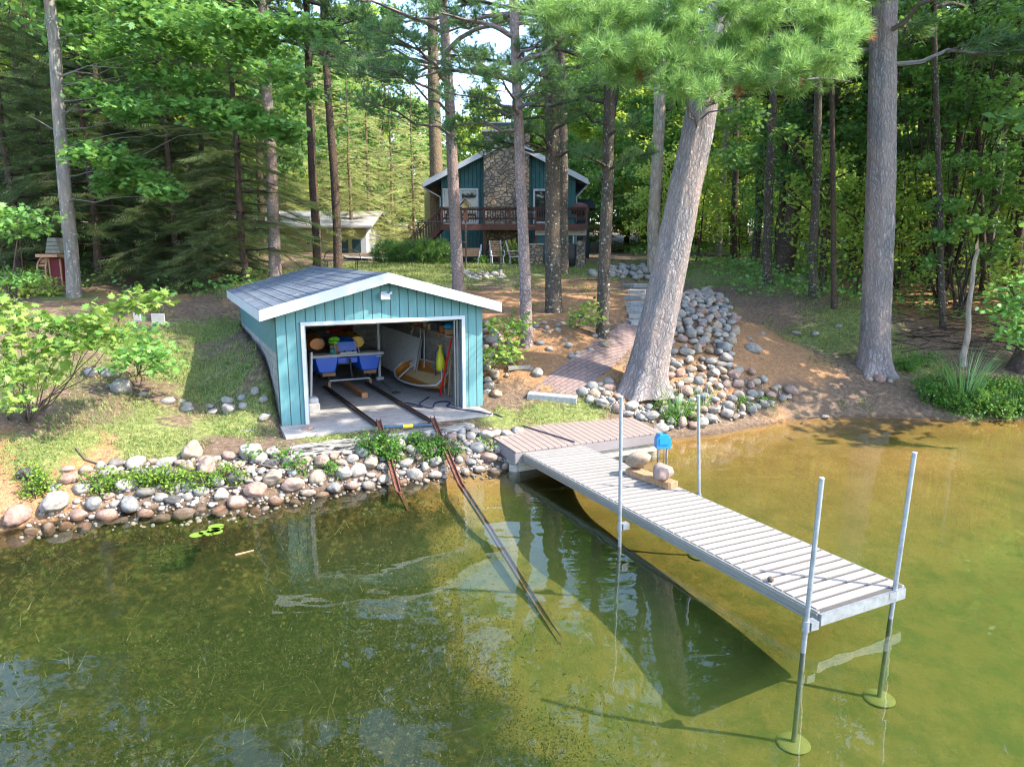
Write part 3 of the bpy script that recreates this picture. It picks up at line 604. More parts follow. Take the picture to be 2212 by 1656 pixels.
for k_, (u, Y) in enumerate(((762,44),(800,47),(850,50),(895,47),(935,53),(690,52),(625,50),(725,60),(830,62))):
    p = at(u, 560, Y); pts_.append((p.x, p.y)); i = k_ % 2
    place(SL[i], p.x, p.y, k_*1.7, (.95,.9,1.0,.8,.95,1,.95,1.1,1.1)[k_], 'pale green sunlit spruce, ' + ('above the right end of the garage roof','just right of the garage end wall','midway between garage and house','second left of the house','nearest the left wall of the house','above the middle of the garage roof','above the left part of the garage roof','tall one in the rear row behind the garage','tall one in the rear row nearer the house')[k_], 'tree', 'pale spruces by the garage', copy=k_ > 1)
zone(34, -60, 60, 46, 74, 3.6, lambda x, y: put(HW, x, y, LB['hw']), clear)
zone(64, -72, 72, 56, 84, 3.9, lambda x, y: put(FB, x, y, ('broad leafy tree with low branches at the back of the wood', 'low branched trees at the back of the wood'), random.uniform(.9, 1.2)), clear)
zone(14, -11, 5, 60, 88, 3, lambda x, y: put(FB, x, y, ('broad leafy tree with low branches at the back of the wood', 'low branched trees at the back of the wood'), random.uniform(.62, .78)))
zone(10, 3, 14, 50, 62, 2.6, lambda x, y: put(FB, x, y, ('small broad leafy tree just behind the house', 'small trees behind the house'), random.uniform(.4, .6)))
zone(12, -50, 50, 46, 80, 4, lambda x, y: put(PN, x, y, LB['pn']), clear)
zone(40, 6, 34, 36, 62, 2.3, lambda x, y: put(UN, x, y, LB['un']), lambda x, y: x > 7+ (y-36)*.1)
zone(10, -30, -4, 46, 62, 2.6, lambda x, y: put(UN, x, y, LB['un'], 1.3), lambda x, y: x < -y*.3 and y > 50)
# right bank wood
def rok(x, y): return x > 11 + max(0, y-25)*.12 and not (y < 25 and x < 13.5)
zone(8, 12, 34, 29, 46, 3, lambda x, y: put(HW, x, y, GR['r'], random.uniform(.75, 1.0)), rok)
zone(11, 10, 34, 25, 46, 2.4, lambda x, y: put(PN, x, y, GR['rp'], random.uniform(.75, 1.0)), rok)
zone(26, 11, 32, 23, 44, 1.6, lambda x, y: put(UN, x, y, ('young leafy sapling among the trunks up the right bank', 'saplings on the right bank')), rok)
# off to the right, whose crowns shade the slope
for x, y, l_ in ((23,21,'leafy tree set back from the water at the right shore'),(16.5,18.3,'leafy tree leaning out over the water at the right shore')): put(HW, x, y, (l_, 'trees on the right shore'), 1.05)
# left: dark spruces down to the ground
ORD = ['right behind the toy mill','second from the toy mill in the front row','third from the toy mill in the front row','fourth from the toy mill in the front row','the one nearest the boathouse roof','just left of the grey oak','second left of the grey oak','at the left border','in the rear row behind the toy mill','in the rear row, third from the left','in the rear row, leftmost','in the rear row, second from its right end','in the rear row, at its right end','in the rear row, second from the left']
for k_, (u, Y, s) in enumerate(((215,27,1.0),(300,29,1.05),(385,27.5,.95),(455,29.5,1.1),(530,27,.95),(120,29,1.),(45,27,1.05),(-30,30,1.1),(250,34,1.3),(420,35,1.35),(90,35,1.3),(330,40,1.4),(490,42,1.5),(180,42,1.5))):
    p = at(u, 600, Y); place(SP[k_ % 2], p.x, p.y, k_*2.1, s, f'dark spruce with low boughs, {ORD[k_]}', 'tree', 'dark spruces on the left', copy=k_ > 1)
zone(8, -34, -9, 36, 46, 3, lambda x, y: put(HW, x, y, ('leafy tree rising behind the dark spruces', 'leafy trees behind the spruces'), .95), lambda x, y: x < -y*.34)

# ================================================================ the trees that stand on their own
def stem(u0, v0, u1, v1, wpx0, wpx1, Y, z1=None, top=None, flare=.3, n=16, seed=1, lean_y=0, Z=20, tip=.05):
    """trunk whose foot and a higher point were surveyed at distance Y; carried on to height Z"""
    ft = ong(u0, v0); dY = ft.y-Y; Y = ft.y+.1; a = at(u0, v0, Y); a.z = gz(a.x, a.y) - .28; b = at(u1, v1, Y + lean_y); k = math.cos(PITCH); r0 = wpx0/FPX*Y/2*.97; r1 = wpx1/FPX*Y/2*.95
    d = (b-a)/(b.z-a.z); t = a + d*(Z-a.z) if Z > b.z else b; f = (Z-b.z)/max(.1, b.z-a.z)
    pts = [a, (a+b)/2, b] + ([t] if Z > b.z else []); rad = [r0, (r0+r1)/2, r1] + ([max(tip, r1*(1-.75*min(1, f)))] if Z > b.z else [])
    base_ = Vector(a); loc = [p-base_ for p in pts]; return base_, loc, trunk_geo([tuple(p) for p in loc], rad, n, flare, .025, seed)
def along_path(loc, z):
    for p, q in zip(loc, loc[1:]):
        if z <= q.z: t = (z-p.z)/(q.z-p.z); return p.lerp(q, t)
    return loc[-1]
def own_pine(spec, tmat, cmat, label, zc, rb, nl, tk='mid', lo=None, dens=1.1, extra=(), size=1.):
    b, loc, g_ = spec; e = empty('pine_tree', b, 0, label, 'tree'); geos = [g_]; T = []; Ht = loc[-1].z
    for i in range(nl):
        if i > nl*.4 and i % 3 == 0: continue
        z = zc + (Ht*.97-zc)*((i+.5*rng.random())/nl); fr_ = (z-zc)/(Ht-zc); a = i*2.4+b.x; L = rb*(1-.6*fr_**1.5)*(.5+.6*rng.random()); c = along_path(loc, z)
        far_ = z + b.z > 12; g2, t2 = pine_limb(tuple(c), (math.cos(a), math.sin(a), .1), L, .04+.012*L, 'far' if far_ else tk, dens*(.75 if far_ else 1), size=size*(1.3 if far_ else 1)); geos += g2; T.append(t2)
    for (u, v, Y, L) in extra:      # limbs whose tips were surveyed
        tip = at(u, v, Y) - b; z = max(2, tip.z - .1*L); c = along_path(loc, z); d = tip-c; g2, t2 = pine_limb(tuple(c), tuple(d), d.length, .05, tk, dens*1.5, .05, .02, .32, .35, size); geos += g2; T.append(t2)
    for i in range(12):             # dead snags below the crown
        z = 1.5 + (zc-1.5)*rng.random(); c = along_path(loc, z); a = rng.random()*6.28; geos.append(limb(tuple(c), (math.cos(a), math.sin(a), .1), .2+.9*rng.random()**2, .018, .1, 4, 4)[1])
    trunk_obj('trunk', geos, tmat, e); npmesh('crown', *join(T), cmat, e); return e
own_pine(stem(993,640,957,0,27,19,20.5,seed=51,Z=20), M['b_red'], M['pine_dark'], 'slim grey pine rising just behind the right slope of the boathouse roof', 7.2, 3.6, 34,
         extra=((700,110,20,3),(640,60,21,3),(760,200,19.5,3),(820,130,19,3),(800,40,19,2)))
own_pine(stem(1140,752,1108,0,27,19,17.6,seed=52,Z=19), M['b_red'], M['pine_dark'], 'slim reddish pine beside the leafy shrub right of the boathouse', 6.6, 3.2, 34,
         extra=((1000,120,17,2),(960,190,17.5,2),(1080,160,15.5,2),(1180,130,16,2),(1230,180,17,2),(1210,60,17,2),(930,250,18,2),(1010,225,18.5,2)))
own_pine(stem(1196,676,1190,60,36,30,21,seed=53,Z=22,n=20), M['b_lichen'], M['pine_dark'], 'stout lichen spotted pine in front of the right end of the house deck', 6.6, 3.6, 36,
         extra=((1060,300,21,2),(980,310,22,2),(1260,240,20,2),(1300,310,20,2),(1120,270,19,2),(1330,180,20,2),(1040,240,22,3)))
own_pine(stem(1303,732,1312,230,29,24,18.3,seed=54,Z=19,n=18), M['b_lichen'], M['pine_dark'], 'lichen spotted pine standing left of the brick path', 6.4, 3.0, 34,
         extra=((1250,330,18,2),(1380,260,18,2),(1420,330,19,2),(1230,230,18,2),(1360,340,18.5,2)))
own_pine(stem(1411,590,1424,200,27,24,27,seed=55,Z=22,n=16), M['b_white'], M['oak'], 'pale barked tree behind the big leaning pine', 9.5, 3.2, 26, 'far')
own_pine(stem(945,560,936,180,30,26,30,seed=56,Z=23,n=16), M['b_sun'], M['pine_dark'], 'sunlit tan barked pine left of the house gable', 10, 3.6, 30, 'far')
own_pine(stem(1216,592,1213,300,24,22,26,seed=57,Z=21), M['b_lichen'], M['pine_dark'], 'dark pine half hidden behind the stout lichened pine', 9, 3.4, 28, 'far')
own_pine(stem(687,588,668,150,19,16,28.5,seed=58,Z=19), M['b_dark'], M['pine_dark'], 'dark trunked pine beside the left end of the iron bench', 8.2, 3.4, 30, 'far')
own_pine(stem(731,592,706,150,19,15,28,seed=59,Z=19), M['b_dark'], M['pine_dark'], 'dark trunked pine growing right behind the iron bench', 8.4, 3.0, 30, 'far')
own_pine(stem(596,600,572,80,26,22,30,seed=60,Z=21), M['b_red'], M['pine_dark'], 'reddish trunk among the dark spruces left of the garage', 9.5, 3.4, 28, 'far')
# right side trunks
for u0, v0, u1, v1, w0, w1, Y, mat, lab, fl in (
    (1655,617,1668,250,20,17,28,'b_lichen','lichened trunk at the wood edge, first right of the leaning pine',.5),(1757,646,1768,250,19,16,24.5,'b_lichen','lichened trunk at the wood edge beside a grey boulder',.5),
    (1805,672,1797,240,12,10,23,'b_dark','thin dark trunk just left of the big straight pine',.3),(1693,590,1748,180,36,27,31,'b_dark','thick dark pine leaning right deep in the wood',.3),
    (1985,600,2008,60,32,27,31,'b_dark','thick dark pine right of the big straight pine',.3),(2040,712,2026,260,14,11,23,'b_lichen','slender lichened trunk above the brush on the right bank',.3),
    (2128,640,2112,200,13,11,25,'b_dark','dark thin pine over the brushwood on the right bank',.2),(1585,560,1590,200,15,13,33,'b_dark','thin dark pine behind the leaning pine',.2),
    (2190,650,2230,150,20,16,24,'b_dark','dark leaning trunk at the right border of the wood',.2)):
    own_pine(stem(u0,v0,u1,v1,w0,w1,Y,seed=int(u0),Z=20,flare=fl), M[mat], M['pine_dark'], lab, 9.2, 3.2, 22, 'far', dens=.9)
# the big straight pine on the right bank
def big_pine():
    b, loc, g_ = stem(1890,798,1913,0,60,47,19.6,seed=71,Z=24,n=48,flare=.0); b2, loc2, _ = b, loc, 0
    k = 60/FPX*b.y/2
    g_ = trunk_geo([tuple(p) for p in loc], [k, k*.93, k*.80, .15], 64, .62, .02, 72, .25); e = empty('pine_tree', b, 0, 'big straight grey pine with a flared foot at the edge of the beach', 'tree'); geos = [g_]; T = []
    for i in range(34):
        z = 8.2 + 13*((i+.5)/34); c = along_path(loc, z); an = i*2.4; L = 4.2*(1-.5*(i/34))*(.6+.5*rng.random())
        g2, t2 = pine_limb(tuple(c), (math.cos(an), math.sin(an), .1), L, .07, 'far', 1.0, size=1.4); geos += g2; T.append(t2)
    for v_ in (105, 300, 500): c = along_path(loc, at(1890,v_,19.6).z-b.z); geos.append(limb(tuple(c), (-1,-.3,.2), .55, .03, 0, 5, 4)[1])
    trunk_obj('trunk', geos, M['b_grey'], e); npmesh('crown', *join(T), M['pine_dark'], e)
big_pine()
def leaning_pine():
    Yf = ong(1382,866).y+.45; a = at(1382,866,Yf); a.z = gz(a.x, a.y)-.12; KY = Yf-15.2; print('leaning', a)
    P = [a] + [at(u,v,Yf+dy) for u,v,dy in ((1404,760,0),(1440,600,0),(1476,430,0),(1503,300,0),(1522,190,0),(1550,60,0.1))]; e_ = P[-1]-P[-2]; P.append(P[-1]+e_*1.5+Vector((0,0,2))); P.append(P[-1]+e_*1.5+Vector((0,0,5)))
    px = [92,84,76,70,67,63,58,40,10]; rad = [p/FPX*Yf/2*.97 for p in px]; loc = [p-a for p in P]
    e = empty('pine_tree', a, 0, 'huge leaning pine with furrowed grey bark beside the brick path', 'tree'); geos = [trunk_geo([tuple(p) for p in loc], rad, 72, .42, .02, 81, .2)]; T = []
    # the lit boughs that hang over the trunk toward the water
    CL = [(1340,70),(1330,150),(1400,40),(1400,110),(1440,160),(1350,20),(1480,70),(1500,130),(1560,30),(1580,100),(1600,160),(1530,175),(1640,60),(1660,130),(1700,40),(1720,100),(1760,140),(1770,60),(1800,110),(1810,20),(1740,10),(1640,5),(1470,10),(1840,60),(1680,175),(1470,185),(1250,60),(1230,20),(1290,110)]
    for u, v in CL:
        Yc = rng.uniform(12.3, 13.9); c = np.array(at(u, v-4, Yc)-a)
        for _ in range(3): T.append(clump_tufts(c + rng.normal(size=3)*[.26,.2,.14], (.27,.25,.14), 36, 'near'))
        st = np.array(along_path(loc, max(5.7, c[2]+rng.uniform(-.25, .9)))); geos.append(limb(st, c-st, float(np.linalg.norm(c-st)), .022, -.03, 5, 5)[1])
    for i in range(46):
        z = 7.0 + (loc[-1].z-7.0)*((i+.5)/46); c = along_path(loc, z); an = i*2.4; L = (4.6 if z < 12 else 4.2)*(1-.35*(i/46))*(.6+.5*rng.random())
        if math.sin(an) < -.2 and z > 8.5: L *= .32
        elif z < 9.5 and math.sin(an) < -.3: L *= .6
        g2, t2 = pine_limb(tuple(c), (math.cos(an), math.sin(an), .1), L, .07, 'far' if z+a.z > 10 else 'mid', 1.15, size=1.4 if z+a.z > 10 else 1.1); geos += g2; T.append(t2)
    trunk_obj('trunk', geos, M['b_grey'], e); npmesh('crown', *join(T), M['pine_lit'], e)
    D = [clump_tufts(np.array(at(u, v, 12.9)-a), (.04,.04,.09), 5, 'near', -1, .8) for u, v in ((1380,152),(1405,158),(1712,150),(1722,168),(1880,70),(1540,190),(1310,95),(1595,190))]
    npmesh('dead_needles', *join(D), M['dead'], e)
leaning_pine()
# grey oak at the left with long leafy branches
def oak_left():
    b, loc, g_ = stem(160,642,107,0,29,22,21.5,seed=91,Z=18,n=24,flare=.25)
    e = empty('oak_tree', b, 0, 'grey oak with long leafy branches beside the toy mill', 'tree'); geos = [g_]; C = []
    SPR = [(250,110,1.3,.55,60),(330,60,1.4,.5,60),(200,60,.9,.5,40),(420,100,1.4,.45,60),(470,40,1.5,.45,60),(560,60,1.3,.5,60),(560,110,1.2,.4,50),(330,160,1.2,.4,50),(410,170,1.2,.4,45),(230,200,.9,.4,35),(290,235,1.0,.35,40),(180,180,.5,.3,20),
           (600,150,1.0,.4,35),(480,260,1.0,.28,45),(570,268,1.0,.28,45),(615,285,.5,.25,25),(530,240,1.0,.22,35),(470,225,.8,.25,30),(210,330,.9,.38,50),(270,355,.9,.38,50),(250,395,.8,.28,40),(320,385,.7,.28,38),(360,410,.45,.22,22),(180,315,.5,.3,22),(390,15,1.5,.4,50),(650,60,.9,.5,40),(640,200,.8,.3,25),(350,215,.9,.3,30),(420,225,.8,.25,24),(140,10,.8,.4,30),(280,10,1.2,.4,40)]
    for u, v, rx, rz_, n in SPR:
        c = np.array(at(u, v, b.y + rng.uniform(-2.6, .6) if u > 190 else b.y+rng.uniform(.5,1.2))-b); rx *= .95; C.append(spray(c, (rx, rx*.8, rz_*.7), int(n*1.25), 7, .18, .1)); st = np.array(along_path(loc, max(3.2, c[2]-.12*abs(c[0]))))
        geos.append(limb(st, c-st, float(np.linalg.norm(c-st)), .016, -.04, 5, 7, lift=-.04)[1]) if (u*7+v) % 3 else None
    up = [np.array(along_path(loc, z)) + np.array([math.cos(z*3)*2.2, math.sin(z*3)*2.2, 0]) for z in np.arange(9, 15.5, .5)]
    geos.append(limb(np.array(along_path(loc, 5.4)), (-1,-.1,.5), 1.0, .03, 0, 5, 4)[1])
    trunk_obj('trunk', geos, M['b_oak'], e); C2 = [spray(c, (1.6,1.6,.7), 40, 6, .4) for c in up]
    v1, f1 = leaves(np.concatenate(C), .23, 'lobed', .9, .35); npmesh('crown', v1, f1, M['oak'], e); npmesh('upper_crown', *leaves(np.concatenate(C2), .3), M['oak'], e)
oak_left()
def leafy(name, foot, sprs, mat, label, size, stemr=.03, leafkind='lobed', bmat='twig', cat='tree', per=7, sub=.14, group=None, up=None, crown='crown'):
    b = Vector(foot); e = empty(name, b, 0, label, cat, group); geos = []; C = []
    for u, v, Y, rx, rz_, n in sprs:
        c = np.array(at(u, v, Y)-b); C.append(spray(c, (rx, rx*.8, rz_), n, per, sub, .06)); geos.append(limb((0,0,-.05), c, float(np.linalg.norm(c)), stemr, -.05, 5, 6)[1])
    trunk_obj('trunk', geos, M[bmat], e); npmesh(crown, *leaves(np.concatenate(C), size, leafkind, .8, .4), M[mat], e); return e
# oaks at the right: sprays in front of the dark wood
p = at(2030,640,26); leafy('oak_tree', (p.x, p.y, gz(p.x,p.y)), [(2000,60,25,1.5,.5,60),(2080,40,24,1.5,.5,60),(2160,90,24,1.4,.5,60),(2030,150,25,1.3,.4,50),(2110,190,24,1.4,.45,60),(2180,230,24,1.1,.4,50),(1990,230,26,1.1,.4,40),(2060,260,25,1.0,.4,40),(2200,20,24,1.4,.5,50),(1960,20,26,1.2,.4,40),(1950,120,26,.8,.4,30)], 'oak', 'spreading oak whose leaves fill the upper right corner', .2, .06, bmat='b_dark')
p = at(2080,620,25); leafy('oak_tree', (p.x, p.y, gz(p.x,p.y)), [(2060,350,24,1.1,.35,45),(2110,390,24,1.1,.35,45),(2160,340,24,1.0,.35,45),(2050,440,23.5,.9,.3,40),(2100,480,23,.9,.3,40),(2030,510,23,.6,.25,25),(2140,540,24,.8,.3,30),(2010,560,23.5,.5,.25,20),(2190,430,24,.8,.3,30)], 'oak', 'young oak with tiered leafy sprays midway up the right bank', .18, .05, bmat='b_lichen')
p = at(1940,600,29); leafy('oak_tree', (p.x, p.y, gz(p.x,p.y)), [(1700,290,24,.6,.3,20),(1600,250,23,.8,.5,50),(1590,330,23,.7,.3,30),(1880,330,29,1.1,.4,35),(1830,430,29,1.1,.4,35),(1960,350,28,1.0,.4,35),(1880,480,28,.9,.35,30),(1960,460,28,.9,.35,30)], 'oak_deep', 'deep green maple in the shade behind the big straight pine', .2, .05, bmat='b_dark')
# ================================================================ survey sheets: enlarged pieces of the photograph -> picture coordinates
def sheet(ox, oy, s): return lambda x, y: ((ox + x*s)/1.15784, (oy + y*s)/1.15784)
s1 = sheet(540, 640, .3261); s2 = sheet(740, 780, .18987); s3 = sheet(980, 280, .26571); s4 = sheet(1160, 960, .2536); s6 = sheet(1480, 1100, .4933); s7 = sheet(640, 960, .28933)
s9 = sheet(640, 360, .208); s10 = sheet(0, 560, .3074); s11 = sheet(1860, 640, .31646); s5 = sheet(1180, 640, .37071)
def thing(name, loc, label, cat, rz=0, group=None): return empty(name, loc, rz, label, cat, group)
def single(mb, name, mat, label, cat, group=None, loc=None, bevel=0):
    """one-piece thing with its origin at its foot"""
    v = np.array(mb.v); c = Vector(loc) if loc is not None else Vector((v[:,0].mean(), v[:,1].mean(), v[:,2].min()))
    mb.v = [tuple(Vector(p)-c) for p in mb.v]; o = mb.build(name, mat, bevel=bevel); o.location = c; return tag(o, label, cat, group)
# ================================================================ stones
def stone_mat(name, c1, c2, speck=.5):
    m = NM(name, .85, .25); P = m.co('Object'); oi = m.n('ObjectInfo').outputs['Random']
    v = m.n('VectorMath', _operation='ADD', i0=P, i1=m.n('CombineXYZ', X=m.math('MULTIPLY', oi, 30.), Y=m.math('MULTIPLY', oi, 17.)).outputs[0]).outputs[0]
    a = m.noise(2.6, 5, .6, co=v); b = m.noise(22, 5, .8, co=v); c = m.noise(60, 2, .6, co=v)
    col = m.ramp(m.math('ADD', m.math('MULTIPLY', a, .55), m.math('MULTIPLY', b, .45)), [(.32, [x*.6 for x in c1]), (.48, c1), (.66, c2)])
    col = m.mix(m.ramp(c, [(.55, 0.), (.68, speck)]), col, [x*.35 for x in c1]); col = m.mix(m.math('MULTIPLY', oi, .35), col, (.42,.37,.32))
    z = m.n('SeparateXYZ', Vector=m.n('NewGeometry').outputs['Position']).outputs[2]
    col = m.mix(m.ramp(m.math('ADD', z, m.math('MULTIPLY', m.math('SUBTRACT', a, .5), .08)), [(.02, .8), (.09, 0.)]), col, (.12,.06,.025)); col = m.mix(m.math('MULTIPLY', m.ramp(m.noise(5, 5, .75, co=v), [(.5, 0.), (.68, .6)]), 1.), col, (.13,.12,.085)); m.color(m.mix(1., col, (.74,.74,.74), 'MULTIPLY')); m.bump(m.math('ADD', b, m.math('MULTIPLY', a, 1.5)), .012, .7); return m.m
SC = {'pink': stone_mat('pink_granite', (.36,.22,.18), (.52,.37,.31)), 'grey': stone_mat('grey_granite', (.32,.295,.27), (.52,.49,.455)), 'tan': stone_mat('tan_fieldstone', (.37,.28,.20), (.54,.45,.35)),
      'bluish': stone_mat('bluish_stone', (.22,.23,.235), (.37,.38,.385)), 'dark': stone_mat('dark_stone', (.075,.075,.08), (.19,.19,.19)), 'pale': stone_mat('pale_stone', (.34,.32,.29), (.50,.47,.43))}
def ico(sub):
    bm = bmesh.new(); bmesh.ops.create_icosphere(bm, subdivisions=sub, radius=1); v = np.array([list(x.co) for x in bm.verts]); f = np.array([[x.index for x in q.verts] for q in bm.faces]); bm.free(); return v, f
IC1, IC2, IC3 = ico(2), ico(3), ico(4)
m = NM('mixed_stones', .88, .2); ri = m.n('NewGeometry').outputs['Random Per Island']; b = m.noise(20, 5, .8, kind='Object')
m.color(m.mix(.55, m.ramp(ri, [(0,(.40,.27,.22)),(.25,(.42,.36,.29)),(.5,(.36,.35,.34)),(.75,(.20,.22,.235)),(1,(.40,.37,.33))]), m.ramp(b, [(.35,(.10,.095,.09)),(.65,(.30,.28,.255))]))); m.bump(b, .01); M['rubble'] = m.m
def rockshape(ic, seed, ang=.5):
    r_ = np.random.default_rng(seed); v, f = ic; v = v.copy(); h = np.ones(len(v))
    kk = .45+.5*r_.random()
    for k in range(15):                    # shave flat-ish faces, then soften: a rolled glacial stone
        n = r_.normal(size=3); n /= np.linalg.norm(n); d = v @ n; lim = .66+.28*r_.random(); h = np.minimum(h, 1 - kk*(1 - np.minimum(1, lim/np.maximum(d, .01))))
    for k in range(4): n = r_.normal(size=3)*1.7; h = h + .05*np.sin(v @ n + r_.random()*6)
    for k in range(5): n = r_.normal(size=3)*6; h = h + .012*np.sin(v @ n + r_.random()*6)
    v = v*h[:,None]*np.array([1.08, .66+.3*r_.random(), .5+.3*r_.random()]); return v, f
RK = {}
def rock(x, y, r, col, name, label, cat, group=None, z=None, sink=.35, seed=None, ic=IC2, rot=None):
    k = (col, random.randrange(16) if seed is None else seed)
    if k not in RK:
        v, f = rockshape(ic, 100+k[1]*7); me_o = npmesh('tmp', v, f, SC[col], None, True); RK[k] = me_o.data; me_o.data.name = 'stone'; bpy.data.objects.remove(me_o)
    o = bpy.data.objects.new(name, RK[k]); COL.objects.link(o); o.location = (x, y, (gz(x, y) if z is None else z) + r*.68*(1-sink*1.2)); o.scale = (r, r, r)
    o.rotation_euler = rot or (random.uniform(-.25, .25), random.uniform(-.25, .25), random.random()*6.28); return tag(o, label, cat, group)
occ = []; PEND = []
RAILS = [(onz(*s7(1058,316), BH['zf']), onz(*s7(1230,935), 0)), (onz(*s7(1523,295), BH['zf']), onz(*s7(1765,872), 0))]
TIMB = [(onz(*s7(292,592), .55), onz(*s7(1080,498), .55)), (onz(*s7(1110,478), .55), onz(*s7(1790,395), .55))]
def near_rail(x, y, r):
    for S_, w_ in ((RAILS, .04), (TIMB, .10)):
        for a, b in S_:
            d = Vector((b.x-a.x, b.y-a.y)); t = max(0, min(1, ((x-a.x)*d.x+(y-a.y)*d.y)/d.length_squared))
            if math.hypot(x-a.x-d.x*t, y-a.y-d.y*t) < w_+r*.9: return True
    return False
def darts(n, sampler, sizes, gap=.83):
    out = []
    for i in range(n):
        r = sizes(i/n)
        for _ in range(40):
            x, y = sampler()
            if x is None: continue
            if near_rail(x, y, r): continue
            if all((a-x)**2 + (b-y)**2 > ((r+q)*gap)**2 for a, b, q in occ): occ.append((x, y, r)); out.append((x, y, r)); break
    return out
def inpoly(u, v, P):
    c = False
    for (a, b), (d, e) in zip(P, P[1:]+P[:1]):
        if (b > v) != (e > v) and u < (d-a)*(v-b)/(e-b)+a: c = not c
    return c
def worldpoly(P): return [tuple(ong(u, v)[:2]) for u, v in P]
def polysampler(W_):
    x0, x1 = min(p[0] for p in W_), max(p[0] for p in W_); y0, y1 = min(p[1] for p in W_), max(p[1] for p in W_)
    def s():
        x, y = random.uniform(x0, x1), random.uniform(y0, y1); return (x, y) if inpoly(x, y, W_) else (None, None)
    return s
SZ = lambda r: 'large' if r > .21 else 'small' if r < .13 else 'rounded'
def colname(c): return {'pink': 'pink', 'grey': 'grey', 'tan': 'tan', 'bluish': 'blue-grey', 'dark': 'dark', 'pale': 'pale'}[c]
def scatter(lst, where, group, name='boulder', cols=('pink','grey','tan','grey','bluish','pale','pink','dark'), sink=.5, word='stone'):
    for x, y, r in lst:
        c = random.choice(cols); PEND.append((r/y, x, y, r, c, name, f'{SZ(r)} {colname(c)} {word} {where}', group, sink))
def flush():
    PEND.sort(reverse=True)
    for k, x, y, r, c, name, lab, group, sink in PEND[:262]: rock(x, y, r, c, name, lab, 'rock', group, sink=sink)
    V = []
    for k, x, y, r, c, name, lab, group, sink in PEND[262:]:
        v, f = rockshape(IC1, random.randrange(99)); q = frames(np.array([[random.gauss(0,.2), random.gauss(0,.2), 1.]]))[0]; V.append(((v @ q.T)*r + [x, y, gz(x, y)+r*.68*(1-sink*1.2)], f))
    tag(npmesh('rubble', *join(V), M['rubble'], None, True), 'smaller rounded stones that fill the banks between the boulders', 'rubble', kind='stuff')
def unused(lst, where, group, name, cols, sink, word):
    for x, y, r in lst:
        c = random.choice(cols); rock(x, y, r, c, name, f'{SZ(r)} {colname(c)} {word} {where}', 'rock', group, sink=sink)
# left shore: three bands seen from the water
def band(xa, xb, sa, sb):
    def s():
        x = random.uniform(xa, xb); return x, float(np.interp(x, SX, SY)) + random.uniform(sa, sb)
    return s
BIGS = [(120,1108,.30,'grey'),(38,1128,.22,'pink'),(590,1045,.21,'tan'),(632,1058,.2,'pink'),(418,988,.26,'tan'),(545,990,.24,'pale'),(60,1035,.17,'dark'),(450,1022,.24,'pink'),(560,1000,.15,'grey'),
        (695,1010,.17,'pink'),(738,1032,.17,'grey'),(773,1030,.17,'grey'),(1005,930,.16,'grey'),(1050,950,.17,'grey'),(940,1005,.16,'grey'),(1300,880,.2,'grey'),(1425,935,.2,'grey')]
for u, v, r, c in BIGS:
    p = ong(u, v); occ.append((p.x, p.y, r)); where = 'on the left shore' if u < 640 else 'below the grey timbers' if u < 1100 else 'beside the deck'
    rock(p.x, p.y, r, c, 'boulder', f'one of the biggest, a {colname(c)} boulder {where}', 'rock', 'biggest shore boulders', ic=IC3, sink=.3)
xl = onz(640,1068,0).x; xr = onz(1100,1008,0).x
scatter(darts(130, band(-7.6, xl, -.15, 1.15), lambda t: .22-.16*t**.5, .8), 'in the weedy stone edging of the left shore', 'boulders edging the left shore')
scatter(darts(190, band(xl, xr+.2, -.2, 1.05), lambda t: .185-.13*t**.5, .8), 'piled below the timbers between the boathouse and the water', 'stones below the timbers', cols=('pink','grey','grey','grey','bluish','pale','tan','pink'))
# right riprap
RIP = [[(1455,640),(1530,625),(1590,690),(1588,760),(1560,800),(1500,790),(1425,800),(1440,700)],
       [(1425,800),(1560,790),(1640,815),(1712,850),(1700,875),(1640,890),(1560,915),(1430,940),(1400,900),(1430,870)],
       [(1250,850),(1318,825),(1340,870),(1400,885),(1410,915),(1340,895),(1290,878)]]
RS = [polysampler(worldpoly(P)) for P in RIP]
scatter(darts(185, RS[0], lambda t: .23-.125*t**.5, .78), 'in the riprap slope right of the leaning pine', 'riprap stones up the slope', cols=('grey','grey','bluish','pale','tan','pink','tan'), sink=.25)
scatter(darts(150, RS[1], lambda t: .22-.13*t**.5, .8), 'in the riprap between the leaning pine and the beach', 'riprap stones by the beach', cols=('pink','tan','grey','tan','pale','pink','grey','bluish'), sink=.3)
scatter(darts(32, RS[2], lambda t: .2-.11*t**.5, .8), 'around the foot of the leaning pine', 'stones around the leaning pine', cols=('tan','grey','bluish','pink'))
scatter(darts(42, polysampler(worldpoly([(1062,745),(1130,700),(1310,690),(1320,735),(1290,770),(1220,790),(1150,820),(1060,840)])), lambda t: .17-.10*t**.5), 'half sunk in the needle covered slope left of the brick path', 'stones on the needle slope', cols=('grey','pale','tan','grey'), sink=.5)
scatter(darts(24, polysampler(worldpoly([(1045,700),(1066,700),(1075,860),(1050,860),(1045,800)])), lambda t: .22-.10*t**.5), 'along the right wall of the boathouse', 'stones beside the boathouse', cols=('grey','pale','tan','pink'))
scatter(darts(22, polysampler(worldpoly([(1000,592),(1060,590),(1092,598),(1080,607),(1010,604)])), lambda t: .2-.08*t**.5), 'in the low stone ring round the pole on the lawn', 'stones of the lawn ring', cols=('grey','pale','tan'))
scatter(darts(60, polysampler(worldpoly([(1268,598),(1330,577),(1415,580),(1425,608),(1380,608),(1330,604)])), lambda t: .26-.12*t**.5, .75), 'in the rough stone bank at the top of the path', 'stones banked at the top of the path', cols=('grey','grey','tan','pale','dark'), sink=.2)
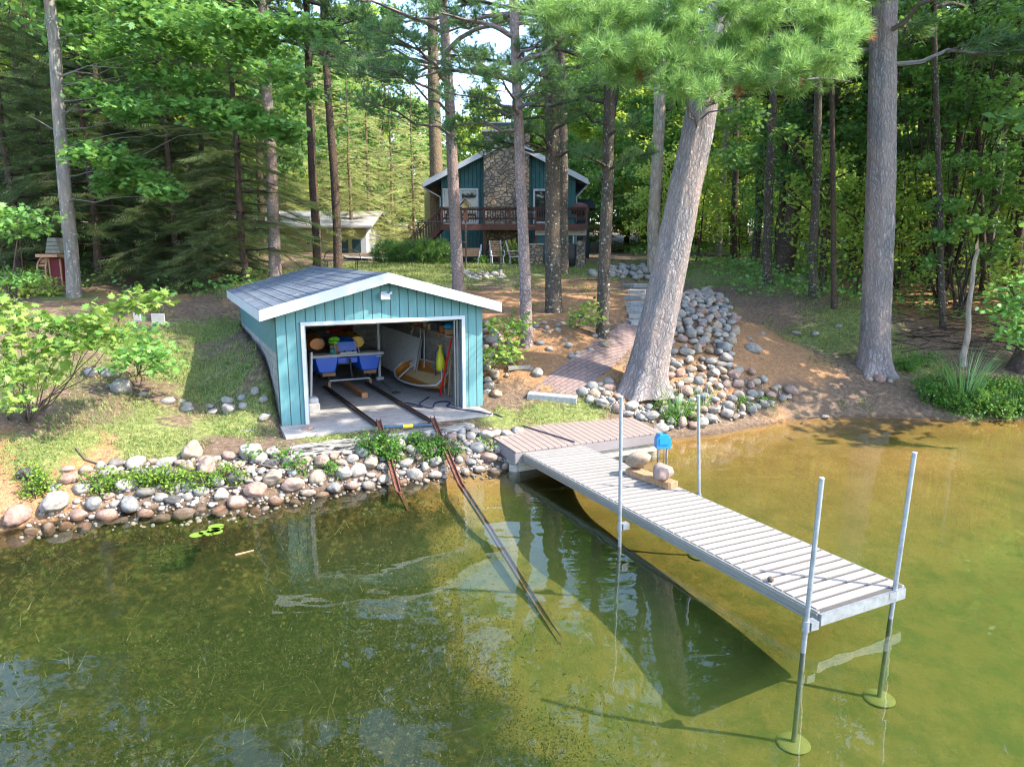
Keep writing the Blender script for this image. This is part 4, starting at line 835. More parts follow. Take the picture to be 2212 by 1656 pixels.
scatter(darts(16, polysampler(worldpoly([(150,800),(560,840),(590,920),(540,900),(250,850)])), lambda t: .22-.12*t**.5), 'sunk in the grass left of the boathouse', 'stones in the left grass', cols=('grey','grey','pale'), sink=.65)
for u, v, r, c, lab in ((1625,757,.24,'grey','flat grey rock in the grass right of the riprap'),(1725,612,.3,'grey','mossy grey boulder between two lichened trunks'),(1718,722,.15,'grey','flat grey stone with a ring shape on the right slope'),(1810,708,.13,'grey','grey stone left of the big straight pine'),
        (1760,725,.14,'grey','grey stone alone on the right slope'),(1876,822,.12,'tan','tan stone at the foot of the big straight pine'),(1898,823,.17,'pink','round brown stone at the foot of the big straight pine'),(1885,806,.1,'pale','pale stone against the flared pine root'),
        (1920,826,.09,'grey','small grey stone right of the round brown one'),(1618,735,.11,'pale','pale stone near the flat grey rock'),(1645,722,.09,'pale','small pale stone on the open right slope'),(265,845,.3,'grey','grey boulder sunk in the grass by the leafy seedling'),(240,815,.2,'grey','dark flat rock behind the sunk grey boulder'),
        (1068,740,.3,'grey','big grey boulder behind the shrub right of the boathouse'),(1055,790,.22,'tan','tan boulder at the right wall of the boathouse'),(1780,905,.12,'grey','small stone awash at the beach'),(690,945,.1,'grey','small stone in front of the boathouse slab')):
    p = ong(u, v); rock(p.x, p.y, r, c, 'rock', lab, 'rock', sink=.55)
flush()
# gravel that fills the gaps
def gravel():
    vs, fs, o = [], [], 0; v0, f0 = ico(1); S = [band(-7.6, xr+.2, -.25, 1.2)]*4 + RS*2
    P = []
    for s in S:
        for _ in range(420):
            x, y = s()
            if x is not None: P.append((x, y))
    P = np.array(P); n = len(P); z = gzn(P[:,0], P[:,1]); r = .02+.045*rng.random(n)**2; p3 = np.c_[P, z+r*.3]; v, f = inst(v0*[1,.8,.65], f0, p3, frames(unit(n)*.3+[0,0,1]), r)
    tag(npmesh('gravel', v, f, M['rubble'], None, True), 'small pebbles and gravel between the shore stones', 'gravel', kind='stuff')
gravel()
# ================================================================ deck platform, dock, posts
M['deck'] = plain('composite_deck_boards', (.24,.19,.17), .7, .13, 5, sc=(1,1,1)); M['deck_skirt'] = plain('deck_skirt', (.20,.18,.185), .65, .1, 5)
M['greywood'] = plain('weathered_grey_timber', (.33,.31,.275), .9, .5, 9, bump=.008, sc=(1,1,4)); M['brownwood'] = plain('brown_lumber', (.30,.18,.10), .85, .4, 10, sc=(2,2,.6), bump=.004)
def platform():
    A, B, C_, D = Vector((-.797,15.236,.43)), Vector((.058,13.2,.43)), Vector((3.215,14.742,.43)), Vector((2.554,16.95,.43)); r = thing('deck_platform', (1.2,15,.43), 'low brown plank deck joining the bank to the aluminium dock', 'deck'); bpy.context.view_layer.update()
    n = 24; bd = MB(); up = Vector((0,0,1)); e1 = (B-A).normalized(); e2 = (C_-B).normalized()
    for i in range(n):
        t0, t1 = i/n, (i+1)/n; p = A.lerp(D, t0), A.lerp(D, t1), B.lerp(C_, t0), B.lerp(C_, t1); g_ = .007; v = [p[0]+e2*g_, p[1]-e2*g_, p[3]-e2*g_+e1*.02, p[2]+e2*g_+e1*.02]; v2 = [q-up*.03 for q in v]
        bd.add(v+v2, [(0,1,2,3),(7,6,5,4),(0,4,5,1),(1,5,6,2),(2,6,7,3),(3,7,4,0)])
    bd.build('decking', M['deck'], r, bevel=.004)
    for p, q in ((A,B),(B,C_),(C_,D)):
        d = (q-p).normalized(); nrm = Vector((d.y,-d.x,0)); mb = MB().bar(p+nrm*.0-up*.135-d*.0, q-up*.135, .03, .2); mb.build('skirt_board', M['deck_skirt'], r)
        MB().bar(p-nrm*.06-up*.33+d*.1, q-nrm*.06-up*.33-d*.1, .05, .19).build('joist', M['greywood'], r)
    for P in (B-e1*.15+e2*.05, B-e1*.15+e2*1.7, C_-e1*.2-e2*.1, A+e1*.7+e2*.1):
        MB().tube([(P.x,P.y,gz(P.x,P.y)-.1),(P.x,P.y,.13)], [.12,.105], 10).build('support_post', M['greywood'], r)
platform()
def dockmat():
    m = NM('pale_dock_planks', .55, .3); a = m.noise(1.1, 6, .7); b = m.noise(11, 5, .75, sc=(1, 1, 1)); ri = m.n('NewGeometry').outputs['Random Per Island']; sp = m.ramp(m.n('TexVoronoi', Vector=m.co('Object'), Scale=2.3).outputs[0], [(.03, 1.), (.05, 0.)])
    c = m.mix(m.math('MULTIPLY', m.ramp(b, [(.42, 0.), (.7, .7)]), m.ramp(a, [(.35, .3), (.65, 1.)])), (.255,.235,.218), (.15,.14,.132)); c = m.mix(m.math('MULTIPLY', ri, .3), c, (.33,.31,.30)); m.color(m.mix(sp, c, (.16,.14,.12))); return m.m
def dock():
    a, b, c, d = Vector((.048,13.607,.37)), Vector((1.333,14.088,.37)), Vector((3.351,7.12,.37)), Vector((4.613,7.745,.37)); up = Vector((0,0,1))
    a = a + (a-c).normalized()*.12; b = b + (b-d).normalized()*.12
    r = thing('dock', (a+c)/2, 'narrow aluminium dock with pale ribbed planks running out over the lake', 'dock'); bpy.context.view_layer.update()
    L1 = (c-a).normalized(); L2 = (d-b).normalized(); x1 = (b-a).normalized()
    for k, (p, q, L) in enumerate(((a,c,L1),(b,d,L2))):
        s = 1 if k else -1; n_ = Vector((L.y,-L.x,0)); n_ = n_ if n_.dot(b-a)*s > 0 else -n_
        MB().bar(p-up*.075, q-up*.075, .035, .15, up).build('side_rail', M['alu'], r, bevel=.004)
        MB().bar(p-up*.028+n_*.025-L*0, q-up*.028+n_*.025, .016, .02).bar(p-up*.12+n_*.024, q-up*.12+n_*.024, .014, .025).build('rail_lip', M['alu'], r)
    MB().bar(c-up*.085+L1*.02, d-up*.085+L2*.02, .04, .13).build('end_rail', M['steel'], r)
    n = 46; w0 = .012; pk, gv = MB(), MB()
    for i in range(n):
        for j, (f0, f1) in enumerate(((.03,.24),(.27,.48),(.51,.70))):
            t0, t1 = (i+f0)/n, (i+f1)/n; v = [a.lerp(c,t0)+x1*.02, b.lerp(d,t0)-x1*.02, b.lerp(d,t1)-x1*.02, a.lerp(c,t1)+x1*.02]; v = [q+up*.012 for q in v]; v2 = [q-up*.02 for q in v]
            pk.add(v+v2, [(0,1,2,3),(7,6,5,4),(0,4,5,1),(1,5,6,2),(2,6,7,3),(3,7,4,0)])
    pk.build('planking', dockmat(), r)
    v = [a+x1*.02, b-x1*.02, d-x1*.02, c+x1*.02]; v = [q-up*.004 for q in v]; v2 = [q-up*.014 for q in v]; gv.add(v+v2, [(0,1,2,3),(7,6,5,4),(0,4,5,1),(1,5,6,2),(2,6,7,3),(3,7,4,0)]); gv.build('groove_shade_base', plain('dock_groove_shade', (.075,.07,.068), .6, .2, 5), r)  # dark sheet under the planks paints the shadow stripes of the grooves
    for t in (.12,.37,.5,.63,.88): MB().bar(a.lerp(c,t)-up*.09, b.lerp(d,t)-up*.09, .04, .06).build('cross_brace', M['alu'], r)
    for (wx, wy), (u, v, Yt) in (((3.131,6.932),(1774.6,1033,7.02)),((4.453,7.655),(1974.9,978,7.74)),((1.576,9.721),(1341.5,857,9.74)),((3.07,10.99),(1508,855,11.02))):
        tp = at(u, v, Yt); bt = Vector((wx, wy, 0)); dd = (tp-bt)/(tp.z); zb = gz(wx, wy); ft = bt + dd*zb
        po = MB().tube([ft, bt, tp], .0265, 14).build('pole', M['steel'], r); MB().tube([tp, tp+dd*.012], [.029,.025], 14).build('cap', M['white'], po)
        k = bt + dd*.24; MB().tube([k, k+dd*.12], .04, 14).build('pole_bracket', M['steel'], r); q = (a+c)/2; inw = ((a+b+c+d)/4-k); inw.z = 0; e = x1 if inw.dot(x1) > 0 else -x1
        MB().bar(k+dd*.065+e*.03, k+dd*.065+e*.13, .10, .09).build('bracket_plate', M['steel'], r)
        MB().lathe((ft.x, ft.y, zb-.01), [(0,.02),(.16,.02),(.18,0)], 20).build('foot_pad', plain('algae_covered_pad', (.17,.165,.05), .8, .2, 4), r)
    return a, b, c, d, L2, x1
dk = dock()
# beam with two boulders on the right edge of the dock
a_, b_, c_, d_, L2_, x1_ = dk
bm0 = onz(*s4(1640,850), .44); bm1 = onz(*s4(2060,1000), .44)
single(MB().bar(bm0, bm1, .24, .11), 'beam', M['brownwood'], 'short thick brown beam lying along the right edge of the dock', 'beam', bevel=.006)
for (x, y), c, lab, sd in (((1712,770),'tan','speckled tan boulder on the dock beam, the one nearer the deck',3),((1950,880),'pink','pinkish cracked boulder on the dock beam, the one nearer the lake end',5)):
    p = onz(*s4(x, y+65), .495); rock(p.x, p.y, .215, c, 'boulder', lab, 'rock', z=.495, sink=-.06, seed=sd, ic=IC3, rot=(.3,.2,sd))
# blue power box on two steel legs
def bluebox():
    p = at(*s4(1962,560), 14.25); r = thing('power_box', (p.x, p.y, 0), 'bright blue gabled box on two steel legs by the deck corner', 'power box'); bpy.context.view_layer.update(); blue = plain('blue_plastic', (.01,.22,.52), .35, .08, 3, spec=.5)
    w_, h_ = .15, .14; MB().prism([(-w_,-h_),(w_,-h_),(w_,.07),(w_-.07,.16),(-w_+.07,.16),(-w_,.07)], p-BB*0+Vector((0,-.11,0)), (1,.15,0), (0,0,1), (-.1,1,0), .2).build('housing', blue, r, bevel=.006)
    MB().box(p+Vector((0,-.12,.02)), (.2,.012,.14), (0,0,.15)).build('face_panel', blue, r); MB().box(p+Vector((.03,-.02,.168)), (.06,.06,.02)).build('lid_catch', M['dark'], r)
    for dx in (-.09,.03,.09): MB().tube([(p.x+dx,p.y,-.3),(p.x+dx,p.y,p.z-.1)], .02 if dx != .03 else .01, 8).build('leg', M['steel'], r)
bluebox()
# ================================================================ launch rails
zf = BH['zf']
def chan(p, q, w_, mat, name, parent=None, mb=None):
    mb = mb or MB(); p, q = Vector(p), Vector(q); d = (q-p).normalized(); x = d.cross(Vector((0,0,1))).normalized(); u = x.cross(d)
    mb.bar(p, q, w_, .018, u); mb.bar(p+x*(w_/2-.01)+u*.025, q+x*(w_/2-.01)+u*.025, .016, .05, u); mb.bar(p-x*(w_/2-.01)+u*.025, q-x*(w_/2-.01)+u*.025, .016, .05, u); return mb
for (i, (p0, p1)) in enumerate((((835,1005),(1235,1305)),((1155,978),(1650,1275)))):
    A, B = onz(*s1(*p0), zf+.03), onz(*s1(*p1), zf+.03); o = single(chan(A, B, .085, None, None), 'boat_rail', M['rustdark'], ('dark steel rail on the boathouse floor, left of the lumber','dark steel rail on the boathouse floor, right of the lumber')[i], 'rail')
for (i, (p0, p1, p2)) in enumerate((((1058,316),(1230,935),(1312,1110)),((1523,295),(1765,872),(2050,1310)))):
    A, B, = onz(*s7(*p0), zf+.14), onz(*s7(*p1), 0); D_ = onz(*s7(*p2), -.42 if i == 0 else -.60); mb = chan(A, B, .10, None, None); chan(B, D_, .10, None, None, mb=mb)
    if i: E_ = onz(1250,1452,-1.1); chan(D_, E_, .10, None, None, mb=mb)
    single(mb, 'boat_rail', M['rust'], ('rusty rail sloping into the lake through the green plants','red rusty rail sloping into the lake nearest the deck')[i], 'rail')
A, B = onz(*s7(1105,374), zf+.12), onz(*s7(1522,352), zf+.12); r = thing('cross_bar', (A+B)/2, 'dark blue bar with yellow tape lying between the two rusty rails', 'bar'); bpy.context.view_layer.update()
MB().tube([A, B], .033, 10).build('bar', plain('slate_blue_paint', (.04,.075,.12), .5), r); MB().tube([A.lerp(B,.4), A.lerp(B,.6)], .037, 12).build('tape_wrap', plain('yellow_tape', (.75,.55,.03), .5, .1), r)
for p0, p1, lab in (((292,592),(1080,498),'long cracked grey timber below the boathouse, the left one'),((1110,478),(1790,395),'cracked grey timber behind the red rail, the one by the deck')):
    A, B = onz(*s7(*p0), .56), onz(*s7(*p1), .56); print('timber', gz(A.x,A.y), gz(B.x,B.y)); mb = MB(); N = 14; pts = [A.lerp(B, k/(N-1)) + Vector((0, random.uniform(-.015,.015), random.uniform(-.012,.012))) for k in range(N)]
    d = (B-A).normalized(); x = Vector((d.y,-d.x,0)); V = []; F = []
    for k, p in enumerate(pts):
        for (sx, sz) in ((-.13,-.11),(-.13,.1),(.13,.11),(.13,-.11)): V.append(p + x*(sx+random.uniform(-.01,.01)) + Vector((0,0,sz+random.uniform(-.01,.01))))
    for k in range(N-1): F += [(k*4+j, k*4+(j+1)%4, k*4+4+(j+1)%4, k*4+4+j) for j in range(4)]
    F += [(3,2,1,0), (N*4-4,N*4-3,N*4-2,N*4-1)]; mm = NM('cracked_timber'+str(len(F)+int(p0[0])), .95, .1)
    P = mm.n('NewGeometry').outputs['Position']; al = mm.n('Mapping', Vector=P, Rotation=(0,0,-math.atan2(d.y,d.x)), Scale=(1,1,1)).outputs[0]; al = mm.n('Mapping', Vector=al, Scale=(3.2,26,26)).outputs[0]
    k_ = mm.noise(1., 5, .6, co=al); mm.color(mm.ramp(k_, [(.40,(.02,.018,.016)),(.47,(.20,.19,.175)),(.62,(.40,.385,.36))])); mm.bump(k_, .03)
    single(MB().add(V, F), 'timber', mm.m, lab, 'timber')
# ================================================================ brick path, kerb stone and stone steps
def path():
    edge = [((1140,858),(1232,868)),((1178,822),(1272,836)),((1218,790),(1318,800)),((1262,757),(1352,764)),((1306,727),(1382,732)),((1352,697),(1418,702))]
    m = NM('brick_paving', .85, .2); P = m.n('NewGeometry').outputs['Position']; mp = m.n('Mapping', Vector=P, Rotation=(0,0,R(-38))).outputs[0]
    b = m.n('TexBrick', Vector=mp, Color1=(.25,.165,.15,1), Color2=(.19,.14,.13,1), Mortar=(.06,.045,.04,1), Scale=1., Mortar__Size=.008, Brick__Width=.22, Row__Height=.11)
    m.color(m.mix(.35, b.outputs[0], m.ramp(m.noise(2.5, 6, .7, co=P), [(.3,(.09,.065,.06)),(.7,(.28,.22,.20))]))); m.bump(b.outputs[1], -.01)
    W_ = [[ong(*a), ong(*b)] for a, b in edge]; V = []; F = []; k = 8; n = 8; rows = []
    for i in range(len(W_)-1):
        for j in range(n): rows.append([W_[i][s].lerp(W_[i+1][s], j/n) for s in (0, 1)])
    rows.append(W_[-1])
    for a, b in rows:
        for j in range(k+1): p = a.lerp(b, j/k); V.append((p.x, p.y, gz(p.x, p.y)+.035))
    F = [(i*(k+1)+j, i*(k+1)+j+1, (i+1)*(k+1)+j+1, (i+1)*(k+1)+j) for i in range(len(rows)-1) for j in range(k)]
    # earth-free skirt so the paving has body
    nV = len(V); ring = [i*(k+1) for i in range(len(rows))] + [(len(rows)-1)*(k+1)+j for j in range(1, k+1)] + [i*(k+1)+k for i in range(len(rows)-2, -1, -1)] + [j for j in range(k-1, 0, -1)]
    V += [(V[i][0], V[i][1], V[i][2]-.15) for i in ring]; F += [(ring[j], ring[(j+1)%len(ring)], nV+(j+1)%len(ring), nV+j) for j in range(len(ring))]
    me = MB().add(V, F).build('brick_path', m.m); tag(me, 'curving red brick path climbing from the deck to the stone steps', kind='structure')
    A, B = ong(1142,858), ong(1236,868); c = (A+B)/2; d = (B-A).normalized(); c.z = gz(c.x,c.y)+.06
    stone = plain('kerb_stone', (.24,.25,.25), .9, .4, 16, bump=.01)
    single(MB().bar(A-d*.02+Vector((0,.08,.02)), B+d*.12+Vector((0,.08,.02)), .42, .17), 'kerb_stone', stone, 'grey granite slab ending the brick path at the lawn', 'slab', bevel=.02)
    st = [(1358,1420,700),(1358,1412,686),(1360,1408,672),(1362,1402,660),(1362,1400,645),(1360,1398,632),(1358,1396,620)]
    z0 = gz(*ong(1385,702)[:2])
    for i, (u0, u1, v) in enumerate(st):
        A, B = ong(u0, v), ong(u1, v); A.z = B.z = (A.z+B.z)/2+.0; y = Vector((0,.22,0))
        lab = ('lowest','second','third','middle','fifth','sixth','topmost')[i]
        single(MB().bar(A+y-Vector((0,0,.08)), B+y-Vector((0,0,.08)), .78, .36), 'stone_step', stone, f'{lab} grey stone step above the brick path', 'step', 'stone steps of the path', bevel=.015)
path()
# pale timbers and sticks on the slope
for u0, v0, u1, v1, lab in ((1072,765,1115,764,'split grey board on the slope, the upper of two beside the shrub'),(1078,775,1112,776,'split grey board on the slope, the lower of two beside the shrub'),(1098,800,1145,798,'weathered board at the foot of the slope near the path')):
    A, B = ong(u0,v0), ong(u1,v1); single(MB().bar(A+Vector((0,0,.05)), B+Vector((0,0,.05)), .14, .09), 'board', M['greywood'], lab, 'board')
for pts, lab in (([(1082,770),(1092,790),(1100,815)],'bare curved branch leaning on stones beside the boathouse'),([(1730,920),(1742,908),(1768,903)],'pale driftwood stick at the beach edge'),([(465,1062),(560,1058),(620,1050)],'thin bare stick lying along the rocks of the left shore'),
                 ([(285,858),(330,862),(360,856),(385,866)],'bare fallen branch in the grass by the sunk grey boulder'),([(560,1012),(600,1018),(632,1010)],'thin twig across the pink boulders'),([(165,975),(185,1000),(230,1012)],'dead forked branch on the left bank')):
    P = [ong(u, v)+Vector((0,0,.04)) for u, v in pts]; single(MB().tube(P, [.02,.016,.012,.008][:len(P)], 6), 'branch', M['twig'], lab, 'branch')
# ================================================================ what the boathouse holds
FL = lambda x, y, h=0: onz(*s2(x, y), zf+h)
LM = Matrix.Translation(BO) @ Matrix.Rotation(byw, 4, 'Z')
def loc_of(p): q = LM.inverted() @ Vector(p); return q            # to (along, depth, height)
blue = plain('blue_polyethylene', (.005,.10,.62), .3, .12, 2, spec=.5); yel = plain('yellow_polyethylene', (.75,.42,.01), .35, .1, 2, spec=.5); org = plain('orange_polyethylene', (.62,.20,.02), .35, .15, 2, spec=.5)
greyp = plain('grey_plastic', (.42,.43,.46), .5, .08, 4)
def local_thing(name, a, b, h, label, cat, group=None):
    r = thing(name, LM @ Vector((a, b, h)), label, cat, byw, group); bpy.context.view_layer.update(); return r
def lbox(c, d, rot=None, mb=None): return (mb or MB()).box(c, d, rot, LM)
def ltube(pts, r, n=8, mb=None, **k): return (mb or MB()).tube([LM @ Vector(p) for p in pts], r, n, **k)
def loft(secs, closed=True):
    """secs: list of rings of equal length"""
    mb = MB(); n = len(secs[0]); V = [LM @ Vector(p) for s in secs for p in s]; F = [(i*n+j, i*n+(j+1) % n, (i+1)*n+(j+1) % n, (i+1)*n+j) for i in range(len(secs)-1) for j in range(n)]
    mb.add(V, F, True); mb.add([V[j] for j in range(n)], [tuple(range(n))]); mb.add([V[-n+j] for j in range(n)], [tuple(range(n))]); return mb
fc = loc_of(FL(700,960)); pb = fc.y; pa = fc.x; pb -= .25
wl = loc_of(at(*s2(270,620), (LM @ Vector((pa, pb, 0))).y)).x
def pedal_boat():
    x0 = pa-1.0; W_ = 1.9; z0, z1 = .40, .83; r = local_thing('pedal_boat', x0+W_/2, pb+.2, .0, 'blue twin hulled pedal boat on a launching cart inside the boathouse', 'pedal boat')
    for i, xa in enumerate((x0+.06, x0+W_-.70)):
        S = []
        for b, s, zz in ((pb-.02,.86,.04),(pb+.05,1,0),(pb+1.6,1,0),(pb+2.1,.7,.14)):
            c = xa+.32; w1, w0 = .32*s, .24*s; S.append([(c-w1,b,z1),(c-w1*.97,b,z1-.12),(c-w0,b,z0+zz+.03),(c-w0*.85,b,z0+zz),(c+w0*.85,b,z0+zz),(c+w0,b,z0+zz+.03),(c+w1*.97,b,z1-.12),(c+w1,b,z1)])
        loft(S).build('hull', blue, r)
    S = [[(x0+.02-.0,b,z1+.0),(x0+W_,b,z1),(x0+W_+.02,b,z1+.035),(x0+W_-.03,b,z1+.07),(x0+.03,b,z1+.07),(x0-.02,b,z1+.035)] for b in (pb-.08,pb+2.1)]
    loft(S).build('deck', greyp, r); lbox((x0+W_/2,pb+.3,z1-.12),(.5,.5,.14)).build('bridge', blue, r)
    for i, xa in enumerate((x0+.34, x0+W_-.36)): lbox((xa,pb+.42,z1+.085),(.52,.7,.03)).build('foot_mat', plain('grey_mat', (.11,.11,.12), .9), r)
    S = [[(x0+W_/2-w_,b,z1+.07),(x0+W_/2+w_,b,z1+.07),(x0+W_/2+w_*.8,b+.06,z1+.07+h),(x0+W_/2-w_*.8,b+.06,z1+.07+h)] for b, w_, h in ((pb+.2,.30,.28),(pb+.28,.29,.34),(pb+.7,.24,.38))]; loft(S).build('console', blue, r)
    for s in (-1, 1): ltube([(x0+W_/2+s*.33,pb+.08,z1+.05),(x0+W_/2+s*.30,pb+.2,z1+.3),(x0+W_/2+s*.24,pb+.35,z1+.42)], .016, 6).build('trim_strip', greyp, r)
    lbox((x0+W_/2,pb-.02,z1+.09),(.44,.12,.07)).build('pedal_tray', M['white'], r)
    for s in (-1, 1): ltube([(x0+W_/2+s*.11,pb-.08,z1+.12),(x0+W_/2+s*.11,pb-.08,z1+.17)], .025, 8).build('knob', M['dark'], r)
    lbox((x0+W_-.12,pb-.03,z1-.05),(.14,.012,.035)).build('plate', M['white'], r)
    ltube([(x0+W_/2+.02,pb-.1,z1-.05),(x0+W_/2+.03,pb-.12,.5),(x0+W_/2+.06,pb-.12,.28)], .028, 8).build('rudder', M['dark'], r)
    # cart
    c = local_thing('boat_cart', x0+W_/2, pb, 0, 'grey steel rail cart carrying the blue pedal boat', 'cart'); L_, R_ = loc_of(FL(415,985)), loc_of(FL(975,960))
    ltube([(L_.x,pb-.03,.2),(R_.x,pb-.03,.2)], .035, 8).build('axle_bar', M['steel'], c)
    for q in (L_, R_): lbox((q.x,pb-.03,.10),(.07,.07,.16)).build('wheel_block', M['brownwood'], c); ltube([(q.x,pb-.03,.28),(q.x,pb+1.8,.28)], .03, 6).build('bunk', M['rustdark'], c); lbox((q.x+.02,pb+.1,.36),(.34,.14,.09)).build('cradle', M['brownwood'], c)
pedal_boat()
def kayak(x, col, lab, lr):
    y0 = pb+.75; r = local_thing('kayak', x, y0+1.4, 1.0, lab, 'kayak'); S = []
    for t in np.linspace(0, 1, 11):
        s = max(.10, math.sin(math.pi*min(1, max(0, (t*.86+.16))))**.55) ; w_, h_ = .30*s, .235*s; zc = 1.07+.10*abs(t-.5)**2; S.append([(x+w_*math.cos(a), y0+2.8*t, zc+h_*math.sin(a)) for a in np.linspace(0, 2*math.pi, 13)[:-1]])
    loft(S).build('hull', col, r); ltube([(x+.17*math.cos(a), y0+1.3+.4*math.sin(a), 1.31) for a in np.linspace(0,2*math.pi,14)[:-1]], .02, 6, closed=True).build('cockpit_rim', M['dark'], r)
    ltube([(x+.1,y0+.02,1.25),(x+.18,y0-.02,1.18),(x+.12,y0,1.1)], .012, 6).build('grab_loop', M['white'], r)
kayak(pa-.70, org, 'orange kayak racked behind the left hull of the pedal boat', 1); kayak(pa+.38, yel, 'yellow kayak racked behind the right hull of the pedal boat', 1)
r = local_thing('kayak', pa+.05, pb+2.2, 1.1, 'dark red kayak lying across behind the blue console', 'kayak')
S = [[(pa-.35+1.3*t, pb+1.1+1.2*t, 1.34+.14*s*math.sin(a)) if False else (pa-.3+1.1*t+.2*s*math.cos(a), pb+1.3+1.6*t, 1.36+.12*s*math.sin(a)) for a in np.linspace(0,6.283,11)[:-1]] for t, s in ((0,.25),(.2,.8),(.5,1),(.8,.8),(1,.2))]
loft(S).build('hull', plain('dark_red_plastic', (.22,.03,.02), .4), r)
def blobby(name, a, b, h, rx, ry, rz, mat, label, cat, strap=True):
    r = local_thing(name, a, b, h, label, cat); v, f = rockshape(IC2, int(a*100)); v = v*[rx, ry, rz*1.3]
    mb = MB().add([LM @ Vector((a+p[0], b+p[1], h+rz+p[2])) for p in v], [tuple(q) for q in f], True); mb.build('shell', mat, r)
    if strap: ltube([(a-rx*.9,b-ry*.3,h+rz),(a,b-ry*1.02,h+rz*1.1),(a+rx*.9,b-ry*.3,h+rz)], .012, 6).build('strap', M['dark'], r)
blobby('life_vest', pa-.36, pb+.28, 1.10, .17, .15, .13, plain('lime_fabric', (.18,.62,.03), .7), 'lime green life vest piled on the left side of the pedal boat', 'life vest')
lbox((pa-.36,pb+.3,.99),(.22,.2,.24)).build('x', M['brownwood']); bpy.data.objects['x'].name = 'wooden_box'; tag(bpy.data.objects['wooden_box'], 'small brown box under the lime green life vest', 'box')
blobby('water_toy', pa-.62, pb+.9, 1.58, .18, .12, .12, plain('yellow_rubber', (.75,.52,.02), .5), 'yellow float hanging above the orange kayak', 'float', True)
ltube([(pa-.62,pb+.9,1.7),(pa-.5,pb+.9,2.3)], .01, 5).build('y', M['dark']); o = bpy.data.objects['y']; o.name = 'cord'; tag(o, 'dark cord holding the yellow float to the ceiling', 'cord')
blobby('bottle', pa-.44, pb+.05, .88, .06, .06, .09, plain('teal_plastic', (.02,.28,.30), .4), 'small teal jug standing on the pedal boat deck', 'jug', False)
# timber baulk, floor clutter
A, B = FL(690,965,.06), FL(905,1100,.06); single(MB().bar(A+(A-B)*.5, B, .15, .13), 'lumber', plain('fresh_sawn_lumber', (.36,.17,.08), .8, .35, 9), 'thick reddish baulk of lumber lying between the floor rails', 'lumber', bevel=.004)
q = loc_of(FL(250,1330)); mb = lbox((q.x,q.y+.1,.1),(.24,.2,.2)); single(mb, 'concrete_block', M['conc'], 'pale concrete block just inside the left door jamb', 'block', bevel=.008)
o = lbox((q.x+.03,q.y+.35,.15),(.22,.3,.3)); single(o, 'bucket', M['white_wood'], 'off white tub behind the concrete block', 'tub', bevel=.05)
q2 = loc_of(FL(215,1180)); r = local_thing('window_screen', q2.x-.08, q2.y, 0, 'dark framed screen panel leaning inside the left jamb', 'panel'); lbox((q2.x-.06,q2.y+.15,.62),(.03,.75,1.2),(0,.06,0)).build('pane', M['dark'], r); lbox((q2.x-.03,q2.y-.22,.62),(.045,.03,1.22),(0,.06,0)).build('frame', greyp, r)
def dinghy():
    F0, F1 = loc_of(FL(1215,905)), loc_of(FL(1800,1112)); e = (F1-F0); Ln = e.length*1.0; e.normalize(); e = Vector((e.x, e.y, .0)).normalized(); Ln = 2.6
    n_ = Vector((1,0,0)); n_ = (n_ - e*n_.dot(e)).normalized(); up = (Vector((0,0,.62)) + n_*.78).normalized(); dp = (n_*.62 - Vector((0,0,.78))).normalized(); W_ = .86; c0 = F0 + Vector((0,0,.13)) - n_*.02
    prof = [(0,.30),(.04,.52),(.12,.74),(.25,.93),(.42,1),(.6,.97),(.76,.86),(.9,.68),(1,.50)]
    r = local_thing('rowing_dinghy', c0.x+.7, c0.y, 0, 'small varnished dinghy with a white rim tipped on its side by the right wall', 'dinghy')
    def ring(s, depth, bot=0): # outline in the gunwale plane
        L_ = [(t*Ln, .5*W_ - .5*W_*w_*s) for t, w_ in prof]; U = [(t*Ln, .5*W_ + .5*W_*w_*s) for t, w_ in prof[::-1]]; return [c0 + e*x + up*y + dp*depth for x, y in L_+U]
    n = len(ring(1,0)); R0, R1, R2 = ring(1.0,0), ring(.95,.07), ring(.84,.16); 
    def shell(A_, B_): mb = MB(); V = [LM @ p for p in A_+B_]; mb.add(V, [(i, (i+1)%n, n+(i+1)%n, n+i) for i in range(n)], True); return mb
    mb = shell(R0, R1); mb.add([LM @ p for p in R1+R2], [(i, (i+1)%n, n+(i+1)%n, n+i) for i in range(n)], True); mb.build('side_planking', plain('orange_varnish', (.42,.16,.025), .35, .25, 3, spec=.5), r)
    MB().add([LM @ p for p in R2], [tuple(range(n))]).build('bottom', plain('varnished_bottom', (.42,.17,.03), .35, .2, 3), r)
    pl = [c0 + e*x + up*y + dp*.15 for x, y in ((.08*Ln,.5*W_-.1),(.9*Ln,.5*W_-.2),(.97*Ln,.5*W_),(.9*Ln,.5*W_+.2),(.08*Ln,.5*W_+.1))]; MB().add([LM @ p for p in pl], [(0,1,2,3,4)]).build('floor_board', plain('tan_plywood', (.56,.40,.22), .5, .1, 3), r)
    MB().tube([LM @ p for p in R0], .028, 8, closed=True).build('gunwale', M['white'], r)
    mid = lambda t, y, d: c0 + e*(t*Ln) + up*(W_*y) + dp*d
    MB().tube([LM @ mid(.22,.08,.02), LM @ mid(.24,.92,.02)], .022, 8).build('thwart', greyp, r); MB().bar(LM @ mid(.78,.42,.2), LM @ mid(.88,.42,.2), .02, .03).build('centreboard_slot', M['dark'], r)
dinghy()
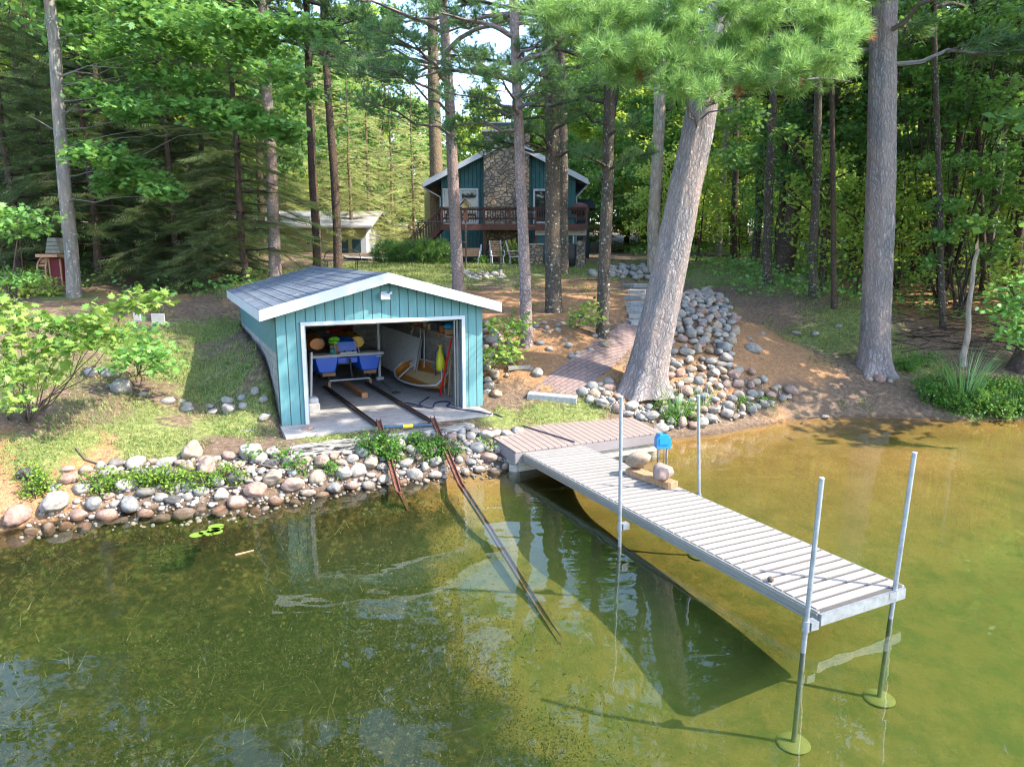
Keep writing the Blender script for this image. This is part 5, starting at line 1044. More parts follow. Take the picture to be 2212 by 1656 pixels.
def lift_post():
    q = loc_of(FL(1115,905)); r = local_thing('boat_lift', q.x, q.y+.1, 0, 'white lift post with a winch arm between pedal boat and dinghy', 'boat lift')
    lbox((q.x,q.y+.1,.88),(.065,.065,1.7)).build('post', M['white'], r); lbox((q.x,q.y+.1,1.72),(.2,.12,.06)).build('head_plate', M['white'], r); lbox((q.x,q.y+.1,.06),(.2,.16,.08)).build('base_plate', M['white'], r)
    ltube([(q.x+.05,q.y+.1,1.78),(q.x+.42,q.y+.3,1.62)], .025, 6).build('arm', M['dark'], r); ltube([(q.x+.03*math.cos(a)-.02,q.y+.08,1.82+.05*math.sin(a)) for a in np.linspace(0,5,9)], .01, 5).build('hook', M['steel'], r)
lift_post()
A, B = FL(1140,905,.04), FL(1290,1040,.04); r = thing('paddle', B, 'black bladed paddle lying in front of the white lift post', 'paddle'); bpy.context.view_layer.update(); MB().tube([A,B], .016, 8).build('shaft', M['alu'], r); d = (B-A).normalized(); x = Vector((d.y,-d.x,0)); MB().prism([(0,-.04),(.22,-.13),(.24,.10),(.1,.07)], B-Vector((0,0,.02)), d, x, (0,0,1), .025).build('blade', M['dark'], r)
# right wall
def wallp(x, y, off=.05):     # where a sight line meets the inner right wall
    u, v = s2(x, y); d = ray(u, v); o = Vector((0,0,CAM_H)); W_ = LM.inverted(); ol = W_ @ o; dl_ = (W_.to_3x3() @ d); t = (BH['W']-.25-off-ol.x)/dl_.x; return ol + dl_*t
# corrugated dock section against the right wall
def corrugated():
    a0 = 4.0;  r = local_thing('dock_section', a0, 3.2, 0, 'spare dock section of ribbed grey aluminium leaning on the right wall', 'dock section'); V = []; F = []; n = 84; b0, b1 = 3.45, 7.35
    for i in range(n+1):
        b = b0+(b1-b0)*i/n; k = .05*(1 if (i//2) % 2 else -1) if True else 0
        V += [LM @ Vector((a0+k*.5, b, .02)), LM @ Vector((a0+.24+k*.4, b, 1.22))]
    F = [(2*i, 2*i+2, 2*i+3, 2*i+1) for i in range(n)]; mb = MB().add(V, F); mb.build('ribbed_panel', plain('dull_aluminium', (.55,.56,.58), .45, .12, 6, metal=.3), r)
    for b in (b0-.03, b1+.03): lbox((a0+.10,b,.62),(.05,.05,1.25),(0,.2,0)).build('end_rail', M['alu'], r)
corrugated()
def wt(name, lab, cat, p): return local_thing(name, p.x, p.y, p.z, lab, cat)
p = wallp(1900,620,.14); r = wt('sprayer', 'yellow tank sprayer hanging on the right block wall', 'sprayer', p)
mb = MB(); prof = [(0,-.30),(.10,-.29),(.125,-.2),(.12,-.05),(.07,.16),(.035,.27),(.03,.30)]; mb.lathe((p.x,p.y,p.z), prof, 14); mb.xform(LM); mb.build('tank', plain('yellow_translucent_tank', (.62,.60,.03), .4), r)
lbox((p.x,p.y,p.z+.33),(.09,.07,.06)).build('handle', yel, r); ltube([(p.x-.05,p.y-.03,p.z+.32),(p.x-.16,p.y-.1,p.z+.2),(p.x-.17,p.y-.12,p.z-.4)], .012, 6).build('hose', plain('navy_hose', (.01,.03,.12), .5), r)
lbox((p.x-.02,p.y-.13,p.z-.36),(.025,.03,.25)).build('wand', M['white'], r)
T_, B_ = wallp(2060,300,.12), wallp(1895,1140,.30); B_.z = .04; single(ltube([T_, B_], .024, 8), 'red_pole', plain('red_paint', (.55,.01,.012), .35, .1, 3), 'long bright red pole leaning in the right doorway corner', 'pole')
for (x0_, y0_, x1_2, y1_2, w_, lab) in ((2040,560,2010,1150,.10,'wide brown board standing beside the red pole'),(1965,800,1955,1130,.05,'narrow reddish board standing beside the red pole')):
    T_, B_ = wallp(x0_,y0_,.06), wallp(x1_2,y1_2,.1); B_.z = .01; single(MB().bar(LM @ T_, LM @ B_, .03, w_, (0,1,0)), 'plank', M['brownwood'], lab, 'plank')
p = wallp(2020,260,.12); r = wt('bucket', 'white bucket with a bright blue lid on the high shelf by the door', 'bucket', p); mb = MB().lathe((p.x,p.y,p.z), [(0,-.13),(.10,-.13),(.125,.08)], 14); mb.xform(LM); mb.build('pail', M['white'], r); mb = MB().lathe((p.x,p.y,p.z+.085), [(.14,0),(.14,.05),(.09,.11),(0,.12)], 14); mb.xform(LM); mb.build('lid', plain('sky_blue_plastic', (.01,.33,.68), .4), r)
r = local_thing('wall_shelf', 4.1, 2.6, 1.62, 'rough wooden shelf high on the right wall of the boathouse', 'shelf'); lbox((4.13,2.4,1.60),(.3,3.8,.03)).build('shelf_board', M['brownwood'], r); 
for b in (.8,2.0,3.2,4.1): lbox((4.2,b,1.5),(.05,.05,.2)).build('bracket', M['brownwood'], r)
tints = [('brown','box',(.26,.15,.07)),('rusty','tin',(.30,.10,.04)),('dark','box',(.05,.05,.06)),('tan','box',(.42,.30,.16)),('grey','tin',(.3,.3,.31)),('reddish','tin',(.35,.09,.06)),('brown','basket',(.22,.13,.06)),('dark green','can',(.03,.10,.05))]
for i, (cn, nm, c) in enumerate(tints):
    b = 1.0+i*.42; h_ = .12+.1*((i*37) % 5)/5; mt = plain('shelf_'+cn.replace(' ','_'), c, .7)
    if nm in ('tin', 'can'): mb = MB().lathe((4.1,b,1.615), [(0,0),(.075,0),(.075,h_),(.06,h_+.015),(0,h_+.015)], 12); mb.xform(LM)
    else: mb = lbox((4.1,b,1.615+h_/2),(.2,.28,h_),(0,0,.2*(i%3-1))); lbox((4.1,b,1.622+h_),(.22,.3,.02),(0,0,.2*(i%3-1)), mb)
    single(mb, nm, mt, f'{cn} {nm} on the high shelf, ' + ('nearest the door','second from the door','third from the door','fourth from the door','fourth from the back','third from the back','second from the back','at the back end')[i], nm, bevel=.006)
p = wallp(1520,270,.02); single(lbox((p.x,p.y,p.z),(.04,.12,.12)), 'outlet_box', M['white'], 'small white electric outlet on the right wall', 'outlet', bevel=.01)
for x_, lab in ((1690,'white ladder like rail standing right of the ribbed panel'),(1640,'thin white rail against the end of the ribbed panel')):
    T_, B_ = wallp(x_,370,.03), wallp(x_-25,650,.06); T_.z = 1.45; B_.z = .3; single(lbox(((T_.x+B_.x)/2,T_.y,.85),(.03,.04,1.25),(0,.03,0)), 'rail', M['white'], lab, 'rail')
# hose on the floor
H_ = [FL(x, y, .02) for x, y in ((1750,1120),(1640,1185),(1620,1225),(1700,1260),(1560,1245),(1400,1210),(1440,1190),(1600,1225),(1780,1270),(1820,1240),(1810,1205),(1900,1175),(2020,1180),(2030,1210),(1970,1235),(2060,1265),(2200,1285))] + [onz(*s1(*p), zf+.02) for p in ((2000,1190),(2110,1215))] + [ong(*s4(*p))+Vector((0,0,.04)) for p in ((270,300),(380,350))] + [onz(*s4(*p), .45) for p in ((450,375),(640,430),(900,510),(1090,570))]
def smooth(P, k=3):
    for _ in range(k): Q = [P[0]]; [Q.extend((a.lerp(b,.25), a.lerp(b,.75))) for a, b in zip(P, P[1:])]; Q.append(P[-1]); P = Q
    return P
single(MB().tube(smooth(H_, 2), .014, 6), 'hose', plain('navy_rubber', (.008,.014,.05), .5), 'dark blue hose snaking from the boathouse floor across the deck', 'hose')
# flat entrance stones in front of the boathouse
for (x, y, w_, d_, lab) in ((660,1330,.95,.34,'flat pinkish stone slab left of the boathouse sill'),(250,1340,.5,.35,'flat grey stone in the grass left of the boathouse')):
    p = ong(*s1(x, y)); rock(p.x, p.y, w_*.55, 'pink' if x > 300 else 'bluish', 'flat_stone', lab, 'rock', sink=0, seed=2, z=p.z-.09-w_*.3).scale = (w_*.55, w_*.33, .10)
# ================================================================ the house on the rise
YW, YD = 37.0, 34.4       # wall plane, front edge of the deck
def h3(x, y, Y=YW): return at(*s3(x, y), Y)
M['house_teal'] = siding('house_siding', (.026,.105,.112), pitch=.2); M['redwood'] = plain('red_brown_stain', (.085,.035,.028), .7, .25, 8); M['redwood_d'] = plain('dark_red_brown_stain', (.045,.022,.018), .7, .25, 8)
glass = NM('window_glass', .03, .8); glass.color((.02,.025,.03)); glass.set(Metallic=.0); M['glass'] = glass.m
def fieldstone():
    m = NM('fieldstone_masonry', .9, .15); P = m.n('NewGeometry').outputs['Position']; w_ = m.n('TexNoise', Vector=P, Scale=2.5, Detail=2.).outputs['Color']; v = m.n('VectorMath', _operation='ADD', i0=P, i1=m.n('VectorMath', _operation='SCALE', i0=w_, Scale=.25).outputs[0]).outputs[0]
    mp = m.n('Mapping', Vector=v, Scale=(4.2,4.2,5.6)).outputs[0]; a = m.n('TexVoronoi', _feature='DISTANCE_TO_EDGE', Vector=mp, Scale=1.).outputs[0]; c = m.n('TexVoronoi', Vector=mp, Scale=1.).outputs['Color']; cs = m.n('SeparateColor', Color=c).outputs[0]
    col = m.ramp(cs, [(0.,(.14,.12,.10)),(.3,(.28,.24,.18)),(.55,(.36,.30,.22)),(.7,(.24,.21,.18)),(.85,(.37,.25,.14)),(1.,(.32,.28,.25))]); col = m.mix(m.ramp(m.noise(9,4,.7,co=P),[(.3,.5),(.7,0.)]), col, (.15,.12,.10))
    m.color(m.mix(m.ramp(a, [(.03,1.),(.075,0.)]), col, (.12,.10,.085))); m.bump(m.ramp(a, [(.02,0.),(.12,1.)]), .05); return m.m
M['fieldstone'] = fieldstone()
def house():
    gl = gz(1, YW)-.1; L_, Rr = h3(465,900).x, h3(1725,900).x; cx = (L_+Rr)/2; zd = h3(1000,1055,YD).z; ez = h3(465,628).z; pk = h3(1077,300).z; UP = Vector((0,0,1))
    r = thing('house', (cx, YW, gl), 'teal gabled house with a big fieldstone chimney up on the lawn', 'house'); bpy.context.view_layer.update(); DP = 9.
    wl = MB().prism([(L_,gl),(Rr,gl),(Rr,ez),(cx,pk),(L_,ez)], (0,YW,0), (1,0,0), UP, (0,1,0), .2).build('gable_wall', M['house_teal'], r); along(wl, (0,0,0), (1,0,0))
    for x in (L_, Rr-.2): o = MB().prism([(YW+.2,gl),(YW+DP,gl),(YW+DP,ez),(YW+.2,ez)], (x,0,0), (0,1,0), UP, (1,0,0), .2).build('side_wall', M['house_teal'], r); along(o, (0,0,0), (0,1,0))
    # roof
    sl = (pk-ez)/(cx-L_); oh = L_-h3(310,690).x; oh = max(.5, oh)
    for s in (-1, 1):
        q = lambda t, y, h: Vector((cx+s*t, y, pk-sl*t+h)); t1 = cx-L_+(oh if s < 0 else .55); y0, y1 = YW-.55, YW+DP+.3
        V = [q(0,y0,.0), q(t1,y0,.0), q(t1,y1,.0), q(0,y1,.0)]; o = MB().add(V+[p+UP*.18 for p in V], [(0,1,2,3),(4,7,6,5),(0,4,5,1),(1,5,6,2),(2,6,7,3),(3,7,4,0)]).build('roof', M['shingle'], r); along(o, (0,0,0), (0,1,0)); downattr(o, (cx,0,0), (s,0,0))
        V = [q(0,y0-.04,-.06), q(t1+.02,y0-.04,-.06), q(t1+.02,y0-.04,.22), q(0,y0-.04,.22)]; MB().add(V+[p+Vector((0,.035,0)) for p in V], [(0,1,2,3),(4,7,6,5),(0,4,5,1),(1,5,6,2),(2,6,7,3),(3,7,4,0)]).build('bargeboard', M['white_wood'], r)
        MB().tube([q(t1+.06,y0,.02), q(t1+.06,y1,.02)], .06, 8).build('gutter', M['white_wood'], r)
        MB().tube([q(t1+.04,y0+.3,-.05), (L_-.06 if s < 0 else Rr+.06, YW+.1, ez-.9), (L_-.06 if s < 0 else Rr+.06, YW+.1, gl+.2)], .04, 6).build('downpipe', M['white_wood'], r)
    # chimney
    c0, c1 = h3(862,900,YW-.5).x, h3(1290,900,YW-.5).x; zt = h3(1000,205,YW).z
    MB().box(((c0+c1)/2, YW-.05, (gl+zt)/2), (c1-c0, .9, zt-gl)).build('chimney', M['fieldstone'], r, bevel=.03)
    MB().box(((c0+c1)/2, YW-.05, zt+.06), (c1-c0+.16, 1.06, .12)).build('chimney_crown', M['conc'], r)
    tp = MB(); zc = h3(1000,120,YW).z; MB().box(((c0+c1)/2, YW-.05, zc), (c1-c0+.1, 1.0, .05)).build('chimney_cap', M['steel'], r)
    for dx in (-1, 1):
        for dy in (-.35,.35): MB().box(((c0+c1)/2+dx*(c1-c0)*.42, YW-.05+dy, (zt+zc)/2), (.04,.04,zc-zt)).build('cap_leg', M['steel'], r)
    # doors and windows on the deck level
    def opening(x0, y0, x1, y1, nx, name='patio_door', dark=None):
        a, b = h3(x0, y1, YW-.05), h3(x1, y0, YW-.05); f = .1; fr = MB(); 
        for (u0, u1, v0, v1) in ((a.x,b.x,b.z-f,b.z),(a.x,b.x,a.z,a.z+f),(a.x,a.x+f,a.z+f,b.z-f),(b.x-f,b.x,a.z+f,b.z-f)) + tuple(((a.x+(b.x-a.x)*i/nx-.06, a.x+(b.x-a.x)*i/nx+.06, a.z+f, b.z-f)) for i in range(1, nx)): fr.box(((u0+u1)/2, YW-.03, (v0+v1)/2), (u1-u0, .09, v1-v0))
        o = fr.build(name, M['white_wood'], r); MB().box(((a.x+b.x)/2, YW-.012, (a.z+b.z)/2), (b.x-a.x-.1, .02, b.z-a.z-.1)).build('pane', dark or M['glass'], o); return o
    opening(480,720,812,1055,2); opening(1326,725,1650,1052,2)
    # lower level
    d0, d1 = h3(1365,1395), h3(1615,1175); o = MB().box(((d0.x+d1.x)/2, YW-.03, (gl+d1.z)/2), (d1.x-d0.x, .07, d1.z-gl)).build('basement_door', plain('blue_door_paint', (.07,.21,.30), .6, .1, 3), r)
    MB().box((d1.x-.02, YW-.05, (gl+d1.z)/2), (.09,.1,d1.z-gl+.1)).build('door_casing', M['white_wood'], r); MB().box((d0.x+.1,YW-.08,gl+1.0), (.06,.08,.06)).build('door_knob', M['steel'], o)
    # pale side wing on the left and the low roof on the right
    a, b = h3(305,900,YW+3), h3(465,700,YW+3); MB().box(((a.x+b.x)/2, YW+4.2, (gl+b.z)/2), (b.x-a.x, 2.4, b.z-gl)).build('side_wing', plain('ochre_board', (.34,.30,.12), .7), r)
    a, b = h3(1725,910,YW+3), h3(1865,825,YW+3); MB().box(((a.x+b.x)/2, YW+4.5, (gl+a.z)/2), (b.x-a.x, 3, a.z-gl)).build('rear_wing', M['house_teal'], r)
    MB().prism([(0,0),(b.x-a.x+.3,0),(b.x-a.x+.1,b.z-a.z),(0,b.z-a.z)], (a.x,YW+2.8,a.z), (1,0,0), UP, (0,1,0), 3.4).build('wing_roof', M['shingle'], r)
    return gl, L_, Rr, cx, zd
gl, HL, HR, hcx, zd = house()
def house_deck():
    x0, x1 = h3(465,1055,YD).x, h3(1838,1055,YD).x; r = thing('raised_deck', ((x0+x1)/2, YD, gl), 'red brown raised deck with a baluster railing along the front of the house', 'deck'); bpy.context.view_layer.update(); zr = h3(1000,900,YD).z; zl = h3(1000,1005,YD).z
    MB().box(((x0+x1)/2, (YD+YW-.52)/2, zd-.02), (x1-x0, YW-.52-YD, .05)).build('floor', M['redwood'], r)
    MB().box(((x0+x1)/2, YD-.02, zd-.15), (x1-x0+.06, .05, .26)).build('rim_joist', M['redwood'], r)
    xb = h3(1350,1100,YD).x; MB().box(((xb+x1)/2, YD+.35, zd-.38), (x1-xb, .12, .30)).build('beam', M['greywood'], r)
    for k in range(14): MB().box((x0+.3+(x1-x0-.6)*k/13, (YD+YW)/2-.2, zd-.13), (.05, YW-YD-.7, .18)).build('joist', M['redwood_d'], r)
    ra = MB().box(((x0+x1)/2, YD, zr), (x1-x0, .14, .045)); o = ra.build('top_rail', M['redwood_d'], r); MB().box(((x0+x1)/2, YD+.02, zl), (x1-x0, .04, .09)).build('lower_rail', M['redwood_d'], r)
    MB().box(((x0+x1)/2, YD+.02, zr-.09), (x1-x0, .04, .09)).build('upper_rail', M['redwood_d'], r)
    ps = [x0+.05] + [h3(x,1000,YD).x for x in (650,866,1108,1350,1600)] + [x1-.05]
    for x in ps: MB().box((x, YD, (zd-.2+zr)/2), (.1,.1,zr-zd+.2)).build('post', M['redwood'], r)
    n = 56
    for k in range(n):
        x = x0+.1+(x1-x0-.2)*(k+.5)/n
        if min(abs(x-p) for p in ps) > .08: MB().box((x, YD-.005, (zl+zr)/2-.03), (.04,.04,zr-zl-.02)).build('baluster', M['redwood_d'], r)
    for x in (x1-.03, x0+.03):
        MB().bar((x,YD,zr), (x,YW-.6,zr), .1, .045).build('side_rail', M['redwood_d'], r)
    for x in (867,1356,1820): px = h3(x,1200,YD).x; MB().box((px, YD+.4, (gl+zd-.1)/2), (.14,.14,zd-gl-.1)).build('support_post', M['redwood'], r)
    px = h3(1715,1200,YD).x; MB().tube([(px,YD+.4,gl),(px,YD+.4,zd-.1)], .045, 8).build('drain_pipe', M['white_wood'], r)
    # stair down to the left
    A, B = h3(465,1045,YD+.3), h3(120,1190,YD+.3); Bz = gz(B.x, B.y); dz = zd-.1-Bz
    for dy in (0, 1.0):
        MB().bar((x0,YD+.3+dy,zd-.1), (B.x,YD+.3+dy,Bz+.05), .05, .24).build('stringer', M['redwood'], r); MB().bar((x0,YD+.3+dy,zr), (B.x,YD+.3+dy,Bz+1.0), .1, .05).build('stair_rail', M['redwood_d'], r)
        for k in range(13): t = (k+.5)/13; x = x0+(B.x-x0)*t; z = zd-.1-dz*t; MB().box((x, YD+.3+dy, z+.52), (.04,.04,.95)).build('stair_baluster', M['redwood_d'], r)
    for k in range(11): t = (k+.5)/11; MB().box((x0+(B.x-x0)*t, YD+.8, zd-.05-dz*t), (.3,1.0,.04)).build('tread', M['redwood'], r)
    return x0, x1, zr
DX0, DX1, ZR = house_deck()
# things on and under the deck
def chair(x, y, rz, kind, label):
    z = gz(x, y); r = thing('rocking_chair', (x, y, z), label, 'chair', rz); bpy.context.view_layer.update(); Mx = Matrix.Translation((x,y,z)) @ Matrix.Rotation(rz, 4, 'Z'); w_ = .27 if kind != 'glider' else .62; gy = plain('grey_painted_frame', (.42,.44,.47), .6); wd = plain('brown_slats', (.33,.20,.12), .7); bh_ = 1.15 if kind == 'rocker' else .95
    P = lambda a, b, c: Mx @ Vector((a, b, c))
    for s in (-1, 1):
        MB().bar(P(s*w_,.18,.35), P(s*w_,.42,bh_), .05, .05).build('back_post', gy, r); MB().bar(P(s*w_,-.3,.42), P(s*w_,.2,.38), .05, .05).build('seat_rail', gy, r)
        MB().tube([P(s*(w_+.05),.32,.66),P(s*(w_+.05),-.22,.66),P(s*(w_+.05),-.32,.58),P(s*(w_+.04),-.3,.4)], .026, 6).build('armrest', gy, r)
        MB().tube([P(s*w_,-.5,.08),P(s*w_,-.25,.02),P(s*w_,.1,.0),P(s*w_,.4,.03),P(s*w_,.6,.12)], .026, 6).build('rocker', gy, r)
        for y_ in (-.28,.2): MB().bar(P(s*w_,y_,.02), P(s*w_,y_*.9,.42), .045, .045).build('leg', gy, r)
    for k in range(7 if kind == 'rocker' else 5): t = (k+.6)/7.2; c = P(0,.19+.23*t,.40+(bh_-.40)*t); mb = MB().box((0,0,0),(2*w_-.06,.02,.075)); mb.xform(Matrix.Translation(c) @ Matrix.Rotation(rz,4,'Z')); mb.build('back_slat', wd, r)
    for k in range(5): c = P(0,-.26+.1*k,.42-.008*k); mb = MB().box((0,0,0),(2*w_-.04,.08,.02)); mb.xform(Matrix.Translation(c) @ Matrix.Rotation(rz,4,'Z')); mb.build('seat_slat', wd, r)
def on3(x, y):
    p = ong(*s3(x, y))
    if p.y > 34.1: q = at(*s3(x, y), 34.0); p = Vector((q.x, 34.0, gz(q.x, 34.0)))
    return p
p = on3(742,1388); chair(p.x-.2, p.y+.2, R(-8), 'glider', 'grey framed double seat with brown slats between the two front pines'); p = on3(985,1388); chair(p.x, p.y+.2, R(12), 'rocker', 'tall backed rocking chair with brown slats under the deck')
p = on3(1165,1388); chair(p.x, p.y+.2, R(70), 'rocker', 'grey rocking chair turned sideways beside the flower shrub')
def feeder():
    p = on3(697,1482); r = thing('bird_feeder', p, 'brown bird feeder house on a tall pole in front of the deck', 'bird feeder'); bpy.context.view_layer.update(); zt = at(*s3(697,1030), p.y).z; z1 = at(*s3(697,905), p.y).z; z2 = at(*s3(697,825), p.y).z; MB().tube([p, (p.x,p.y,zt)], .035, 8).build('pole', M['twig'], r)
    k = .2656/1764*p.y; w_ = 35*k*1.0; MB().box((p.x,p.y,(zt+z1)/2),(w_*1.0,w_*1.0,z1-zt)).build('seed_tube', M['redwood'], r); MB().prism([(-w_*.85,0),(w_*.85,0),(w_*.85,(z2-z1)*.35),(0,(z2-z1)),(-w_*.85,(z2-z1)*.35)], (p.x,p.y-.15,z1), (1,0,0),(0,0,1),(0,1,0),.3).build('house_box', plain('weathered_feeder', (.22,.17,.08), .9), r)
    for s in (-1, 1): MB().bar((p.x,p.y,z2+.02), (p.x+s*w_*1.45,p.y,z1+(z2-z1)*.30), .36, .03, (0,0,1)).build('roof', M['redwood'], r)
    MB().tube([(p.x,p.y,zt),(p.x+.12,p.y,zt-.35),(p.x+.22,p.y,zt-.38)], .008, 5).build('hook', M['dark'], r)
feeder()
p = on3(1018,1545); q = at(*s3(1018,1365), p.y); r = thing('garden_post', p, 'slim dark post standing in the low stone ring', 'post'); bpy.context.view_layer.update(); MB().tube([p, q], .03, 8).build('pole', M['dark'], r); MB().tube([p, p+Vector((0,0,.25))], .09, 10).build('foot', M['conc'], r)
# A-frame swing
p = on3(430,1385); r = thing('swing', p, 'dark A-frame garden swing left of the deck', 'swing'); bpy.context.view_layer.update(); zt = at(*s3(470,1040), p.y).z
for dx in (-.9,.9):
    for dy in (-.6,.6): MB().tube([(p.x+dx+dy*.45,p.y+dy,p.z),(p.x+dx,p.y,zt)], .028, 6).build('leg', M['dark'], r)
MB().tube([(p.x-.9,p.y,zt),(p.x+.9,p.y,zt)], .028, 6).build('top_bar', M['dark'], r); MB().box((p.x,p.y,p.z+.45),(1.3,.45,.05)).build('seat', M['dark'], r); MB().box((p.x,p.y+.22,p.z+.75),(1.3,.04,.5)).build('backrest', M['dark'], r)
for dx in (-.6,.6): MB().tube([(p.x+dx,p.y,p.z+.5),(p.x+dx,p.y,zt)], .008, 4).build('chain', M['dark'], r)
# shrubs by the house
def bush(c, rx, ry, rz_, n, mat, label, size, kind='quad', name='shrub', cat='shrub', group=None, twigs=14, flat=.5):
    c = Vector(c); e = thing(name, c, label, cat, 0, group); P = spray((0,0,rz_*.55), (rx, ry, rz_*.55), n, 7, size*.9, .05); P[:,2] = np.abs(P[:,2]); npmesh('foliage', *leaves(P, size, kind, flat, .5), mat, e)
    geos = []
    for i in range(twigs): a = rng.random()*6.28; geos.append(trunk_geo_simple(np.array([[0,0,-.05],[rx*.3*math.cos(a),ry*.3*math.sin(a),rz_*.4],[rx*.8*math.cos(a),ry*.8*math.sin(a),rz_*(.6+.4*rng.random())]]), [.012+.004*rz_,.009,.004], 4))
    trunk_obj('stems', geos, M['twig'], e); return e
jm = leafmat('juniper_sprays', (.045,.13,.035), (.16,.30,.07), .3, .9)
p = on3(190,1392); e = thing('juniper', p, 'broad spreading juniper bush left of the house', 'shrub'); npmesh('foliage', *join([clump_tufts((x,0,.5),(.6,.7,.55),150,'mid',.5,1.5) for x in (-1.2,-.5,.2,.9,1.4)]), jm, e)
trunk_obj('stems', [limb((0,0,-.05), (math.cos(a),.3*math.sin(a),.5), 1.2, .04)[1] for a in np.linspace(0,6,9)], M['twig'], e)
p = on3(1135,1392); bush(p+Vector((0,.5,0)), .7,.5,1.1, 130, M['oak_sunlit'], 'light green flowering shrub beside the tall rocking chair', .11)
p = on3(1255,1300); bush(Vector((p.x,YW-1.4,gl+.1)), .5,.4,.9, 60, M['oak'], 'green plant growing against the house door', .10)
p = on3(480,1330); bush(Vector((p.x,p.y+.4,gz(p.x,p.y))), .9,.5,.9, 110, M['oak_deep'], 'dark bushy plant behind the garden swing', .11)
p = on3(850,1400); bush(p, .35,.3,.45, 35, M['herb_green'], 'small green plant at the edge of the lawn below the deck', .09)
p = on3(1350,1393); r = thing('stone_planter', p, 'stacked stone pillar planter by the blue basement door', 'planter'); bpy.context.view_layer.update(); MB().box(p+Vector((0,.3,.5)), (.7,.6,1.0)).build('pillar', M['fieldstone'], r, bevel=.02); MB().box(p+Vector((0,.3,1.03)), (.8,.7,.06)).build('cap_stone', M['conc'], r)
p = on3(1690,1440); r = thing('barrel', p, 'dark barrel at the right corner of the house', 'barrel'); bpy.context.view_layer.update(); MB().lathe(tuple(p), [(0,0),(.36,0),(.40,.5),(.36,1.0),(.36,1.02),(0,1.02)], 18).build('body', M['dark'], r); MB().lathe((p.x,p.y,p.z+1.02), [(.37,0),(.37,.05),(0,.07)], 18).build('lid', M['dark'], r)
p = on3(1772,1470); single(MB().tube([p, p+Vector((0,0,1.25))], [.24,.2], 10), 'stone_pillar', M['fieldstone'], 'short rough stone pillar right of the dark barrel', 'pillar')
p = at(*s3(1765,985), YD+.8); r = thing('grill', (p.x,p.y,zd), 'dark red covered barbecue on the right end of the deck', 'barbecue'); bpy.context.view_layer.update(); MB().lathe((p.x,p.y,zd+.45), [(0,0),(.42,.05),(.45,.3),(.32,.52),(0,.6)], 18).build('hood', M['redwood'], r)
for a in (0,2.1,4.2): MB().tube([(p.x+.2*math.cos(a),p.y+.2*math.sin(a),zd+.5),(p.x+.4*math.cos(a),p.y+.4*math.sin(a),zd)], .02, 6).build('leg', M['dark'], r)
# ================================================================ garage behind the spruces, bench, gravel path
def garage():
    Y = 43.; a, b = at(*s9(-260,1380), Y), at(*s9(1325,1380), Y); g0 = gz(b.x, Y)-.1; ze = at(*s9(600,1012), Y).z; zt = at(*s9(600,830), Y+3.2).z; UP = Vector((0,0,1)); r = thing('garage', (b.x-3, Y, g0), 'low garage with a pale metal roof seen behind the spruces', 'garage'); bpy.context.view_layer.update()
    MB().box(((a.x+b.x)/2, Y+.1, (g0+ze)/2), (b.x-a.x, .2, ze-g0)).build('front_wall', plain('olive_siding', (.30,.29,.12), .7, .12, 3), r); MB().box((b.x-.1, Y+3.2, (g0+ze)/2), (.2, 6.2, ze-g0)).build('end_wall', M['white_wood'], r)
    V = [Vector((a.x-.3,Y-.5,ze)), Vector((b.x+.5,Y-.5,ze)), Vector((b.x+.5,Y+3.2,zt)), Vector((a.x-.3,Y+3.2,zt)), Vector((b.x+.5,Y+6.8,ze)), Vector((a.x-.3,Y+6.8,ze))]; W_ = [v+UP*.12 for v in V]
    MB().add(V+W_, [(0,1,2,3),(3,2,4,5),(6,9,8,7),(9,11,10,8),(0,6,7,1),(1,7,8,2),(2,8,10,4),(3,5,11,9),(0,3,9,6),(4,10,11,5)]).build('roof', plain('pale_metal_roof', (.30,.29,.30), .5, .08, 2), r)
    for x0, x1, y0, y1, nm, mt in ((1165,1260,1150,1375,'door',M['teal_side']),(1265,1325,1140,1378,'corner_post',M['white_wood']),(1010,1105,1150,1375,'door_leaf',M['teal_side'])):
        p, q = at(*s9(x0,y1), Y-.04), at(*s9(x1,y0), Y-.04); MB().box(((p.x+q.x)/2, Y-.04, (g0+q.z)/2), (q.x-p.x,.08,q.z-g0)).build(nm, mt, r)
    for x0, x1 in ((612,700),(120,260)):
        p, q = at(*s9(x0,1215), Y-.03), at(*s9(x1,1145), Y-.03); w_ = MB().box(((p.x+q.x)/2,Y-.03,(p.z+q.z)/2),(q.x-p.x,.06,q.z-p.z)).build('window', M['white_wood'], r)
        for k in (-1, 1): MB().box(((p.x+q.x)/2+k*(q.x-p.x)*.24,Y-.065,(p.z+q.z)/2),((q.x-p.x)*.38,.02,(q.z-p.z)*.8)).build('pane', M['glass'], w_)
garage()
# carport posts seen right of the garage
for i, x in enumerate((1430,1480,1540,1620)):
    p = at(*s9(x,1350), 52); z = gz(p.x, 52); single(MB().box((p.x,52,z+1.1),(.14,.14,2.2)).box((p.x,52,z+2.22),(.2,.2,.06)), 'post', M['white_wood'], ('first','second','third','fourth')[i]+' pale post from the garage corner', 'post', 'pale posts right of the garage')
p = ong(738,588); p.y = min(p.y, 30); p.z = gz(p.x,p.y); r = thing('garden_bench', p, 'dark iron bench with a curved back behind the boathouse roof', 'bench'); bpy.context.view_layer.update()
MB().box(p+Vector((0,0,.46)), (1.55,.42,.035)).build('seat', M['dark'], r)
P = [p+Vector((x, .22, .46+.42*math.sqrt(max(0,1-(x/.78)**4))+.02)) for x in np.linspace(-.78,.78,17)]; MB().tube(P, .018, 6).build('back_arch', M['dark'], r)
for k in (.62,.76): MB().tube([p+Vector((-.72,.22,k)), p+Vector((.72,.22,k))], .012, 5).build('back_slat', M['dark'], r)
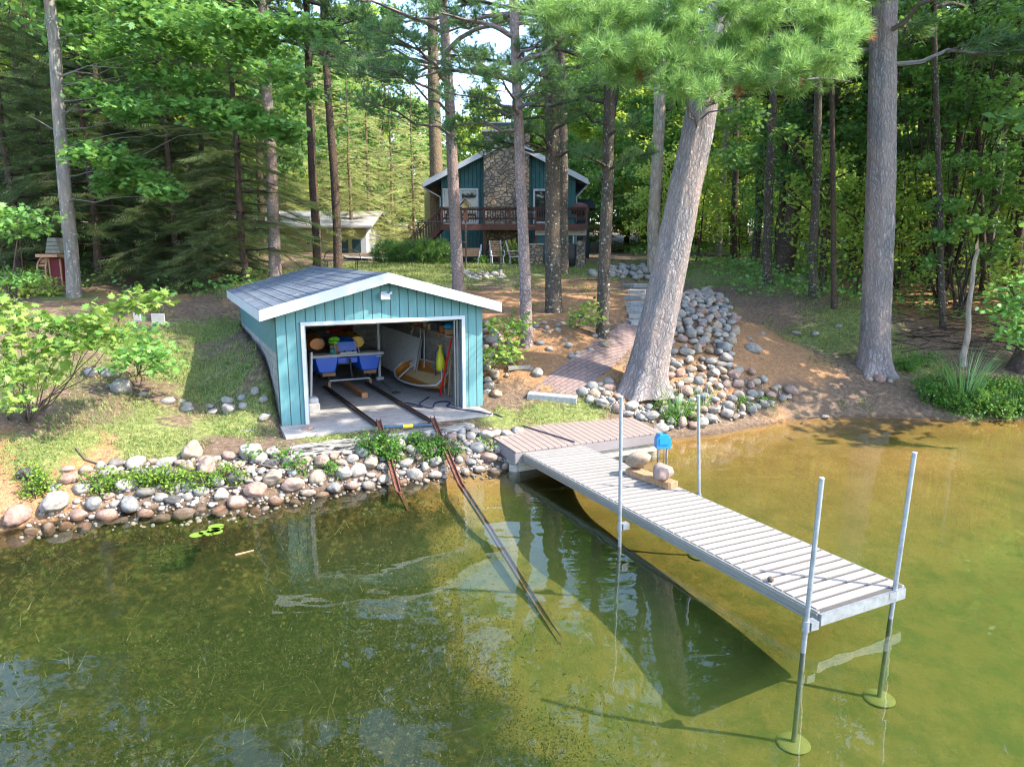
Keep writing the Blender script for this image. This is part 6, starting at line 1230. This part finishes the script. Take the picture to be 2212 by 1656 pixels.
for sx in (-.62,.62):
    for sy in (-.17,.17): MB().tube([p+Vector((sx,sy,-.02)), p+Vector((sx,sy,.46))], .018, 6).build('leg', M['dark'], r)
# gravel drive strips
for V_, nm, lab in ((((860,567),(905,562),(960,567),(900,573)),'garden_path','pale gravel path crossing the lawn beside the juniper'),(((1480,556),(1640,548),(1900,555),(1900,562),(1640,557),(1480,563)),'driveway','grey driveway passing behind the trees on the right')):
    pass
def strip(pts, w_, name, mat, lab):
    V, F = [], []; n = len(pts)
    for i, (x, y) in enumerate(pts):
        dx, dy = (pts[min(i+1,n-1)][0]-pts[max(i-1,0)][0]), (pts[min(i+1,n-1)][1]-pts[max(i-1,0)][1]); L = math.hypot(dx, dy); nx_, ny_ = -dy/L*w_/2, dx/L*w_/2
        for k in (-1, 0, 1): X_, Y_ = x+nx_*k, y+ny_*k; V.append((X_, Y_, gz(X_, Y_)+.07))
    F = [(i*3+k, i*3+k+1, i*3+4+k, i*3+3+k) for i in range(n-1) for k in (0, 1)]; tag(MB().add(V, F).build(name, mat), lab, kind='structure')
pale = plain('pale_gravel', (.42,.38,.33), .95, .2, 8)
strip([(-8.5+i*.5, 36.5+.16*i) for i in range(9)], 1.3, 'garden_path', pale, 'pale gravel path crossing the lawn beside the juniper')
strip([(9+i*1.5, 47-.12*i) for i in range(20)], 3., 'driveway', plain('asphalt', (.13,.13,.14), .9, .2, 4), 'grey driveway passing behind the trees on the right')
# far blue walled cabin glimpsed through the right wood
p = at(1735,500,58); g0 = gz(p.x,58); r = thing('cabin', (p.x,58,g0), 'pale blue cabin glimpsed between trunks deep in the right wood', 'cabin'); bpy.context.view_layer.update(); MB().box((p.x+1,60,g0+1.6),(5,4,3.2)).build('wall', plain('pale_blue_siding', (.35,.52,.58), .6), r); MB().prism([(-2.9,0),(2.9,0),(0,1.5)], (p.x+1,57.6,g0+3.2), (1,0,0),(0,0,1),(0,1,0),4.8).build('roof', M['steel'], r); MB().box((p.x,57.97,g0+1.5),(.9,.05,1.1)).build('window', M['glass'], r)
# ================================================================ toy mill and the two grey boards at the left
def mill():
    f_ = ong(160,642); p = at(*s10(452,640), f_.y+1.1); p = Vector((p.x,p.y,gz(p.x,p.y))); k = .3074/1764*p.y*.88; r = thing('toy_mill', p, 'red garden water mill with a shingled roof and wooden wheel behind the grey oak', 'garden mill'); bpy.context.view_layer.update(); Z = lambda y: (650-y)*k
    wood = plain('tan_mill_wood', (.38,.21,.12), .8, .25, 8); red = plain('barn_red', (.12,.015,.022), .7, .15, 5); cx = p.x + (515-470)*k
    MB().box((cx, p.y+.3, p.z+Z(485)), (100*k,.7,240*k)).build('body', red, r)
    for dx in (-50,50): MB().box((cx+dx*k, p.y-.06, p.z+Z(485)), (10*k,.05,240*k)).build('corner_board', wood, r)
    MB().box((cx-20*k, p.y+.1, p.z+Z(338)), (195*k,.9,28*k)).build('flume', wood, r)
    MB().prism([(-68*k,0),(68*k,0),(34*k,135*k),(-34*k,135*k)], (cx,p.y-.1,p.z+Z(315)), (1,0,0),(0,0,1),(0,1,0),.9).build('roof', plain('grey_shakes', (.21,.20,.16), .95, .3, 6), r)
    for j in range(1,4): MB().box((cx, p.y-.11, p.z+Z(315-j*33)), ((136-j*17)*k,.02,4*k)).build('shingle_course', M['dark'], r)
    cw = Vector((p.x-62*k, p.y-.05, p.z+Z(475))); R_ = 115*k; w1 = None
    ring = lambda x, rr: [(x, cw.y+.25+rr*.9*math.cos(a), cw.z+rr*math.sin(a)) for a in np.linspace(0,6.283,25)[:-1]]
    wh = MB().tube(ring(cw.x-.14, R_), .03, 6, closed=True).tube(ring(cw.x+.14, R_), .03, 6, closed=True).build('wheel', wood, r)
    for a in np.linspace(0,6.283,13)[:-1]: MB().box((cw.x, cw.y+.25+R_*.86*.9*math.cos(a), cw.z+R_*.86*math.sin(a)), (.28,.02,R_*.3), (-a+math.pi/2,0,0)).build('paddle', wood, wh)
    MB().tube([(cw.x-.2,cw.y+.25,cw.z),(cx,cw.y+.25,cw.z)], .03, 8).build('axle', M['dark'], r); MB().box((p.x-10*k,p.y+.1,p.z+.06),(150*k,.9,.12)).build('base', wood, r)
mill()
for (x0, y0, x1, y1, fx, fy, lab) in ((1232,730,1340,815,1218,882,'square grey board on a leaning post in the left grass'),(1085,705,1147,790,1100,850,'narrow grey board half hidden by the oak sapling leaves')):
    f = ong(*s10(fx, fy)); c = at(*s10((x0+x1)/2,(y0+y1)/2), f.y-.1); k = .3074/1764*f.y; r = thing('board_sign', f, lab, 'board'); bpy.context.view_layer.update(); MB().box(c, ((x1-x0)*k,.04,(y1-y0)*k)).build('panel', plain('grey_board', (.36,.33,.31), .85, .12, 6), r, bevel=.01); MB().tube([f, c+Vector((0,.06,0))], .045, 8).build('post', plain('blue_grey_post', (.13,.17,.20), .7), r)
# ================================================================ plants at the shore
leafy('oak_sapling', ong(60,915), [(30,695,12.6,.42,.13,14),(90,690,12.4,.45,.13,15),(150,700,12.3,.42,.13,15),(210,690,12.3,.42,.12,14),(60,745,12.1,.42,.13,14),(130,745,12,.42,.13,14),(190,735,12,.38,.12,12),(20,780,12.2,.35,.13,9),(260,655,12.6,.35,.12,14),(310,645,12.8,.35,.10,12),(335,632,12.9,.2,.08,7),(240,720,12.4,.35,.15,12),(10,660,12.9,.4,.15,14),(90,795,11.9,.35,.15,10),(30,840,11.9,.3,.2,10),(-20,720,12,.6,.3,20)], 'sapling', 'young oak with big pale lobed leaves at the left edge of the bank', .185, .014, per=6, sub=.14)
leafy('oak_seedling', ong(300,808), [(290,760,14.6,.5,.2,24),(330,770,14.5,.45,.2,20),(270,725,14.9,.35,.2,12),(320,735,14.8,.35,.2,12),(350,790,14.3,.3,.15,10),(250,790,14.2,.2,.1,7),(310,700,15,.25,.12,8)], 'oak', 'dense low oak seedling in the grass left of the boathouse', .17, .015, per=6, sub=.13)
leafy('oak_seedling', ong(20,905), [(5,800,11.2,.3,.2,14),(25,860,11,.3,.15,10),(50,810,11.3,.25,.15,8)], 'sapling', 'yellowing oak seedling at the far left border', .14, .012, per=6)
leafy('leafy_shrub', ong(1075,765), [(1080,700,17.6,.4,.16,14),(1120,695,17.6,.35,.14,12),(1100,720,17.5,.3,.15,10),(1095,745,17.2,.35,.22,16),(1070,765,17,.35,.2,14),(1110,770,16.9,.25,.15,8)], 'sapling', 'bright green shrub against the first slim pine right of the boathouse', .14, .015, per=7)
leafy('oak_seedling', ong(1245,705), [(1240,690,19.2,.3,.15,12),(1262,675,19.2,.3,.15,12),(1280,658,19.3,.25,.12,9),(1275,685,19,.25,.12,8)], 'sapling', 'little oak seedling between the two lichened pines', .13, .012, per=6)
leafy('maple_sapling', ong(2215,770), [(2190,640,16.2,.5,.2,24),(2200,690,16,.45,.2,22),(2170,665,16.2,.35,.15,14),(2215,725,15.9,.4,.2,18),(2165,715,16,.25,.12,9),(2210,610,16.3,.35,.15,14)], 'oak', 'bright maple sapling at the right border above the brush', .16, .02, per=7)
leafy('oak_seedling', ong(30,540) if False else at(20,700,21), [(30,460,20,1.1,.3,36),(10,500,20,.9,.3,24),(60,490,20.5,.7,.2,18),(20,600,20.5,.6,.2,16),(40,590,20.8,.5,.2,12)], 'oak', 'bright oak branches at the left border under the dark spruces', .18, .03, per=7)
def herbs(pts, size, mat, label, group, rx=.16, rz_=.14, n=12):
    for i, (u, v) in enumerate(pts):
        p = ong(u, v); k = random.uniform(.8, 1.3); bush(p, rx*k, rx*k, rz_*2*k, int(n*k), M[mat], label, size, name='leafy_weed', cat='plant', group=group, twigs=4, flat=.7)
def jit(pl, n, s=14): return [(u+random.gauss(0, s), v+random.gauss(0, s*.35)) for (u, v) in pl for _ in range(n)]
herbs(jit([(90,1040),(75,1075),(100,1065)], 3, 12) + jit([(200,1060),(240,1055),(280,1050),(320,1045),(360,1050),(400,1055),(430,1055)], 5, 14) + jit([(480,1040),(500,1050)], 2, 10), .055, 'herb', 'yellow green leafy weed among the left shore stones', 'weeds on the left shore')
herbs(jit([(790,985),(820,975),(840,990),(860,1000)], 4, 10) + jit([(900,965),(930,975),(945,990),(920,1000)], 3, 10) + [(615,1005),(635,1025),(660,1030),(710,1025),(720,1040),(540,1000),(1050,975),(985,990)], .06, 'herb_green', 'bright green weed growing through the stones beside the rusty rails', 'weeds by the rails', .17, .17, 13)
herbs([(1455,905),(1465,915),(1478,905),(1450,920),(1440,912),(1490,898),(1500,915),(1425,890),(1600,880),(1640,875),(1620,888),(1655,880)], .06, 'herb_green', 'leafy weed in the stones right of the deck', 'weeds by the deck', .17, .15, 14)
herbs(jit([(1960,800),(2000,840),(2040,870),(2010,870),(2060,890),(2100,890),(2140,895),(2180,895),(2210,880),(2150,860),(2190,850),(2120,850),(2080,880),(2205,900)], 5, 18), .075, 'herb_green', 'lush green weed crowding the right shore', 'weeds on the right shore', .28, .2, 22)
def reeds(c, n, L, mat, label, spread=.25, name='reed_clump'):
    e = thing(name, c, label, 'reeds'); V, F = [], []
    for i in range(n):
        a = rng.random()*6.28; r0 = spread*rng.random()**.5; t = rng.normal()*.22; b = np.array([r0*math.cos(a), r0*math.sin(a), 0.]); l = L*(.6+.45*rng.random()); dr = np.array([math.cos(a)*.28+t*.3, math.sin(a)*.28, 1.]); sd = np.array([-math.sin(a+1), math.cos(a+1), 0])*.016; k = len(V)
        for j in range(5): s = j/4; q = b + dr*l*s + np.array([math.cos(a), math.sin(a), -.6])*l*.22*s**3; w_ = 1-s*.9; V += [q-sd*w_, q+sd*w_]
        F += [[k+2*j, k+2*j+1, k+2*j+3, k+2*j+2] for j in range(4)]
    npmesh('blades', np.array(V), np.array(F), M[mat], e); return e
p = ong(1465,908); reeds(p, 24, 1.25, 'reed', 'clump of tall iris leaves at the waterline right of the deck', .12); p = ong(1520,885); reeds(p, 10, .8, 'reed', 'thin tuft of iris leaves behind the middle dock pole', .07)
p = ong(2080,868); reeds(p, 80, 1.7, 'reed', 'big fan of sword shaped leaves on the right shore', .3); p = ong(2190,890); reeds(p, 40, .7, 'reed', 'low clump of sword leaves at the right border', .3)
# yellow fern-like plants by the mill
for u, v in ((40,600),(70,615),(90,605),(60,640),(110,640),(25,640)):
    p = ong(u, v); bush(p, .45,.45,.6, 30, M['oak_sunlit'], 'sunlit yellow green plant on the ground left of the toy mill', .12, name='leafy_weed', cat='plant', group='plants left of the mill')
# lily pads and floating bits
pad = plain('lily_pad_green', (.14,.24,.03), .35, .2, 6, spec=.5)
for i, (u, v, r_) in enumerate(((1510,1035,.10),(1568,1017,.08),(1640,1000,.11),(1660,1012,.10),(1610,1030,.06),(1660,973,.12))):
    p = onz((0+u*.32549)/1.15784, (1000+v*.32549)/1.15784, .004); a0 = i*1.3; P = [(r_*math.cos(a), r_*math.sin(a)) for a in np.linspace(a0+.18, a0+6.1, 22)] + [(0,0)]
    single(MB().prism(P, p, (1,0,0),(0,1,0),(0,0,1),.004), 'lily_pad', pad, 'small green lily pad, '+('leftmost of the six','second from the left','right one of the middle pair','lowest on the right','smallest of the six','topmost of the six')[i], 'lily pad', 'lily pads off the left shore')
for (u0,v0,u1,v1,lab) in ((508,1198,548,1188,'orange brown stick floating below the lily pads'),(255,1098,300,1090,'thin stick floating at the left shore stones')):
    A, B = onz(u0,v0,.006), onz(u1,v1,.006); single(MB().tube([A,B],[.018,.012],6), 'floating_stick', M['brownwood'], lab, 'stick')
p = onz(*s6(905,705), .41); single(MB().add([tuple(Vector(p)+Vector(v)*.032*(1.2 if i else 1)) for i, v in enumerate(IC1[0])], [tuple(f) for f in IC1[1]], True), 'pine_cone', M['twig'], 'dark pine cone lying on the dock planks near the lake end', 'cone')
# brushwood and ground plants of the wood
def brush():
    geos = []
    for i in range(170):
        u = random.uniform(1930, 2300); v = random.uniform(650, 790); p = ong(u, v); a = random.gauss(0, .35)+(math.pi if random.random() < .5 else 0); L = random.uniform(.6, 2.4); q = np.array(p)+[0,0,random.uniform(.05,.6)]
        geos.append(limb(q, (math.cos(a), math.sin(a)*.6, random.gauss(.02,.16)), L, random.uniform(.008,.026), .05, 4, 5)[1])
    tag(trunk_obj('brushwood', geos, M['b_dark'], None), 'tangle of dead grey branches on the right bank', 'brushwood', kind='stuff')
brush()
def groundcover():
    C = []
    for _ in range(2600):
        x, y = random.uniform(8, 34), random.uniform(24, 60)
        if x < 8+(y-24)*.12+(3 if y > 36 else 0) and y < 46: continue
        C.append((x, y))
    for _ in range(1500):
        x, y = random.uniform(-34, -7), random.uniform(24, 58)
        if x > -y*.36: continue
        C.append((x, y))
    C = np.array(C); z = gzn(C[:,0], C[:,1]); P = np.repeat(np.c_[C, z], 9, 0) + rng.normal(size=(len(C)*9, 3))*[.35,.35,.16] + [0,0,.25]
    tag(npmesh('undergrowth', *leaves(P, .17), M['oak'], None), 'low leafy undergrowth on the floor of the wood', 'undergrowth', kind='stuff')
    # grass blades on the lawn and bank
    n = 260000; x = rng.uniform(-13, 16, n); y = 10.5 + 28*rng.random(n)**1.4; g_ = blob(x, y, GRASS, 1); nz = vnoise(x, y, 1.1, 5)*.5+vnoise(x, y, 3.1, 6)*.5; k = (g_+(nz-.5)*2.4 > .68) & (gzn(x, y) > .12); a_ = (x-BO.x)*BA.x+(y-BO.y)*BA.y; b_ = (x-BO.x)*BB.x+(y-BO.y)*BB.y
    k &= ~((a_ > -.1) & (a_ < BH['W']+.1) & (b_ > -1.1) & (b_ < BH['L'])); x, y = x[k], y[k]; z = gzn(x, y)+.005; m_ = len(x); h_ = (.04+.07*rng.random(m_))*(1+.02*(y-12)); a = rng.random(m_)*6.28; w_ = .008+.0006*(y-12)*.5; dx, dy = np.cos(a), np.sin(a); l = rng.normal(size=(m_, 2))*.5
    V = np.stack([np.c_[x-dx*w_, y-dy*w_, z], np.c_[x+dx*w_, y+dy*w_, z], np.c_[x+l[:,0]*h_, y+l[:,1]*h_, z+h_]], 1).reshape(-1, 3); F = np.arange(3*m_).reshape(-1, 3)
    tag(npmesh('grass', V, F, leafmat('lawn_grass', (.06,.13,.03), (.32,.33,.11), .3, 1.6), None), 'short patchy grass on the bank and lawn', 'grass', kind='stuff')
    # clover and small weeds
    n = 26000; x = rng.uniform(-11, 14, n); y = 11 + 18*rng.random(n)**1.2; g_ = blob(x, y, GRASS[:9]+GRASS[-5:], 1); nz = vnoise(x, y, 1.6, 8)*.6+vnoise(x, y, 4.1, 9)*.4; k = (g_*.8+(nz-.5)*2 > .62) & (gzn(x, y) > .15); a_ = (x-BO.x)*BA.x+(y-BO.y)*BA.y; b_ = (x-BO.x)*BB.x+(y-BO.y)*BB.y
    k &= ~((a_ > -.1) & (a_ < BH['W']+.1) & (b_ > -1.1) & (b_ < BH['L'])); P = np.c_[x, y, gzn(x, y)+.02+.05*rng.random(n)][k]; tag(npmesh('clover', *leaves(P, .055), M['herb_green'], None), 'clover and small broad leaves spread through the left grass', 'clover', kind='stuff')
    # fallen leaves and needles
    n = 15000; x = rng.uniform(-13, 18, n); y = 11 + 24*rng.random(n); k = gzn(x, y) > .12; P = np.c_[x, y, gzn(x, y)+.015][k]; a_ = (P[:,0]-BO.x)*BA.x+(P[:,1]-BO.y)*BA.y; b_ = (P[:,0]-BO.x)*BB.x+(P[:,1]-BO.y)*BB.y; P = P[~((a_ > -.1) & (a_ < BH['W']+.1) & (b_ > -1.1) & (b_ < BH['L']))]
    tag(npmesh('leaf_litter', *leaves(P, .045, 'quad', 1.2, .2), leafmat('fallen_leaves', (.20,.10,.05), (.42,.30,.18), .1, 3), None), 'brown fallen leaves scattered over the slope', 'leaf litter', kind='stuff')
groundcover()
# snag and dark leaning trunk at the right shore
a = ong(2083,792); a.z -= .1; tp = at(2108,538,a.y+.2); P = [Vector((0,0,0)), (tp-a)*.5+Vector((-.06,0,0)), tp-a]; e = empty('dead_snag', a, 0, 'pale broken off dead trunk behind the big fan of sword leaves', 'tree'); trunk_obj('trunk', [trunk_geo([tuple(p) for p in P], [.085,.07,.05], 14, .3, .04, 5)], M['b_white'], e)
MB().add([tuple(P[2]+Vector(v)) for v in ((-.05,-.03,-.03),(.05,-.03,-.03),(0,.05,-.03),(.03,0,.28),(-.03,.02,.12))], [(0,1,3),(1,2,3),(0,3,4),(2,4,3),(0,4,2)]).build('splintered_top', plain('split_wood', (.50,.33,.18), .9), e, world=False)
a = ong(2200,800); a.z -= .2; e = empty('old_tree', a, 0, 'dark thick leaning trunk at the right border behind the reeds', 'tree'); trunk_obj('trunk', [trunk_geo([(0,0,0),(.35,.1,1.5),(.9,.2,3.6),(1.5,.3,6)], [.34,.26,.22,.16], 26, .5, .03, 6)], M['b_dark'], e)
# ================================================================ water weeds on the bed
def weeds():
    n = 26000; x = rng.uniform(-14, 6, n); y = rng.uniform(2.2, 13.5, n); sh = np.interp(x, SX, SY); edge = np.interp(y, [3,6,8,10,12,14], [1.1,.7,-.2,-1.,-1.3,-2.]); nz = vnoise(x+50, y, .9, 12)*.55+vnoise(x+50, y, 2.6, 13)*.45
    k = (y < sh-.7) & (x < edge+.3+rng.normal(size=n)*.35) & (nz > .47); x, y, nz = x[k], y[k], nz[k]; z = gzn(x, y); h_ = (.03+.17*rng.random(len(x)))*(nz*1.6); h_ = np.minimum(h_, -z-.12); k = h_ > .05; x, y, z, h_ = x[k], y[k], z[k], h_[k]; m_ = len(x); a = rng.random(m_)*6.28; w_ = .003+.005*rng.random(m_); dx, dy = np.cos(a), np.sin(a); l = rng.normal(size=(m_, 2))*.7+[.3,.1]
    V = np.stack([np.c_[x-dx*w_, y-dy*w_, z], np.c_[x+dx*w_, y+dy*w_, z], np.c_[x+l[:,0]*h_+dx*w_*.6, y+l[:,1]*h_+dy*w_*.6, z+h_*.6], np.c_[x+l[:,0]*h_*1.7, y+l[:,1]*h_*1.7, z+h_]], 1).reshape(-1, 3); F = (np.arange(m_)*4)[:,None] + np.array([[0,1,2,3]])
    tag(npmesh('water_weeds', V, F, leafmat('water_weed', (.025,.022,.009), (.17,.15,.045), .2, 1.3), None), 'dense brown green water weeds on the lake bed', 'water weeds', kind='stuff')
weeds()
def moss():
    n = 300000; x = rng.uniform(-13, 7, n); y = rng.uniform(2.4, 13.5, n); sh = np.interp(x, SX, SY); edge = np.interp(y, [3,6,8,10,12,14], [1.6,1.2,.2,-.8,-1.2,-2.]); nz = vnoise(x+50, y, .7, 22)*.45+vnoise(x+50, y, 2.2, 23)*.35+vnoise(x, y, 6, 24)*.2
    k = (y < sh-.6) & (x < edge+rng.normal(size=n)*.5) & (nz > .46); x, y, nz = x[k], y[k], nz[k]; z = gzn(x, y); h_ = np.minimum(.22*rng.random(len(x))*nz*1.6, -z-.12); P = np.c_[x, y, z+np.maximum(h_, .01)]; nrm = unit(len(P)) + [0, 0, .4]; pv, pf = leaf_quad()
    V, F_ = inst(pv*[.45,1,1], pf, P, frames(nrm), .025+.035*rng.random(len(P))); tag(npmesh('pond_weed', V, F_, leafmat('pond_weed', (.02,.014,.007), (.10,.072,.025), .2, .8), None), 'mossy pond weed in soft clumps on the lake bed', 'pond weed', kind='stuff')
moss()
